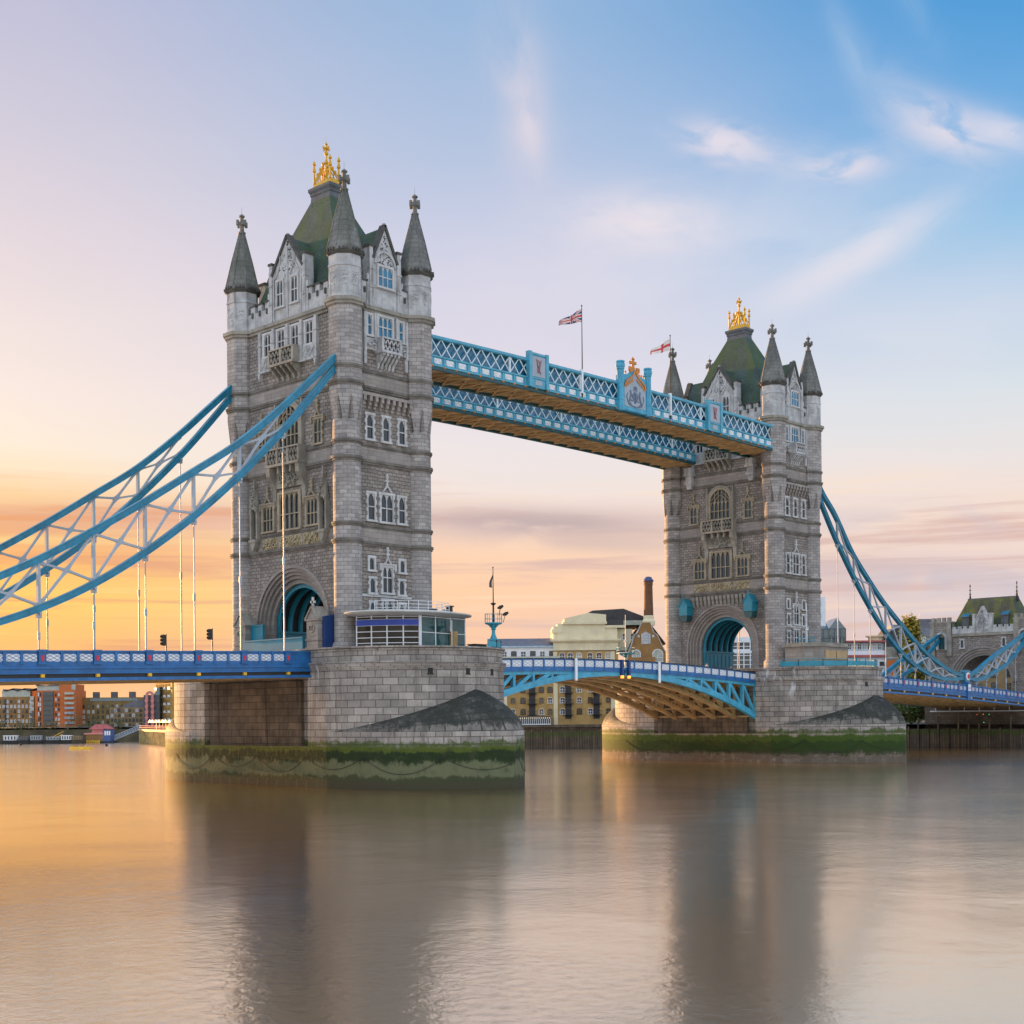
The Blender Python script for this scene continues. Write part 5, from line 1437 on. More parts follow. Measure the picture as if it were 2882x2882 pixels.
def gate_pier(x, y, z, lab):
    t = thing('gate_pier', lab, 'gate pier', (x, y, z), 'gabled gate piers by the near arch')
    F = frame((x - 0.75, y, 0), (0, -1, 0), (1, 0, 0))
    b = MB(F)
    b.box(-1.05, 1.05, -0.15, 1.55, z, z + 0.7); b.box(-0.95, 0.95, 0, 1.4, z + 0.7, z + 3.6); b.box(-1.08, 1.08, -0.12, 1.55, z + 1.4, z + 1.6)
    b.prism([(-0.95, z + 3.6), (0.95, z + 3.6), (0, z + 4.9)], 0, 1.4); b.box(-1.1, 1.1, -0.14, 1.54, z + 3.5, z + 3.68)
    b.build('shaft', M['band'], t)
    b = MB(F)
    for q in (-1, 1): b.beam((q * 1.1, 0.7, z + 3.62), (0, 0.7, z + 5.02), 1.7, 0.16, (0, 0, 1))
    b.build('gable_roof', M['portland_dirty'], t)
    b = MB(F); b.ring(0, z + 2.7, 0.32, 0.46, 0, 2 * math.pi, -0.1, 0, 14); relief(b, -0.28, 0.28, z + 2.4, z + 3.0, 8, 3, 0.1); b.box(-0.55, 0.55, -0.06, 0, z + 1.9, z + 2.0); b.build('shield_carving', M['portland_dirty'], t)
    b = MB(F); b.box(-0.1, 0.1, 0.05, 0.25, z + 4.9, z + 6.0); b.box(-0.36, 0.36, 0.05, 0.25, z + 5.35, z + 5.6); b.build('cross', M['portland'], t)
gate_pier(-7.2, -6.7, 13.9, 'gabled stone gate pier with cross, right of the near arch')
gate_pier(-7.2, 6.2, 13.9, 'gabled stone gate pier with cross, left of the near arch')
h = MB(); h.box(-7.2, -7.0, 2.9, 5.1, 13.3, 17.4); h.box(-7.26, -6.94, 2.85, 5.15, 17.4, 17.55); h.box(-7.3, -7.2, 2.9, 3.05, 13.3, 17.4); h.box(-7.3, -7.2, 4.95, 5.1, 13.3, 17.4)
tag(h.build('hoarding', M['teal']), 'flat teal panel standing beside the left jamb of the near arch', 'panel')
h = MB(); h.box(-7.4, -6.2, -8.2, -7.75, 14.0, 17.8); h.prism([(-7.45, 17.8), (-6.1, 17.8), (-6.1, 18.1)], -8.25, -7.7)
tag(h.build('stair_enclosure', M['navy']), 'narrow dark blue enclosure between gate pier and round turret', 'enclosure')
h = MB(); h.box(-8.4, -8.3, -5.6, 5.1, 14.0, 15.6); h.box(-8.46, -8.24, -5.6, 5.1, 15.6, 15.75)  # solid strip standing for the blurred streak of a passing bus
tag(h.build('bus_streak', M['teal']), 'long low teal strip across the foot of the near arch, streak of a passing bus', 'vehicle streak')

# ------------------------------------------------------------------ glass pavilion on the near pier
def pavilion():
    z0 = 14.2
    t = thing('control_pavilion', 'rounded glass pavilion with white frame and blue band on the near pier', 'pavilion', (-1, -14, z0))
    arc = []
    A, B = Vector((-6.9, -12.7, 0)), Vector((-3.0, -18.1, 0))
    for k in range(5):
        f = k / 4; p = A.lerp(B, f); n = Vector((-0.8, -0.6, 0)); p = p + n * (0.62 * 4 * f * (1 - f))
        arc.append((p.x, p.y))
    flat = [(-3.0 + 7.2 * k / 3, -18.1 + 0.25 * k) for k in range(4)]
    path = arc + flat[1:]
    plan = path + [(5.2, -14.5), (4.6, -11.2), (-5.0, -11.0), (-7.2, -11.6)]
    zt = 17.55
    f = MB()
    for i, (x, y) in enumerate(path):
        w_ = 0.17 if i == 4 else 0.075
        f.lathe(x, y, [(w_, z0), (w_, zt)], 6)
    for i in range(len(path) - 1):
        a, b = path[i], path[i + 1]
        lv = [z0 + 0.1, z0 + 0.55, z0 + 1.1, z0 + 1.72, z0 + 2.35, z0 + 2.95] if i < 4 else [z0 + 0.08, z0 + 1.65]
        for z in lv + [zt - 0.1]: f.beam((a[0], a[1], z), (b[0], b[1], z), 0.08, 0.07)
    f.beam((1.6, -18.0, z0), (1.6, -18.0, zt - 0.3), 0.09, 0.09)
    f.build('frame', M['white'], t)
    for i in range(len(path) - 1):
        a, b = path[i], path[i + 1]; g = MB()
        g.face([(a[0] + 0.03, a[1] + 0.03, z0), (b[0] + 0.03, b[1] + 0.03, z0), (b[0] + 0.03, b[1] + 0.03, zt), (a[0] + 0.03, a[1] + 0.03, zt)])
        g.build('window_pane', GLZ if i < 4 else GLZ2, t)
        if i < 4:
            q = MB(); q.beam((a[0] - 0.02, a[1] - 0.02, z0 + 2.65), (b[0] - 0.02, b[1] - 0.02, z0 + 2.65), 0.1, 0.6); q.build('blue_band', BLUEB, t)
    s_ = MB()
    inner = [(x * 0.86 - 0.1, (y + 14) * 0.82 - 14) for x, y in plan]
    s_.slab(inner, z0, zt - 0.1); s_.build('interior_core', M['vault'], t)
    for k, (x, y) in enumerate(((-4.6, -15.9), (-2.2, -17.0), (0.4, -17.1), (2.6, -16.9))):
        l_ = MB(); l_.box(x - 0.25, x + 0.25, y - 0.25, y + 0.25, z0 + 2.75, z0 + 2.85); l_.build('ceiling_lamp', GLOW_W, t)
    d = MB(); d.lathe(2.2, -17.6, [(0.5, z0), (0.5, z0 + 1.9)], 12); d.build('display_drum', M['soffit'], t)
    r = MB(); c = Vector((-1.1, -14.3, 0)); rim = []
    n = 40
    for k in range(n):
        a = 2 * math.pi * k / n
        rim.append((c.x + 7.6 * math.cos(a) * (1 if math.cos(a) < 0 else 1.0), c.y + 5.6 * math.sin(a)))
    def rg(s, z): return [(c.x + (x - c.x) * s, c.y + (y - c.y) * s, z) for x, y in rim]
    r.loft([rg(0.80, zt + 0.02), rg(0.99, zt + 0.22), rg(1.0, zt + 0.30), rg(0.99, zt + 0.38), rg(0.8, zt + 0.55), rg(0.3, zt + 0.72)])
    r.build('roof', M['roofw'], t, smooth=40)
    v = MB()
    for x, y, hh in ((2.2, -14.5, 0.5), (3.6, -15.2, 0.45), (4.2, -15.0, 0.9)):
        v.box(x - 0.25, x + 0.25, y - 0.25, y + 0.25, zt + 0.4, zt + 0.5 + hh); v.box(x - 0.36, x + 0.36, y - 0.36, y + 0.36, zt + 0.5 + hh, zt + 0.62 + hh)
    v.build('roof_vents', M['black'], t)
    ra = MB()
    pts = [(-5.2, -13.6), (-3.0, -16.4), (0.6, -17.0), (3.0, -16.2), (3.2, -13.0)]
    for a, b in zip(pts[:-1], pts[1:]):
        for z in (0.95, 1.3, 1.65): ra.beam((a[0], a[1], zt + z), (b[0], b[1], zt + z), 0.04, 0.04)
        for k in range(3):
            x, y = a[0] + (b[0] - a[0]) * k / 3, a[1] + (b[1] - a[1]) * k / 3
            ra.beam((x, y, zt + 0.5), (x, y, zt + 1.66), 0.045, 0.045)
    ra.build('roof_railing', M['white'], t)
GLZ = glass('pavilion glass', (0.040, 0.031, 0.018), 0.05, 0.16, 0.9)
GLZ2 = glass('greenish pavilion glass', (0.025, 0.085, 0.09), 0.05, 0.3, 0.6)
BLUEB = paint('cobalt band', (0.012, 0.05, 0.40), 0.4)
GLOW_W = glow('warm ceiling lamp', (1.0, 0.72, 0.30), 3.0)
M['roofw'] = paint('off white roof edge', (0.55, 0.54, 0.50), 0.6, 0, 0.1, 0.5, 0, 0.3)
pavilion()
def mast(label, x, y, z, zp, ztop, hw, flag=None, cams=True, mat='teal_mast', plat=0.9):
    t = thing('signal_mast', label, 'mast', (x, y, z), None)
    m = M['teal_mast']
    b = MB(); b.lathe(x, y, [(0.36, z), (0.34, z + 0.9), (0.42, z + 1.0), (0.2, z + 1.5), (0.17, zp - 0.7), (0.28, zp - 0.62), (0.2, zp - 0.5), (0.42, zp - 0.1), (0.2, zp)], 10)
    for k in range(4):
        a = math.pi / 2 * k
        b.beam((x, y, zp - 0.65), (x + plat * 0.8 * math.cos(a), y + plat * 0.8 * math.sin(a), zp - 0.08), 0.08, 0.1)
    b.build('column', m, t)
    p = MB(); p.lathe(x, y, [(plat * 0.85, zp - 0.1), (plat, zp - 0.02), (plat, zp + 0.08)], 10); p.build('platform', m, t)
    ra = MB()
    for zz in (0.5, 1.0):
        for k in range(10):
            a, c = 2 * math.pi * k / 10, 2 * math.pi * (k + 1) / 10
            ra.beam((x + plat * math.cos(a), y + plat * math.sin(a), zp + zz), (x + plat * math.cos(c), y + plat * math.sin(c), zp + zz), 0.035, 0.035)
    for k in range(10):
        a = 2 * math.pi * k / 10
        ra.beam((x + plat * math.cos(a), y + plat * math.sin(a), zp), (x + plat * math.cos(a), y + plat * math.sin(a), zp + 1.02), 0.035, 0.035)
    ra.build('platform_railing', m, t)
    q = MB(); q.lathe(x, y, [(0.1, zp), (0.09, zp + 1.9), (0.28, zp + 2.05), (0.26, zp + 2.15), (0.06, zp + 2.2), (0.035, ztop - 0.15), (0.09, ztop - 0.08), (0.02, ztop)], 8); q.build('pole', M['white'] if flag is None else M['iron'], t)
    if cams:
        for dx_, dy_, dz_ in ((0.55, -0.5, 1.7), (0.95, -0.85, 1.0)):
            cme = MB(); c0 = Vector((x + dx_, y + dy_, zp + dz_))
            cme.beam((x + dx_ * 0.8, y + dy_ * 0.8, zp + dz_ - 0.9), c0, 0.06, 0.06); cme.tube([c0 - Vector((0.3, -0.1, 0.1)), c0, c0 + Vector((0.25, -0.15, 0.16))], 0.16, 8, [0.1, 0.2, 0.12]); cme.build('camera', M['iron'], t)
    return t
M['teal_mast'] = paint('turquoise mast paint', (0.03, 0.27, 0.36), 0.45, 0, 0.12)
FLAGM = [paint('flag white', (0.70, 0.62, 0.55), 0.8), paint('flag red', (0.55, 0.05, 0.05), 0.8), paint('flag navy', (0.04, 0.05, 0.14), 0.8), paint('flag dark', (0.05, 0.04, 0.04), 0.8)]
def flag_mesh(px, py, zt, zb_, L, drop_t, drop_b, kind, dy=0.2):
    mb = MB(); nx, nz = 40, 24
    def P(s_, q):
        top = zt - drop_t * s_; bot = zb_ - drop_b * s_
        wv = math.sin(s_ * 7.5 + q * 1.4) * 0.22 * s_ ** 0.6
        return (px - 0.06 - L * s_, py - dy * s_ + wv, bot + (top - bot) * q + 0.05 * math.sin(s_ * 9))
    for i in range(nx):
        for k in range(nz):
            s_, q = (i + 0.5) / nx, (k + 0.5) / nz
            c = 0
            if kind == 'union':
                X_, Z_ = s_ * 2, q
                d1 = abs((Z_ - 0.5) - (X_ - 1) * 0.5); d2 = abs((Z_ - 0.5) + (X_ - 1) * 0.5)
                if abs(Z_ - 0.5) < 0.1 or abs(X_ - 1) < 0.1: c = 1
                elif abs(Z_ - 0.5) < 0.17 or abs(X_ - 1) < 0.17: c = 0
                elif min(d1, d2) < 0.04: c = 1
                elif min(d1, d2) < 0.11: c = 0
                else: c = 2
            elif kind == 'cross':
                c = 1 if abs(q - 0.5) < 0.12 or abs(s_ - 0.45) < 0.07 or s_ > 0.94 else 0
            else: c = 3
            mb.cur = c
            a, b = s_ - 0.5 / nx, s_ + 0.5 / nx; d, e = q - 0.5 / nz, q + 0.5 / nz
            mb.face([P(a, d), P(b, d), P(b, e), P(a, e)])
    return mb
def flagpole(x, ztop, kind, lab):
    t = thing('flagpole', lab, 'flagpole', (x, -10.15, 46.9), 'flagpoles on the high walkway')
    b = MB(); b.tube([(x, -10.2, 46.9), (x, -10.2, 50.2), (x, -10.2, ztop)], 0.07, 8, [0.085, 0.075, 0.045]); b.lathe(x, -10.2, [(0.05, ztop), (0.11, ztop + 0.1), (0.02, ztop + 0.22)], 8); b.build('pole', M['iron'], t)
    b = MB(); b.box(x - 0.13, x + 0.13, -10.28, -9.9, 47.0 + zc(x), 50.0 + zc(x)); b.build('socket', M['white'], t)
    flag_mesh(x, -10.2, ztop - 0.35, ztop - 1.95, 4.3, 2.35, 1.35, kind).build('flag', FLAGM, t, smooth=60)
flagpole(32.3, 58.2, 'union', 'flagpole on the walkway flying a red, white and blue crossed flag')
flagpole(50.6, 58.0, 'cross', 'flagpole on the walkway flying a white flag with red cross')
mn = mast('turquoise camera mast with small dark flag at the tip of the near pier', 4.6, -21.2, 14.2, 16.85, 22.8, 0, 'dark')
fm = MB()
for i in range(10):
    for k in range(3):
        def P(a, b): return (4.56 - (0.06 + 0.55 * b * a), -21.2 - 0.1 * math.sin(a * 6 + b), 22.5 - 1.9 * a - 0.35 * b * (1 - a))
        a0, a1, b0, b1 = i / 10, (i + 1) / 10, k / 3, (k + 1) / 3
        fm.face([P(a0, b0), P(a1, b0), P(a1, b1), P(a0, b1)])
fm.build('flag', FLAGM[3], mn)
def guard(label, pts, z, hgt, mat='teal_mast'):
    mb = MB()
    for a, b in zip(pts[:-1], pts[1:]):
        L = math.hypot(a[0] - b[0], a[1] - b[1]); n = max(1, int(L / 1.1))
        for zz in (hgt * 0.5, hgt): mb.beam((a[0], a[1], z + zz), (b[0], b[1], z + zz), 0.05, 0.06)
        for k in range(n + 1):
            x, y = a[0] + (b[0] - a[0]) * k / n, a[1] + (b[1] - a[1]) * k / n
            mb.beam((x, y, z), (x, y, z + hgt), 0.06, 0.06)
        mb.beam((a[0], a[1], z + hgt * 0.42), (b[0], b[1], z + hgt * 0.42), 0.02, hgt * 0.6)
    return tag(mb.build('guard_rail', M[mat]), label, 'railing')
guard('small turquoise guard rail around the foot of the near camera mast', [(2.9, -22.0), (4.3, -21.9), (5.9, -21.0), (6.1, -19.6)], 14.26, 0.85)
bx = MB(); bx.prism([(4.0, 14.25), (6.2, 14.25), (6.0, 14.75), (4.2, 14.75)], -18.8, -17.8); bx.box(4.1, 6.1, -18.9, -17.7, 14.75, 14.82)
tag(bx.build('equipment_chest', M['black']), 'low dark chest beside the glass pavilion on the near pier', 'chest')

# ------------------------------------------------------------------ far pier fittings
def far_cabin():
    z = 13.8
    t = thing('pier_cabin', 'low stone cabin with windows coloured like golden reflections on the far pier', 'cabin', (81.5, -14.5, z))
    pl = [(75.2, -12.2), (75.2, -15.2), (77.0, -17.2), (84.4, -17.2), (86.6, -15.0), (86.6, -11.5)]
    b = MB(); b.slab(pl, z, z + 3.0); b.build('wall', M['band'], t)
    r = MB(); c = (81, -14.3)
    r.slab([(c[0] + (x - c[0]) * 1.07, c[1] + (y - c[1]) * 1.1) for x, y in pl], z + 3.0, z + 3.25); r.slab([(c[0] + (x - c[0]) * 0.98, c[1] + (y - c[1]) * 0.98) for x, y in pl], z + 3.25, z + 3.6); r.build('roof', M['portland_dirty'], t)
    for x0, x1 in ((77.8, 80.8), (80.95, 84.0)):
        w_ = MB(); w_.box(x0, x1, -17.3, -17.2, z + 1.15, z + 2.5)
        w_.build('window', M['soffit_beam'], t)
        g = MB(); g.face([(x0 + 0.12, -17.32, z + 1.25), (x1 - 0.12, -17.32, z + 1.25), (x1 - 0.12, -17.32, z + 2.4), (x0 + 0.12, -17.32, z + 2.4)]); g.build('pane', GOLDG, t)
    for k, (a, b2) in enumerate((((84.6, -17.0), (86.4, -15.2)),)):
        for f0, f1 in ((0.08, 0.45), (0.55, 0.92)):
            g = MB(); p = lambda f: (a[0] + (b2[0] - a[0]) * f + 0.03, a[1] + (b2[1] - a[1]) * f - 0.03)
            (xa, ya), (xb, yb) = p(f0), p(f1)
            g.face([(xa, ya, z + 1.1), (xb, yb, z + 1.1), (xb, yb, z + 2.6), (xa, ya, z + 2.6)]); g.build('pane', M['glass'], t)
GOLDG = glass('glass with painted gold reflection', (0.30, 0.17, 0.03), 0.12, 0.8, 0.7)  # golden reflection is painted as the base colour of the panes
far_cabin()
mast('turquoise signal mast with white pole by the far tower door', 78.9, -13.6, 13.8, 17.35, 23.3, 0, None, False, plat=1.25)
mast('turquoise signal mast with white pole on the far pier beyond the bridge', 82.0, 23.0, 13.8, 17.4, 23.9, 0, None, False, plat=1.6)
guard('long turquoise guard rail along the rounded edge of the far pier', [(73.2, -12.6), (73.9, -15.2), (75.6, -18.2), (78.2, -20.6), (81.5, -21.7), (84.8, -21.4), (88.2, -19.9), (90.8, -17.2), (92.0, -13.5)], 13.81, 1.15)
gp = MB(); gp.lathe(90.4, -15.2, [(0.16, 13.8), (0.16, 15.1), (0.24, 15.2), (0.2, 15.35), (0.05, 15.45)], 8)
g0 = tag(gp.build('bollard', M['teal_mast']), 'turquoise bollard on the far pier, right of the stone cabin', 'bollard', 'turquoise bollards')
# traffic lights on the left deck
def signal(x, y, ztop, lab):
    z = zl(x) - 1.2
    t = thing('traffic_light', lab, 'traffic light', (x, y, z), 'traffic lights on the left deck')
    b = MB(); b.tube([(x, y, z), (x, y, ztop)], 0.06, 8); b.build('post', M['black'], t)
    h_ = MB(); h_.box(x - 0.42, x - 0.1, y - 0.16, y + 0.16, ztop - 1.15, ztop - 0.08); h_.build('signal_head', M['black'], t)
    for k in range(3):
        v = MB(); zz = ztop - 0.28 - 0.34 * k
        v.m = Matrix.Translation((x - 0.42, y, zz)) @ Matrix.Rotation(R(-90), 4, 'Y')
        v.lathe(0, 0, [(0.13, 0), (0.14, 0.16), (0.12, 0.16), (0.11, 0.01)], 10, cap=False)
        v.build('visor', M['black'], t)
        d = MB(); d.m = Matrix.Translation((x - 0.425, y, zz)) @ Matrix.Rotation(R(-90), 4, 'Y'); d.lathe(0, 0, [(0.1, 0), (0.1, 0.01)], 10); d.build('lens', M['iron'], t)
signal(-20.1, -6.2, 16.15, 'black traffic light on the left deck, the one nearer the arch')
signal(-25.4, -6.2, 15.4, 'black traffic light on the left deck, the one farther from the arch')

# ------------------------------------------------------------------ people at the far end of the bascule
def person(x, y, z, yaw, shirt, lab):
    mb = bpy.data.meshes.new('person')
    J = {'pel': (0, 0, 0.95), 'wst': (0, 0, 1.1), 'ch': (0, 0.02, 1.36), 'nk': (0, 0.02, 1.5), 'hd': (0, 0.05, 1.62), 'tp': (0, 0.05, 1.74),
         'ls': (0.18, 0, 1.42), 'le': (0.24, 0.02, 1.14), 'lh': (0.22, 0.14, 0.9), 'rs': (-0.18, 0, 1.42), 're': (-0.24, 0.0, 1.14), 'rh': (-0.22, 0.12, 0.9),
         'lp': (0.1, 0, 0.9), 'lk': (0.1, 0.12, 0.5), 'la': (0.1, 0.1, 0.08), 'lf': (0.1, 0.26, 0.04), 'rp': (-0.1, 0, 0.9), 'rk': (-0.1, -0.02, 0.5), 'ra': (-0.1, -0.2, 0.1), 'rf': (-0.1, -0.06, 0.04)}
    Rr = {'pel': 0.15, 'wst': 0.14, 'ch': 0.17, 'nk': 0.06, 'hd': 0.1, 'tp': 0.08, 'ls': 0.075, 'le': 0.05, 'lh': 0.04, 'rs': 0.075, 're': 0.05, 'rh': 0.04, 'lp': 0.1, 'lk': 0.07, 'la': 0.05, 'lf': 0.045, 'rp': 0.1, 'rk': 0.07, 'ra': 0.05, 'rf': 0.045}
    ks = list(J)
    ed = [('pel', 'wst'), ('wst', 'ch'), ('ch', 'nk'), ('nk', 'hd'), ('hd', 'tp'), ('ch', 'ls'), ('ls', 'le'), ('le', 'lh'), ('ch', 'rs'), ('rs', 're'), ('re', 'rh'), ('pel', 'lp'), ('lp', 'lk'), ('lk', 'la'), ('la', 'lf'), ('pel', 'rp'), ('rp', 'rk'), ('rk', 'ra'), ('ra', 'rf')]
    mb.from_pydata([J[k] for k in ks], [(ks.index(a), ks.index(b)) for a, b in ed], [])
    o = bpy.data.objects.new('person', mb); C.objects.link(o)
    sk = o.modifiers.new('skin', 'SKIN'); sd2 = mb.skin_vertices[0].data if mb.skin_vertices else None
    if sd2 is None:
        bm = bmesh.new(); bm.from_mesh(mb); bm.verts.layers.skin.verify(); bm.to_mesh(mb); bm.free(); sd2 = mb.skin_vertices[0].data
    for i, k in enumerate(ks): sd2[i].radius = (Rr[k], Rr[k]); sd2[i].use_root = (k == 'pel')
    o.modifiers.new('sub', 'SUBSURF').render_levels = 1
    m, t, b = new_mat('clothing and skin')
    g = t.n.new('ShaderNodeTexCoord'); zz = t.sep(g.outputs['Object'])[2]
    c = t.ramp(t.math('DIVIDE', zz, 2.0), [(0.0, (0.03, 0.03, 0.04, 1)), (0.48, (*shirt, 1)), (0.755, (0.45, 0.27, 0.2, 1)), (0.83, (0.06, 0.04, 0.03, 1))], 'CONSTANT')
    t.l.new(c, b.inputs['Base Color']); b.inputs['Roughness'].default_value = 0.8
    mb.materials.append(m)
    o.location = (x, y, z); o.rotation_euler = (0, 0, yaw)
    tag(o, lab, 'person', 'people walking on the bascule')
person(60.6, -8.6, zb(60.6) - 1.15, R(90), (0.5, 0.45, 0.42), 'person in pale top behind the bascule railing, head just showing')
person(66.6, -8.6, zb(66.6) - 1.15, R(-90), (0.05, 0.05, 0.07), 'person in dark top behind the bascule railing nearest the far arch')
# ------------------------------------------------------------------ far bank
BANK = [(-900, 1500), (-60, 455), (40, 357), (105, 295), (136, 262), (138, 205), (132, 120), (112, 84), (128, 65), (150, 36), (161, 15), (163, -60), (170, -500), (400, -2400)]
def bank():
    mb = MB()
    mb.face([(x, y, 4.6) for x, y in BANK[::-1]] + [(-900, 2400, 4.6), (2400, 2400, 4.6), (2400, -2400, 4.6)][::1])
    tag(mb.build('river_bank', paint('embankment ground', (0.12, 0.11, 0.09), 0.9, 0, 0.3, 0.2)), 'low paved embankment behind the quay walls', 'ground', kind='structure')
bank()
M['pile'] = masonry('dark timber piling', (0.125, 0.092, 0.062), (0.085, 0.066, 0.05), (0.03, 0.025, 0.02), 0.55, 6.0, 0.05, streak=0.6, dirt=(0.02, 0.018, 0.014), patch=0.35, bump=0.8, bands=[(2.6, 3.6, (0.05, 0.07, 0.015), 0.8, 0.3)])
M['quay'] = masonry('quay stone', (0.19, 0.15, 0.11), (0.13, 0.105, 0.08), (0.06, 0.05, 0.04), 1.2, 0.5, 0.03, streak=0.5, patch=0.3)
def quay(i0, i1, z1, mat, lab, piles=0.0, cat='quay wall'):
    mb = MB()
    for (a, b) in zip(BANK[i0:i1], BANK[i0 + 1:i1 + 1]):
        A, B = Vector((a[0], a[1], 0)), Vector((b[0], b[1], 0)); d = (B - A).normalized(); n = Vector((-d.y, d.x, 0)) * -1
        if n.dot(Vector((-98, -121, 0)) - A) < 0: n = -n
        q = [A + n * 0.3, B + n * 0.3, B - n * 0.5, A - n * 0.5]
        mb.slab([(p.x, p.y) for p in q], -1.5, z1)
        if piles:
            L = (B - A).length; k = 0.4
            while k < L:
                p = A + d * k + n * 0.42
                mb.m = Matrix.Translation(p) ; mb.slab([(-0.14, -0.14), (0.14, -0.14), (0.14, 0.14), (-0.14, 0.14)], -1.5, z1 + piles * (0.5 + 0.5 * math.sin(k * 7.3))); mb.m = Matrix.Identity(4)
                k += 2.1
    return tag(mb.build('quay_wall', M[mat]), lab, cat, 'quay walls of the far bank')
M['mud'] = paint('dark river embankment', (0.075, 0.062, 0.035), 0.95, 0, 0.35, 0.25, 0.6, 0.4, (0.05, 0.06, 0.02))
quay(0, 4, 4.0, 'mud', 'low brown quay wall behind the moored boats on the left')
quay(4, 7, 5.0, 'quay', 'long quay wall running behind the near pier')
quay(7, 9, 3.6, 'pile', 'dark piled river wall below the brick warehouse', 0.5)
quay(9, 12, 3.7, 'pile', 'dark piled river wall below the gatehouse on the right', 2.6)
p = MB(); p.m = frame((112.3, 84.6, 0), (16, -19, 0), (19, 16, 0)); p.box(6.0, 24, 0.4, 0.9, 3.6, 5.0); p.box(6.0, 24, 0.3, 1.0, 5.0, 5.12); 
tag(p.build('parapet_wall', M['quay']), 'brown parapet on top of the piled wall by the warehouse', 'wall')

# ------------------------------------------------------------------ gatehouse at the right
def gatehouse():
    X0 = 168.0
    t = thing('gatehouse', 'stone gatehouse with mossy hipped roof and wide road arch at the right edge', 'gatehouse', (X0 + 5, 0, 0))
    F = frame((X0, 0, 0), (0, -1, 0), (1, 0, 0))
    b = MB(F)
    b.archwall(-11.0, 11.0, 0, 22.8, 0, 13.0, 6.9, 0, 0.9, 22); b.archwall(-11.0, 11.0, 0, 22.8, 0, 13.0, 5.6, 0.9, 9.0, 22)
    b.box(-5.6, 5.6, 1.2, 9.0, 0, 9.3)
    b.build('wall', M['rubble'], t)
    m = MB(F)
    for r0, r1, w0 in ((6.9, 7.25, -0.1), (6.4, 6.9, 0.15), (5.9, 6.4, 0.4), (5.45, 5.9, 0.65)): m.ring(0, 13.0, r0, r1, 0, math.pi, w0, 1.0, 24)
    m.build('arch_moulding', M['band'], t)
    c = MB(F); c.box(-11.3, 11.3, -0.3, 0, 22.4, 22.8); c.box(-11.2, 11.2, -0.2, 9.2, 22.8, 23.0); c.build('cornice', M['portland_dirty'], t)
    for q in (-1, 1):
        pa = MB(F); pa.box(q * 1.6, q * 6.6, -0.15, 0.3, 23.0, 24.0)
        x = 2.1
        while x < 6.4: pa.box(q * x, q * (x + 0.7), -0.15, 0.3, 24.0, 24.45); x += 1.2
        pa.build('parapet', M['portland'], t)
    for q in (-1, 1):
        k = MB(F); u0, u1 = q * 6.5, q * 11.1
        k.box(u0, u1, -0.35, 4.2, 22.8, 25.3); k.box(u0 + q * -0.15, u1 + q * 0.15, -0.5, 4.3, 25.3, 25.6)
        n = 4
        for i in range(n):
            a = u0 + (u1 - u0) * (i + 0.1) / n; e = u0 + (u1 - u0) * (i + 0.72) / n
            k.box(a, e, -0.45, 0.1, 25.6, 26.4)
        for v in (u0 + q * 0.5, u1 - q * 0.5): k.box(v - 0.5, v + 0.5, -0.45, 0.1, 18.5, 25.3)
        k.build('corner_turret', M['portland_dirty'], t)
        pl = MB(F); pl.box(q * 7.6, q * 10.1, -0.4, -0.36, 23.2, 25.1); pl.build('turret_panel', M['rubble'], t)
        s_ = MB(F); s_.ring(q * 8.6, 22.3, 0.75, 1.15, 0, math.pi, -0.7, 0, 12); s_.box(q * 8.6 - 1.15, q * 8.6 - 0.75, -0.6, 0, 19.8, 22.3); s_.box(q * 8.6 + 0.75, q * 8.6 + 1.15, -0.6, 0, 19.8, 22.3); s_.build('chain_slot', M['portland'], t)
        d = MB(F); d.box(q * 8.6 - 0.75, q * 8.6 + 0.75, -0.03, 0, 20.0, 22.6); d.build('slot_back', M['dark_teal'], t)
        window(t, F, q * 4.35, 20.1, 21.7, 0.7, 1, 0, 'window_stone', 'glass', True, 0.15, fr=0.2)
        sk = MB(F); sk.box(q * 4.1 - 0.75, q * 4.1 + 0.75, 0.9, 3.0, 24.2, 26.3); sk.prism([(q * 4.1 - 0.9, 26.3), (q * 4.1 + 0.9, 26.3), (q * 4.1 + 0.9, 26.45), (q * 4.1 - 0.9, 26.45)], 0.6, 3.0); so = sk.build('skylight', M['lead'], t)
        g = MB(F); g.face([(q * 4.1 - 0.8, 0.62, 26.46), (q * 4.1 + 0.8, 0.62, 26.46), (q * 4.1 + 0.8, 2.4, 27.3), (q * 4.1 - 0.8, 2.4, 27.3)]); g.build('pane', M['pane_blue'], so)
    g = MB(F); g.prism([(-1.5, 23.0), (1.5, 23.0), (1.5, 25.2), (0, 28.1), (-1.5, 25.2)], -0.2, 0.5)
    for q in (-1, 1): g.box(q * 1.45, q * 2.0, -0.35, 0.6, 23.0, 26.6); g.box(q * 1.38, q * 2.08, -0.42, 0.66, 26.6, 26.85); g.beam((q * 1.6, 0.1, 25.3), (0, 0.1, 28.3), 0.8, 0.22, (0, 0, 1))
    g.m = frame((X0 - 0.2, 0, 0), (0, -1, 0), (1, 0, 0)); relief(g, -1.2, 1.2, 24.6, 27.4, 60, 4, 0.14, True); relief(g, -1.1, 1.1, 23.3, 23.9, 20, 6, 0.12); relief(g, -1.2, 1.2, 24.2, 25.4, 26, 8, 0.14)
    g.build('gable', M['portland'], t)
    r = MB(F)
    r.loft([[(-a, w0, z), (a, w0, z), (a, w1, z), (-a, w1, z)] for a, w0, w1, z in ((6.9, 0.6, 9.4, 23.2), (6.2, 1.6, 8.4, 26.0), (5.0, 3.2, 6.8, 29.3), (4.8, 4.0, 6.0, 30.2))])
    ro = r.build('roof', M['slate2'], t)
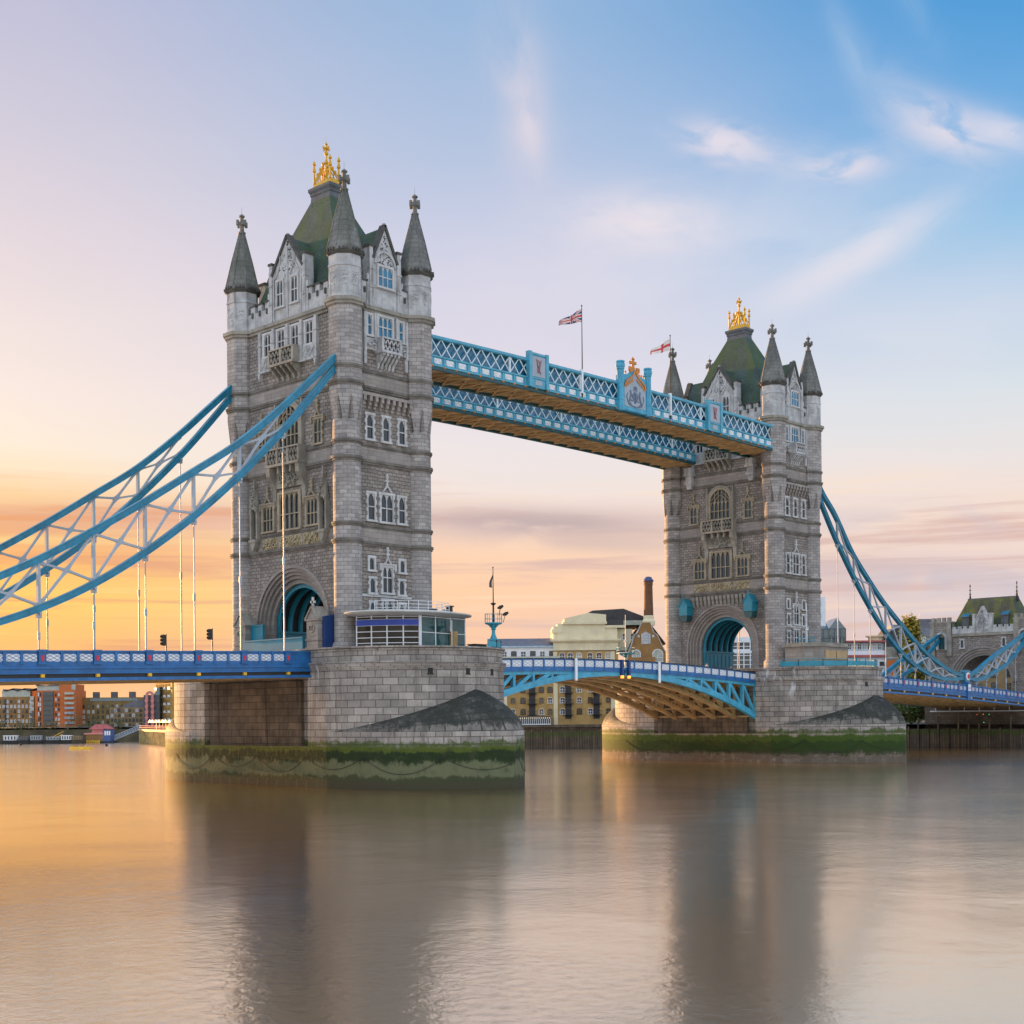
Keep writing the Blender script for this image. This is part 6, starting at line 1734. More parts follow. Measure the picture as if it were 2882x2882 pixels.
    l_ = MB(F); l_.box(-4.9, 4.9, 3.9, 6.1, 29.6, 30.3); l_.build('ridge', M['lead'], ro)
    for q in (-1, 1):
        f = MB(F); f.lathe(q * 4.9, 5.0, [(0.5, 29.4), (0.25, 30.4), (0.12, 31.2), (0.26, 31.3), (0.1, 31.45), (0.08, 32.0), (0.25, 32.1), (0.08, 32.25), (0.06, 32.8), (0.18, 32.9), (0.02, 33.4)], 8); f.build('finial', M['iron'], ro)
    o = MB(F); o.box(-1.9, 2.6, -0.2, 0, 4.2, 6.8)
    for k in range(6): o.box(-1.8 + k * 0.85, -1.7 + k * 0.85, -0.32, -0.2, 4.0, 6.9)
    o.build('grille_opening', M['dark'], t)  # no opening is cut; the dark box colours in its inner shade
    for u, z, m_ in ((-1.2, 6.5, GLOW_R), (0.1, 6.55, GLOW_A), (1.3, 6.5, GLOW_G), (1.4, 5.5, GLOW_G), (0.2, 4.9, GLOW_G)):
        q = MB(F); q.lathe(u, -0.3, [(0.02, z - 0.1), (0.1, z), (0.02, z + 0.1)], 8); q.build('signal_lamp', m_, t)
    lw = MB(F); lw.box(-12.5, 11, -0.35, 0, 0, 8.6); lw.box(-12.5, 11, -0.45, 0, 5.9, 6.1); lw.build('lower_wall', M['quay'], t)
    pi = MB(F); pi.tube([(-10.8, -1.3, 7.2), (11, -1.3, 7.2)], 0.13, 8)
    for k in range(7): pi.box(-9.6 + k * 3.1 - 0.06, -9.6 + k * 3.1 + 0.06, -1.35, -1.25, 7.2, 9.2)
    pi.build('service_pipe', M['white'], t)
GLOW_R = glow('red lamp', (1.0, 0.08, 0.03), 2.0); GLOW_G = glow('green lamp', (0.1, 1.0, 0.3), 1.6)
M['slate2'] = roofing('mossy slate gatehouse', (0.055, 0.065, 0.055), (0.11, 0.14, 0.018), 0.85)
gatehouse()

# ------------------------------------------------------------------ buildings on the far bank
def brick(name, c, d=0.8, st_=0.25): return masonry(name, c, (c[0] * d, c[1] * d, c[2] * d), (c[0] * 0.75, c[1] * 0.75, c[2] * 0.72), 0.24, 0.08, 0.012, streak=st_, patch=0.18, bump=0.15)
M['yellow_brick'] = brick('yellow stock brick', (0.52, 0.34, 0.13))
M['cream'] = paint('cream stucco', (0.68, 0.60, 0.40), 0.8, 0, 0.08, 0.4, 0, 0.25, (0.35, 0.30, 0.20))
M['brown_brick'] = brick('brown brick', (0.36, 0.20, 0.075))
M['orange_clad'] = paint('orange terracotta cladding', (0.52, 0.14, 0.035), 0.8, 0, 0.1, 0.3)
M['olive_brick'] = brick('olive brick', (0.27, 0.19, 0.075))
M['tan_brick'] = brick('tan brick', (0.33, 0.23, 0.12))
M['pink'] = paint('pink render', (0.62, 0.24, 0.22), 0.8, 0, 0.08)
M['gold_brick'] = brick('golden brick', (0.58, 0.36, 0.10))
M['dull_glass'] = glass('dull window', (0.05, 0.05, 0.045), 0.15, 0.6, 0.6)
M['painted_shine_glass'] = glass('window with painted reflection', (0.34, 0.36, 0.30), 0.1, 0.8, 0.4)  # bright copy of the window glass, reflected light put into its pale colour
M['roof_dark'] = paint('dark roof', (0.045, 0.042, 0.045), 0.7)
M['roof_grey'] = paint('grey slate roof', (0.14, 0.14, 0.16), 0.7)
M['red_roof'] = paint('red roof', (0.42, 0.10, 0.09), 0.7)
M['blue_wall'] = paint('blue boarding', (0.06, 0.10, 0.26), 0.6)
def bld(name, label, P0, P1, depth, z0, z1, mat, cat='building'):
    P0, P1 = Vector((P0[0], P0[1], 0)), Vector((P1[0], P1[1], 0))
    d = (P1 - P0); L = d.length; d.normalize()
    n = Vector((-d.y, d.x, 0))
    if n.dot(Vector((-98, -121, 0)) - P0) > 0: n = -n
    F = frame(P0, d, n)
    c = P0 + d * (L / 2) + n * (depth / 2)
    t = thing(name, label, cat, (c.x, c.y, z0))
    if mat:
        b = MB(F); b.box(0, L, 0, depth, z0, z1); b.build('wall', mat, t)
    return t, F, L, d
def win_mesh(F, u, z, w_, h, arch=0.0, frame_=0.12, sill=True):
    mb = MB(F); mb.cur = 0
    a = w_ / 2
    top = [(u + a, z + h)] + ([(u + a * math.cos(math.pi * k / 6), z + h + arch * math.sin(math.pi * k / 6)) for k in range(1, 6)] if arch else []) + [(u - a, z + h)]
    mb.prism([(u - a, z), (u + a, z)] + top, -0.02, 0.02)
    mb.cur = 1
    for q in (-1, 1): mb.box(u + q * a - frame_ / 2, u + q * a + frame_ / 2, -0.1, 0, z, z + h)
    if arch: mb.ring(u, z + h, a * 0.96, a * 0.96 + 0.18, 0, math.pi, -0.1, 0, 6) if abs(arch - a) < 0.05 else [mb.beam((p[0], -0.05, p[1] + 0.08), (q[0], -0.05, q[1] + 0.08), 0.1, 0.2, (0, 1, 0)) for p, q in zip(top[:-1], top[1:])]
    else: mb.box(u - a, u + a, -0.1, 0, z + h - 0.06, z + h + 0.08)
    if sill: mb.box(u - a - 0.1, u + a + 0.1, -0.16, 0, z - 0.12, z)
    mb.box(u - 0.04, u + 0.04, -0.07, 0, z, z + h); mb.box(u - a, u + a, -0.07, 0, z + h * 0.55 - 0.04, z + h * 0.55 + 0.04)
    return mb
def win_grid(t, F, d, us, zs, w_, h, mats, arch=0.0, name='window', skip=None):
    first = {}
    for i, z in enumerate(zs):
        for k, u in enumerate(us):
            if skip and skip(i, k): continue
            mi = (i * 7 + k * 5 + (i * k) % 3) % len(mats)
            if mi not in first: first[mi] = (win_mesh(F, u, z, w_, h, arch).build(name, mats[mi], t), u, z)
            else:
                o, u0, z0 = first[mi]; v = d * (u - u0)
                copy_part(o, t, (v.x, v.y, z - z0))
WD = [M['dull_glass'], M['white']]; WL = [M['painted_shine_glass'], M['white']]; WB = [M['dull_glass'], M['black']]; WT = [M['dull_glass'], M['tan_brick']]
K = 0.02216
def warehouse():
    t, F, L, d = bld('brick_warehouse', 'long yellow brick riverside warehouse with cream attic, seen under the bascules', (140.5, 106.6), (159.4, 87.1), 22, 4.6, 22.6, None)
    U = lambda x: (x - 170) * K
    b = MB(F); b.box(0, U(690), 0, 22, 4.6, 20.2); b.box(U(690), L, 0, 22, 4.6, 22.6); b.build('wall', M['yellow_brick'], t)
    rows = [7.4, 10.1, 12.7, 15.4, 18.0]
    win_grid(t, F, d, [U(x) for x in (245, 355, 555, 650, 785, 968, 1088, 1283)], rows, 1.15, 0.95, [WD, WB, WD, WT], 0.28)
    win_grid(t, F, d, [U(x) for x in (785, 875, 968, 1088, 1187, 1283)], [20.7], 1.3, 1.0, [WD, WL, WD], 0.35)
    for x in (455, 848, 1155):
        for z in rows[:4] if x > 500 else rows[:3]:
            b = MB(F); u = U(x); b.box(u - 1.2, u + 1.2, -1.2, 0, z - 0.3, z - 0.15)
            for k in range(9): b.box(u - 1.2 + k * 0.3 - 0.03, u - 1.2 + k * 0.3 + 0.03, -1.2, -1.15, z - 0.15, z + 0.8)
            b.box(u - 1.22, u + 1.22, -1.22, -1.14, z + 0.75, z + 0.85); b.build('balcony', M['iron'], t)
        b = MB(F); b.box(U(x) - 0.75, U(x) + 0.75, -0.05, 0, 6.2, 18.8); b.build('loading_doors', M['roof_dark'], t)
    for x in (710, 160, 1335): b = MB(F); b.box(U(x) - 0.5, U(x) + 0.5, -0.25, 0, 4.6, 22.4 if x > 200 else 20.2); b.build('pilaster', M['cream'], t)
    f = MB(F)
    f.box(U(690), L, -0.15, 20, 22.7, 25.0); f.box(U(660), L + 0.6, -0.9, 20, 25.0, 25.4); f.box(U(670), L + 0.3, -0.6, 20, 24.7, 25.0); f.box(U(690), L + 0.1, -0.25, 20, 22.7, 23.0)
    f.build('frieze', M['cream'], t)
    fz = MB(F)
    win_grid(t, F, d, [U(720 + 51 * k) for k in range(6)] + [U(1075 + 54 * k) for k in range(6)], [23.3], 0.62, 0.7, [[M['dull_glass'], M['cream']]], 0.3, 'frieze_window')
    a = MB(F)
    a.box(U(690), U(1390), 0.4, 14, 25.4, 28.6); a.box(U(735), U(1255), 0.15, 14, 25.4, 29.2); a.box(U(795), U(1275), -0.35, 14, 29.0, 29.6)
    a.box(U(675), U(810), 0.1, 6, 27.0, 27.9); a.box(U(1255), U(1470), 0.0, 10, 28.1, 28.7)
    a.prism([(U(812), 29.6), (U(1268), 29.6), (U(1268), 31.3), (U(1070), 31.75), (U(812), 30.4)], 0.1, 12)
    a.build('attic', M['cream'], t)
    r = MB(F)
    r.prism([(U(1060), 29.6), (U(1690), 28.6), (U(1690), 31.0), (U(1470), 32.9), (U(1130), 32.5), (U(1060), 31.8)], 3, 18); r.prism([(U(1270), 28.7), (U(1660), 28.7), (U(1660), 30.0), (U(1270), 30.3)], 1.5, 3)
    r.build('roof', M['roof_dark'], t)
    g = MB(F); g.box(U(1460), U(1660), 1.2, 1.5, 28.8, 29.9); g.build('roof_glazing', M['painted_shine_glass'], t)
    w2 = MB(F); w2.box(U(1270), U(1560), 2, 12, 22.7, 27.9); w2.build('side_wing', M['cream'], t)
    win_grid(t, frame(F @ Vector((0, 2, 0)), F.col[0][:3], F.col[1][:3]), d, [U(1470), U(1560)], [25.4], 0.8, 1.0, [WD], 0.3)
    s_ = MB(F); s_.box(U(290), U(650), -2.2, -0.2, 5.0, 7.0); s_.build('cafe_front', M['dull_glass'], t)
    c = MB(F)
    for k in range(17): c.box(U(300) + k * 0.48 - 0.05, U(300) + k * 0.48 + 0.05, -2.3, -2.2, 4.8, 6.3)
    c.box(U(290), U(650), -2.35, -2.2, 4.7, 5.1); c.build('cafe_posts', M['white'], t)
    for k in range(16):
        q = MB(F); q.lathe(U(300) + k * 0.5, -2.3, [(0.02, 6.42), (0.09, 6.5), (0.02, 6.58)], 6); q.build('string_lamp', GLOW_C, t)
GLOW_C = glow('cafe lamp', (1.0, 0.85, 0.6), 1.6)
warehouse()
def terrace():
    t, F, L, d = bld('terrace_block', 'white terrace flats with grey slate roof above the bascule on the left', (138.9, 109.5), (150.2, 97.8), 12, 18, 23.6, M['white'])
    win_grid(t, frame(F @ Vector((0, 0, 0)), F.col[0][:3], F.col[1][:3]), d, [0.6 + 2.3 * k for k in range(7)], [21.0], 1.2, 1.6, [WB, WD])
    r = MB(F); r.prism([(-1, 23.6), (L + 0.3, 23.6), (L + 0.3, 23.9), (-1, 23.9)], -0.6, 11)
    r.build('eaves', paint('pale blue eaves', (0.35, 0.50, 0.62), 0.7), t)
    r = MB(F)
    r.face([(-1, -0.5, 23.9), (L + 0.3, -0.5, 23.9), (L + 0.3, 5, 26.0), (-1, 5, 26.0)]); r.face([(-1, 5, 26.0), (L + 0.3, 5, 26.0), (L + 0.3, 11, 23.9), (-1, 11, 23.9)]); r.build('roof', M['roof_grey'], t)
    b = MB(F); b.box(-1, L, -2.2, -2.1, 20.4, 21.3); b.build('balcony_rail', M['painted_shine_glass'], t)
terrace()
def brewery():
    U0 = (159.9, 84.6)
    t, F, L, d = bld('brewery_house', 'brown brick brewery house with stepped gable and tall round chimney', U0, (167.6, 76.6), 14, 4.6, 19.5, M['brown_brick'])
    u = lambda x: (x - 1545) * K + 0.2
    g = MB(F)
    g.prism([(u(1545), 19.5), (u(1950), 19.5), (u(1950), 22.0), (u(1900), 24.0), (u(1860), 26.2), (u(1820), 26.8), (u(1785), 29.2), (u(1690), 29.2), (u(1645), 26.8), (u(1610), 26.2), (u(1580), 24.0), (u(1545), 22.0)], 0, 1.0); g.build('gable', M['brown_brick'], t)
    c = MB(F)
    for a, b in (((1545, 22.0), (1580, 24.0)), ((1610, 26.2), (1645, 26.8)), ((1645, 26.8), (1690, 29.2)), ((1785, 29.2), (1820, 26.8)), ((1820, 26.8), (1860, 26.2)), ((1860, 26.2), (1900, 24.0)), ((1900, 24.0), (1950, 22.0)), ((1580, 24.0), (1610, 26.2))):
        c.beam((u(a[0]), 0.4, a[1]), (u(b[0]), 0.4, b[1]), 1.1, 0.16, (0, 0, 1))
    c.build('coping', M['window_stone'], t)
    p = MB(F); p.prism([(u(1685), 24.0), (u(1785), 24.0), (u(1785), 26.4), (u(1735), 27.0), (u(1685), 26.4)], -0.15, 0); po = p.build('plaque', M['window_stone'], t)
    for k in range(3):
        q = MB(F); q.box(u(1700), u(1770), -0.17, -0.15, 25.9 - k * 0.6, 26.1 - k * 0.6); q.build('plaque_lettering', M['brace'], po)
    for x in (1657, 1814): q = MB(F); q.box(u(x) - 0.27, u(x) + 0.27, -0.1, 0, 25.6, 26.2); q.build('corner_stone', M['window_stone'], t)
    win_grid(t, F, d, [u(1630)], [21.0], 2.0, 0.6, [[M['painted_shine_glass'], M['white']]], 1.0)
    win_grid(t, F, d, [u(1862)], [19.8], 2.4, 1.7, [[M['painted_shine_glass'], M['white']]], 1.2)
    s_ = MB(F); s_.box(u(1530), u(1830), -1.5, 0, 18.8, 20.8); s_.build('porch', M['brown_brick'], t)
    ch = MB(F); xc = u(1779)
    ch.lathe(xc, 2.5, [(1.5, 28.6), (1.6, 29.6), (1.25, 30.2), (1.3, 30.8), (1.15, 31.0)], 16); o = ch.build('chimney', M['cream'], t)
    s2 = MB(F); s2.lathe(xc, 2.5, [(1.17, 31.0), (1.0, 38.2), (1.1, 38.4), (1.1, 39.2)], 18); s2.build('chimney_stack', M['chim'], o, smooth=40)
    k = MB(F); k.lathe(xc, 2.5, [(1.15, 39.2), (1.35, 39.3), (1.35, 39.45), (0.95, 39.9), (0.8, 40.3), (0.2, 40.45)], 18); k.build('chimney_cap', M['navy2'], o)
    r = MB(F); r.face([(u(1790), 1, 29.0), (u(1790), 14, 29.0), (u(1960), 14, 24.0), (u(1960), 1, 24.0)]); r.face([(u(1690), 14, 29.0), (u(1690), 1, 29.0), (u(1545), 1, 23.0), (u(1545), 14, 23.0)]); r.face([(u(1690), 1, 29.0), (u(1690), 14, 29.0), (u(1790), 14, 29.0), (u(1790), 1, 29.0)]); r.build('roof', M['roof_grey'], t)
M['chim'] = brick('chimney brick', (0.19, 0.10, 0.055)); M['navy2'] = paint('blue lead cap', (0.05, 0.07, 0.17), 0.5)
brewery()
GGL = glass('pale green glazing', (0.11, 0.15, 0.15), 0.12, 0.5, 0.5)  # lit interiors behind the glass are painted into its lighter green colour
def right_group():
    t, F, L, d = bld('glass_gable_building', 'glass walled building with pitched glass roof right of the far tower', (190.0, 55.4), (197.5, 47.6), 12, 5, 27.4, GGL)
    f = MB(F)
    for k in range(9): f.box(L * k / 8 - 0.07, L * k / 8 + 0.07, -0.1, 0, 15, 27.4)
    for k in range(6): f.box(0, L, -0.1, 0, 16 + k * 2.25, 16.14 + k * 2.25)
    f.build('glazing_bars', M['lead'], t)
    r = MB(F); r.face([(0, 0, 27.4), (L * 0.62, 0, 27.4), (L * 0.62, 5, 30.2), (0, 5, 30.2)]); r.prism([(L * 0.62, 27.4), (L, 27.4), (L * 0.81, 30.0)], 0, 10); r.build('roof', M['gr'], t)
    win_grid(t, F, d, [L * 0.68 + 0.85 * k for k in range(4)], [23.5, 20.5], 0.5, 2.0, [[M['painted_shine_glass'], M['lead']]])
    t, F, L, d = bld('white_tower_block', 'plain white tower block just showing beside the far tower', (190.5, 56.5), (195.3, 51.7), 8, 5, 35.2, M['white'])
    win_grid(t, F, d, [5.4], [27, 30, 33], 0.6, 1.2, [WL])
    t, F, L, d = bld('white_flats', 'white flats with red roof edge behind the far pier', (196.9, 47.0), (203.5, 40.4), 10, 5, 22.0, M['white'])
    b = MB(F); b.box(0, L, -0.4, 9, 24.0, 24.4); b.box(0, L, -0.8, 0, 20.4, 20.9); b.build('red_edging', M['red_roof'], t)
    b = MB(F); b.box(0, L, 0.6, 9, 22.0, 24.0); b.build('upper_storey', M['brace'], t)
    win_grid(t, F, d, [0.9 + 1.5 * k for k in range(6)], [18.4], 0.9, 0.8, [WD, WB]); win_grid(t, frame(F @ Vector((0, 0.6, 0)), F.col[0][:3], F.col[1][:3]), d, [0.8 + 1.2 * k for k in range(7)], [22.3], 0.9, 1.3, [WD, WL])
    t, F, L, d = bld('rounded_flats', 'cream flats with rounded corner catching the low sun', (200.8, 43.0), (204.0, 39.8), 8, 5, 23.2, None)
    b = MB(F); b.lathe(2.6, 3.4, [(2.7, 5), (2.7, 23.2)], 20); b.box(2.6, 6.0, 0.7, 6, 5, 23.2); b.build('wall', M['cream'], t)
    b = MB(F); b.lathe(2.6, 3.4, [(2.0, 23.2), (2.0, 25.4)], 16); b.lathe(2.6, 3.4, [(2.6, 25.4), (2.6, 25.7)], 16); b.build('penthouse', M['cream'], t)
    b = MB(F); b.lathe(2.6, 3.4, [(2.75, 15.6), (2.75, 15.8)], 20); b.lathe(2.6, 3.4, [(2.75, 20.6), (2.75, 20.8)], 20); b.build('floor_band', M['portland_dirty'], t)
    win_grid(t, frame(F @ Vector((0, 0.7, 0)), F.col[0][:3], F.col[1][:3]), d, [3.6, 5.0], [12.5, 16.5, 18.9], 0.9, 1.5, [WB])
    t, F, L, d = bld('modern_flats', 'modern flats in grey and red brick with dark glass bays', (203.2, 40.4), (210.5, 33.0), 12, 5, 22.8, M['portland_dirty'])
    b = MB(F); b.box(0.4, 2.6, -0.06, 0, 12, 19.6); b.box(0.4, 2.6, -0.06, 0, 6, 10.5); b.build('red_panels', M['orange_clad'], t)
    for z in (8.5, 14.6, 20.6): b = MB(F); b.box(2.9, 5.4, -0.9, 0, z, z + 3.4); b.build('window_bay', M['dull_glass'], t)
    r = MB(F); r.prism([(0.2, 22.8), (6.0, 22.8), (6.0, 24.6), (3.8, 27.3), (2.0, 27.3), (0.2, 24.8)], 0.3, 10); r.build('roof', M['roof_dark'], t)
    b = MB(F)
    for z in (11.0, 13.8, 17.4, 20.0): b.box(-0.2, L, -0.25, 0, z, z + 0.25)
    b.build('floor_band', M['window_stone'], t)
    t, F, L, d = bld('slate_roof_block', 'long block with grey slate roof and strip windows beside the gatehouse', (207.0, 38.5), (214.5, 31.0), 14, 5, 25.6, M['portland_dirty'])
    r = MB(F); r.face([(0, 0, 25.6), (L, 0, 25.6), (L, 6, 28.6), (0, 6, 28.6)]); r.box(0.5, L, 6, 12, 25, 28.4); r.box(L * 0.55, L, 4, 9, 27.5, 29.8); r.build('roof', M['roof_grey'], t)
    win_grid(t, F, d, [0.8 + 1.25 * k for k in range(8)], [23.4], 1.05, 1.7, [WL, [M['painted_shine_glass'], M['lead']]])
    t, F, L, d = bld('tan_office_block', 'tan office block showing through the gatehouse arch', (214, 24), (222, -22), 12, 4.6, 21.0, M['tan_brick'])
    win_grid(t, F, d, [2 + 3.4 * k for k in range(13)], [11.6, 15.2, 18.4], 1.1, 2.2, [WT, WB])
    # white grid fronted offices seen through the far arch
    t, F, L, d = bld('gridded_offices', 'white framed office front seen through the far road arch', (177.0, 68.5), (186.5, 58.5), 12, 5, 25.5, M['dull_glass'])
    b = MB(F)
    for k in range(10): b.box(L * k / 9 - 0.12, L * k / 9 + 0.12, -0.25, 0, 5, 24.5)
    for k in range(14): b.box(0, L, -0.22, 0, 10 + k * 1.1, 10.15 + k * 1.1)
    b.box(0, L, -0.3, 0.2, 21.6, 22.6); b.box(0, L, -0.4, 0.2, 24.2, 25.5); b.build('white_grid', M['white'], t)
    win_grid(t, F, d, [1.5 + 2.6 * k for k in range(5)], [22.8], 0.9, 0.6, [WB], 0.45)
M['gr'] = glass('glass roof', (0.10, 0.15, 0.17), 0.12, 0.7, 0.3)
right_group()

# left bank, about 480 m from the camera
KL = 0.1246
L0, LD = Vector((125.86, 337.65, 0)), Vector((0.695, -0.719, 0))
def lp_(px, back=0.0):
    q = L0 + LD * (px * KL); c_ = Vector((-98.39, -121.05, 0)); p = c_ + (q - c_) * ((480 + back) / 480)
    return (p.x, p.y)
def lz(px, v): return 16.73 + (1950 - v) * KL - 0.00116 * px
def left_group():
    t, F, L, d = bld('brown_flats', 'brown brick flats with curved roof canopies at the far left', lp_(-40), lp_(96), 14, 3.6, 15.3, M['brown_brick'])
    win_grid(t, F, d, [0.8 + 1.35 * k for k in range(12)], [4.6 + 1.72 * k for k in range(6)], 0.55, 0.9, [WT, WD, WB])
    b = MB(F); b.box(5.5, L - 1.6, 0.5, 10, 15.3, 17.6); b.build('penthouse', M['painted_shine_glass'], t)
    r = MB(F)
    for u0 in (6.0, 10.0, 14.0): r.prism([(u0, 17.6), (u0 + 0.9, 17.2), (u0 + 2.0, 17.6), (u0 + 3.6, 18.1), (u0 + 3.6, 18.3), (u0 + 2.0, 17.9), (u0 + 0.9, 17.5), (u0, 18.0)], 0, 10)
    r.build('canopies', M['roof_dark'], t)
    for k in range(4): b = MB(F); b.box(L - 4.2 + 1.1 * k * 0 - 6.2, L - 9.6, -0.1, 0, 4.5 + k * 2.6, 6.6 + k * 2.6); b.build('stair_window', M['roof_dark'], t)
    for k in range(6): b = MB(F); b.box(L - 1.45, L - 0.15, -0.15, 0, 4.8 + k * 1.85, 6.2 + k * 1.85); b.build('corner_window', M['painted_shine_glass'] if k > 2 else M['dull_glass'], t)
    t, F, L, d = bld('orange_flats', 'orange clad flats with glazed bays, tallest on the left bank', lp_(98), lp_(213), 12, 3.6, 17.4, M['orange_clad'])
    b = MB(F); b.box(8.4, L, 0.3, 10, 17.4, 19.5); b.build('upper_storey', M['orange_clad'], t)
    b = MB(F); b.box(0.6, 8.4, 0.6, 10, 17.4, 19.0); b.build('glazed_storey', M['painted_shine_glass'], t)
    r = MB(F); r.prism([(0.3, 19.0), (8.4, 19.0), (8.4, 19.9), (4.0, 19.2), (0.3, 19.5)], 0.2, 10); r.build('roof', M['lead'], t)
    b = MB(F); b.box(3.0, 6.6, -0.5, 0, 5.2, 17.0); b.build('glazed_bay', M['dull_glass'], t)
    for k in range(7):
        b = MB(F); b.box(3.0, 6.6, -1.0, -0.5, 5.3 + k * 1.72, 5.55 + k * 1.72); b.build('balcony', M['lead'], t)
        b = MB(F); b.box(10.6, 13.9, -0.8, 0, 5.6 + k * 1.72, 6.4 + k * 1.72); b.build('long_balcony', M['painted_shine_glass'] if k > 3 else M['brace'], t)
    win_grid(t, F, d, [1.3, 1.9], [5.2 + 1.72 * k for k in range(7)], 0.3, 1.1, [WL, WB]); win_grid(t, F, d, [7.4, 8.4], [5.2 + 1.72 * k for k in range(7)], 0.4, 0.8, [WB, WD])
    b = MB(F); b.box(L - 1.5, L - 0.1, 0.1, 0.3, 17.6, 19.4); b.build('corner_window', M['painted_shine_glass'], t)
    t, F, L, d = bld('olive_flats', 'long olive brown flats with three roof boxes', lp_(214, 8), lp_(408, 8), 12, 3.6, 14.9, M['olive_brick'])
    win_grid(t, F, d, [1.0 + 1.7 * k for k in range(13)], [5.6 + 1.9 * k for k in range(4)], 0.6, 0.9, [WB, WD, WB, [M['painted_shine_glass'], M['lead']]])
    b = MB(F); b.box(5, 22, -0.1, 6, 13.6, 14.6); b.build('roof_glazing', M['gr'], t)
    for px in (257, 309, 361): b = MB(F); u = (px - 214) * KL; b.box(u, u + 2.0, 2, 4, 14.9, 16.9); b.build('roof_box', M['lead'], t)
    t, F, L, d = bld('sloping_flats', 'tan flats with stepped sloping roof in front of the olive block', lp_(308, -4), lp_(405, -4), 10, 3.6, 11.2, M['tan_brick'])
    r = MB(F); r.prism([(0, 8.5), (3.6, 11.3), (3.6, 11.5), (0, 8.8)], -0.2, 8); r.prism([(3.8, 11.2), (L, 11.2), (L, 14.0), (9.0, 13.4), (6.0, 12.4)], 0, 8); r.build('roof', M['roof_grey'], t)
    win_grid(t, F, d, [0.8 + 1.25 * k for k in range(9)], [4.6 + 1.7 * k for k in range(4)], 0.7, 0.9, [WT, WB, WD])
    t, F, L, d = bld('pink_arch_building', 'grey glass building with tall pink arch on its front', lp_(404, -6), lp_(449, -6), 8, 3.6, 15.4, M['lead'])
    a = MB(F)
    u = 2.2
    a.ring(u, 15.3, 0.62, 1.42, 0, math.pi, -0.7, 0, 14)
    for q in (-1, 1):
        a.box(u + q * 0.62, u + q * 1.42, -0.7, 0, 4.0, 15.3)
        for k in range(5):
            z = 5.2 + k * 2.0
            a.prism([(u + q * 0.3, z + 0.5), (u + q * 1.75, z + 0.5), (u + q * 1.3, z - 0.6), (u + q * 0.75, z - 0.6)], -1.0, 0)
    a.build('pink_arch', M['pink'], t)
    r = MB(F); r.prism([(3.4, 15.4), (L, 15.4), (L, 18.2), (5.4, 18.2)], 0, 7); r.build('roof', M['gr'], t)
    win_grid(t, F, d, [4.1, 5.0], [4.8 + 2.0 * k for k in range(5)], 0.7, 1.1, [[M['dull_glass'], M['lead']]])
    # sunlit balconies: this front looks along the river towards the sunrise
    a0 = lp_(447, 4); h_ = R(165)
    n_ = Vector((-math.cos(h_), -math.sin(h_), 0)); u_ = Vector((n_.y, -n_.x, 0))
    t = thing('balcony_flats', 'golden brick flats stacked with white balconies, lit by the sun', 'building', (a0[0], a0[1], 3.6))
    F2 = frame((a0[0], a0[1], 0), u_, n_)
    b = MB(F2); b.box(-0.4, 19, -1.2, 12, 3.6, 19.8); b.box(-0.6, 19.2, -1.5, 12, 19.5, 20.0); b.build('wall', M['gold_brick'], t)
    for k in range(5):
        z = 6.4 + 2.7 * k
        for u0 in (0.2, 5.2, 10.2, 15.2):
            b = MB(F2); b.box(u0, u0 + 2.6, -1.65, -1.2, z, z + 0.2); b.box(u0, u0 + 2.6, -1.7, -1.62, z + 0.2, z + 0.8); b.box(u0, u0 + 0.1, -1.65, -1.2, z + 0.2, z + 0.8); b.build('balcony', M['white'], t)
        for u in (1.2, 2.7, 4.4, 6.2, 7.7, 9.4, 11.2, 12.7, 14.4, 16.2): win_mesh(frame(F2 @ Vector((0, -1.2, 0)), u_, n_), u, z + 0.5, 0.6, 1.4).build('window', WT, t)
left_group()
# jetty, pontoon, boats, buoy
JP = paint('weathered timber painted sunlit', (0.30, 0.23, 0.09), 0.9, 0, 0.35, 0.8, 0, 0.5, (0.05, 0.045, 0.03))  # yellow of sunlight on the piles is mixed into the timber colour
def jetty():
    t = thing('timber_jetty', 'timber jetty on a row of piles with awning and railing, in warm light', 'jetty', (110, 212, 0))
    A, B = Vector((119.6, 237.0, 0)), Vector((101.0, 190.0, 0)); d = (B - A).normalized(); n = Vector((d.y, -d.x, 0))
    if n.dot(Vector((-98, -121, 0)) - A) > 0: n = -n
    F = frame((A.x, A.y, 0), d, n); L = (B - A).length
    b = MB(F); b.box(0, L, 0, 26, 3.5, 4.1); b.build('deck', M['soffit'], t)
    o = None; k = 0.3; 
    while k < L:
        if o is None: b = MB(F); b.lathe(k, 0.2, [(0.27, -1), (0.24, 3.5)], 6); o = b.build('pile', JP, t); k0 = k
        else: v = d * (k - k0); copy_part(o, t, (v.x, v.y, 0))
        k += 1.35
    b = MB(F)
    for z in (4.6, 5.1): b.box(0, L, 0.1, 0.18, z, z + 0.1)
    kk = 0
    while kk < L: b.box(kk, kk + 0.1, 0.1, 0.2, 4.1, 5.2); kk += 2
    b.build('railing', M['pink'], t)
    for i in range(9):
        b = MB(F); u = 4 + i * 4.9; b.prism([(u, 6.1), (u + 2.3, 6.9), (u + 4.6, 6.1)], 2, 6); b.box(u + 2.2, u + 2.4, 3.9, 4.1, 4.1, 6.2); b.build('awning', M['yellow'] if i % 2 else M['white'], t)
jetty()
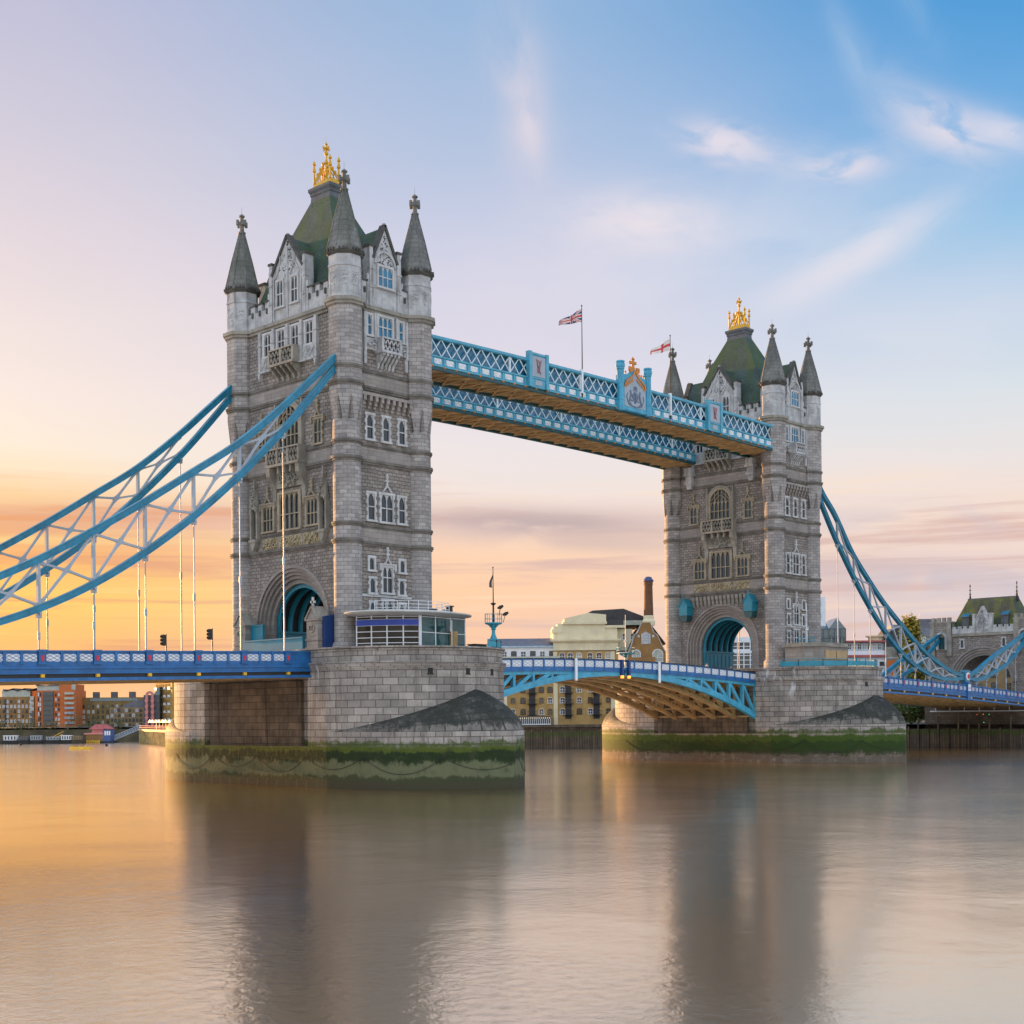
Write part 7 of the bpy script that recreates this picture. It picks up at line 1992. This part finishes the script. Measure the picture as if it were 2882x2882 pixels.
def pontoon():
    t = thing('pier_house', 'floating pier house with red roof and blue end wall', 'pier house', (131.5, 292, 0))
    c = lp_(236, -66); c2 = lp_(310, -66)
    d = (Vector((c2[0], c2[1], 0)) - Vector((c[0], c[1], 0))).normalized(); n = Vector((-d.y, d.x, 0))
    F = frame((c[0], c[1], 0), d, n if n.dot(Vector((1, 1, 0))) > 0 else -n)
    k = 0.1109
    u = lambda px: (px - 236) * k
    b = MB(F); b.box(-1, u(318), -1, 5, -0.3, 0.5); b.build('float', M['iron'], t)
    b = MB(F); b.box(u(240), u(287), 0, 4, 0.5, 2.6); b.build('lower_cabin', M['brown_brick'], t)
    b = MB(F); b.box(u(287), u(308), -0.3, 4, 0.5, 4.0); b.build('end_wall', M['blue_wall'], t)
    b = MB(F); b.box(u(236), u(288), -0.4, 4.2, 2.6, 3.0); b.box(u(256), u(288), 0.4, 3.6, 3.0, 4.2); b.build('upper_cabin', M['pink'], t)
    b = MB(F); b.loft([[(u(249), -0.6, 4.2), (u(310), -0.6, 4.2), (u(310), 4.4, 4.2), (u(249), 4.4, 4.2)], [(u(262), 1.2, 5.6), (u(292), 1.2, 5.6), (u(292), 2.6, 5.6), (u(262), 2.6, 5.6)]]); b.build('roof', M['red_roof'], t)
    for i in range(3): b = MB(F); x = u(292) + i * 0.65; b.box(x, x + 0.45, -0.36, -0.3, 2.3, 3.6); b.build('window', M['white'], t)
    for i in range(8): b = MB(F); b.box(u(240) + i * 0.6, u(240) + i * 0.6 + 0.3, -1.3, -0.9, 0.0, 0.9); b.build('fender', M['yellow'], t)
pontoon()
def gangway():
    a = lp_(320, -62); b_ = lp_(393, -56); A, B = Vector((a[0], a[1], 0.8)), Vector((b_[0], b_[1], 4.0))
    mb = MB(); up_ = Vector((0, 0, 1.3))
    for off in (Vector((0, 0, 0)), Vector((0.5, 0.5, 0))):
        mb.beam(A + off, B + off, 0.16, 0.18); mb.beam(A + off + up_, B + off + up_, 0.14, 0.14)
        for k in range(11):
            p = A.lerp(B, k / 10) + off; mb.beam(p, p + up_, 0.1, 0.1)
            if k < 10: mb.beam(p, A.lerp(B, (k + 1) / 10) + off + up_, 0.09, 0.09)
    tag(mb.build('gangway', M['brace']), 'pale grey sloping lattice gangway between pier house and jetty', 'gangway')
gangway()
def boat(px, back, L, hgt, lab, hullm, cabm, kind):
    c = lp_(px, back)
    t = thing('moored_boat', lab, 'boat', (c[0], c[1], 0), 'boats moored along the left bank')
    F = frame((c[0], c[1], 0), LD, (0.719, 0.695, 0))
    b = MB(F); a = L / 2
    def ring(z, s_, w_): return [(-a * s_, 0, z), (-a * s_ * 0.6, -w_, z), (a * s_ * 0.7, -w_, z), (a * s_, -w_ * 0.5, z), (a * s_, w_ * 0.5, z), (a * s_ * 0.7, w_, z), (-a * s_ * 0.6, w_, z)]
    b.loft([ring(-0.4, 0.9, 0.9), ring(0.5, 0.97, 1.15), ring(1.1, 1.0, 1.3)]); b.build('hull', hullm, t)
    b = MB(F); b.box(-a * 0.5, a * 0.6, -0.85, 0.85, 1.1, 1.1 + hgt); b.box(-a * 0.55, a * 0.65, -1.0, 1.0, 1.1 + hgt, 1.25 + hgt); b.build('cabin', cabm, t)
    for k in range(4): w_ = MB(F); u = -a * 0.4 + k * a * 0.26; w_.box(u, u + a * 0.15, -0.9, -0.85, 1.3, 1.0 + hgt); w_.build('window', M['dull_glass'], t)
    if kind: b = MB(F); b.beam((-a * 0.4, 0, 1.4), (a * 0.9, 0, 3.6), 0.14, 0.14); b.beam((0, 0, 1.4), (a * 0.8, 0.3, 2.8), 0.12, 0.12); b.build('boom', M['yellow'], t)
boat(28, -70, 7.0, 1.3, 'small cream boat with blue cabin trim moored farthest left', M['iron'], M['white'], 0)
boat(66, -70, 5.0, 0.9, 'low dark barge moored second from the left', M['iron'], M['lead'], 0)
boat(100, -70, 5.5, 1.2, 'blue and white cabin boat moored in front of bushes', M['iron'], M['brace'], 0)
boat(148, -70, 7.0, 0.8, 'dark barge carrying a long yellow boom', M['iron'], M['brace'], 1)
boat(186, -70, 5.5, 1.2, 'white cabin boat moored between boom barge and pier house', M['iron'], M['white'], 0)
boat(214, -70, 5.5, 1.0, 'brown boat moored against the red roofed pier house', M['pile'], M['tan_brick'], 0)
b = MB(frame((68.9, 179.6, 0), (0.46, -0.888, 0), (0.888, 0.46, 0)))
b.loft([[(-2.6, -0.8, -0.3), (2.6, -0.8, -0.3), (2.6, 0.8, -0.3), (-2.6, 0.8, -0.3)], [(-2.75, -0.95, 0.1), (2.75, -0.95, 0.1), (2.75, 0.95, 0.1), (-2.75, 0.95, 0.1)], [(-2.7, -0.9, 0.55), (2.7, -0.9, 0.55), (2.7, 0.9, 0.55), (-2.7, 0.9, 0.55)]])
b.box(-2.5, -1.9, -0.6, 0.6, 0.55, 0.8)
for k in (-0.4, 1.2): b.lathe(k, 0, [(0.12, 0.55), (0.12, 0.8), (0.2, 0.85), (0.2, 0.92)], 8)
tag(b.build('mooring_buoy', M['yellow']), 'flat yellow mooring buoy floating alone on the left water', 'buoy')
for i, (x, y, lab) in enumerate(((92, 208, 'small dark round buoy in front of the jetty piles'), (86, 244, 'small dark round buoy in front of the gangway foot'))):
    b = MB(); b.lathe(x, y, [(0.1, -0.3), (0.4, 0), (0.45, 0.25), (0.3, 0.5), (0.05, 0.6)], 10); tag(b.build('round_buoy', M['iron']), lab, 'buoy', 'small round buoys')
# ------------------------------------------------------------------ trees
def leafm(name, c, c2):
    m, t, b = new_mat(name)
    g = t.n.new('ShaderNodeNewGeometry')
    n = t.noise(g.outputs['Position'], 0.9, 3, 0.6)
    t.l.new(t.mix(t.smooth(n, 0.3, 0.7), (*c, 1), (*c2, 1)), b.inputs['Base Color']); b.inputs['Roughness'].default_value = 0.7
    b.inputs['Subsurface Weight'].default_value = 0.0
    return m
def tree(name, lab, x, y, z, h, prof, n, leaf, seed, cat='tree', group=None, lsz=0.3, trunk=0.25):
    r = random.Random(seed)
    t = thing(name, lab, cat, (x, y, z), group)
    b = MB(); b.tube([(x, y, z), (x + 0.1, y, z + h * 0.4), (x, y + 0.1, z + h * 0.9)], trunk, 7, [trunk, trunk * 0.7, trunk * 0.15])
    for k in range(9):
        f = 0.2 + 0.65 * r.random(); a = r.random() * 6.283; rr = prof(f) * 0.7
        b.tube([(x, y, z + h * f * 0.85), (x + rr * 0.6 * math.cos(a), y + rr * 0.6 * math.sin(a), z + h * f), (x + rr * math.cos(a), y + rr * math.sin(a), z + h * f * 1.04)], 0.05, 5, [trunk * 0.35, trunk * 0.2, trunk * 0.08])
    b.build('trunk', M['bark'], t)
    c = MB(); clumps = []
    for _ in range(max(20, n // 45)):
        f = r.random(); a = r.random() * 6.283; q = prof(f) * (0.45 + 0.6 * r.random())
        clumps.append((x + q * math.cos(a), y + q * math.sin(a), z + h * f))
    for _ in range(n):
        cx, cy, cz = r.choice(clumps); s_ = 0.16 * prof(0.4) + 0.25
        p = Vector((cx + r.gauss(0, s_), cy + r.gauss(0, s_), cz + r.gauss(0, s_ * 0.9)))
        if p.z < z + h * 0.04: continue
        u_ = Vector((r.gauss(0, 1), r.gauss(0, 1), r.gauss(0, 1))).normalized(); v_ = u_.orthogonal().normalized(); k = lsz * (0.6 + 0.8 * r.random())
        c.face([tuple(p - u_ * k), tuple(p + v_ * k * 0.6), tuple(p + u_ * k), tuple(p - v_ * k * 0.6)])
    c.build('crown', leaf, t)
M['bark'] = paint('bark', (0.06, 0.045, 0.03), 0.9)
LG = leafm('golden conifer foliage', (0.22, 0.19, 0.02), (0.36, 0.26, 0.02)); LM = leafm('mid green foliage', (0.06, 0.10, 0.022), (0.12, 0.15, 0.03)); LD2 = leafm('olive foliage', (0.07, 0.075, 0.02), (0.10, 0.09, 0.03))
tree('conifer_tree', 'tall narrow golden green conifer left of the gatehouse', 171.4, 17.4, 4.6, 22.6, lambda f: 0.25 + 3.2 * (1 - f) ** 0.7, 8500, LG, 3, 'tree', None, 0.38)
tree('broadleaf_tree', 'dense green tree behind the piled wall below the right deck', 168.2, 17.2, 4.6, 9.5, lambda f: 3.2 * math.sqrt(max(0.05, 1 - (f - 0.4) ** 2 * 2.4)), 3200, LM, 5)
tree('broadleaf_tree', 'smaller green tree half hidden by the conifer', 176.0, 16.2, 4.6, 16.5, lambda f: 2.2 * math.sqrt(max(0.05, 1 - (f - 0.55) ** 2 * 3.2)), 1500, LM, 8)
for i, (px, w_, lab) in enumerate(((8, 2.2, 'olive bush behind the leftmost boat'), (98, 3.0, 'olive bush on the bank below the orange flats, left one'), (145, 2.6, 'olive bush behind the boom barge'), (205, 3.0, 'dark olive bush at the right foot of the orange flats'), (330, 2.4, 'olive bush at the foot of the sloping flats'), (55, 2.6, 'olive bush below the brown flats, behind the low dark barge'), (268, 2.4, 'olive bush behind the red roofed pier house'))):
    p = lp_(px, -43); tree('riverside_bush', lab, p[0], p[1], 2.6, 3.8 if i != 3 else 6.0, lambda f: w_ * math.sqrt(max(0.05, 1 - (f - 0.4) ** 2 * 2.4)), 500, LD2, 20 + i, 'bush', 'bushes along the left bank', 0.25, 0.1)
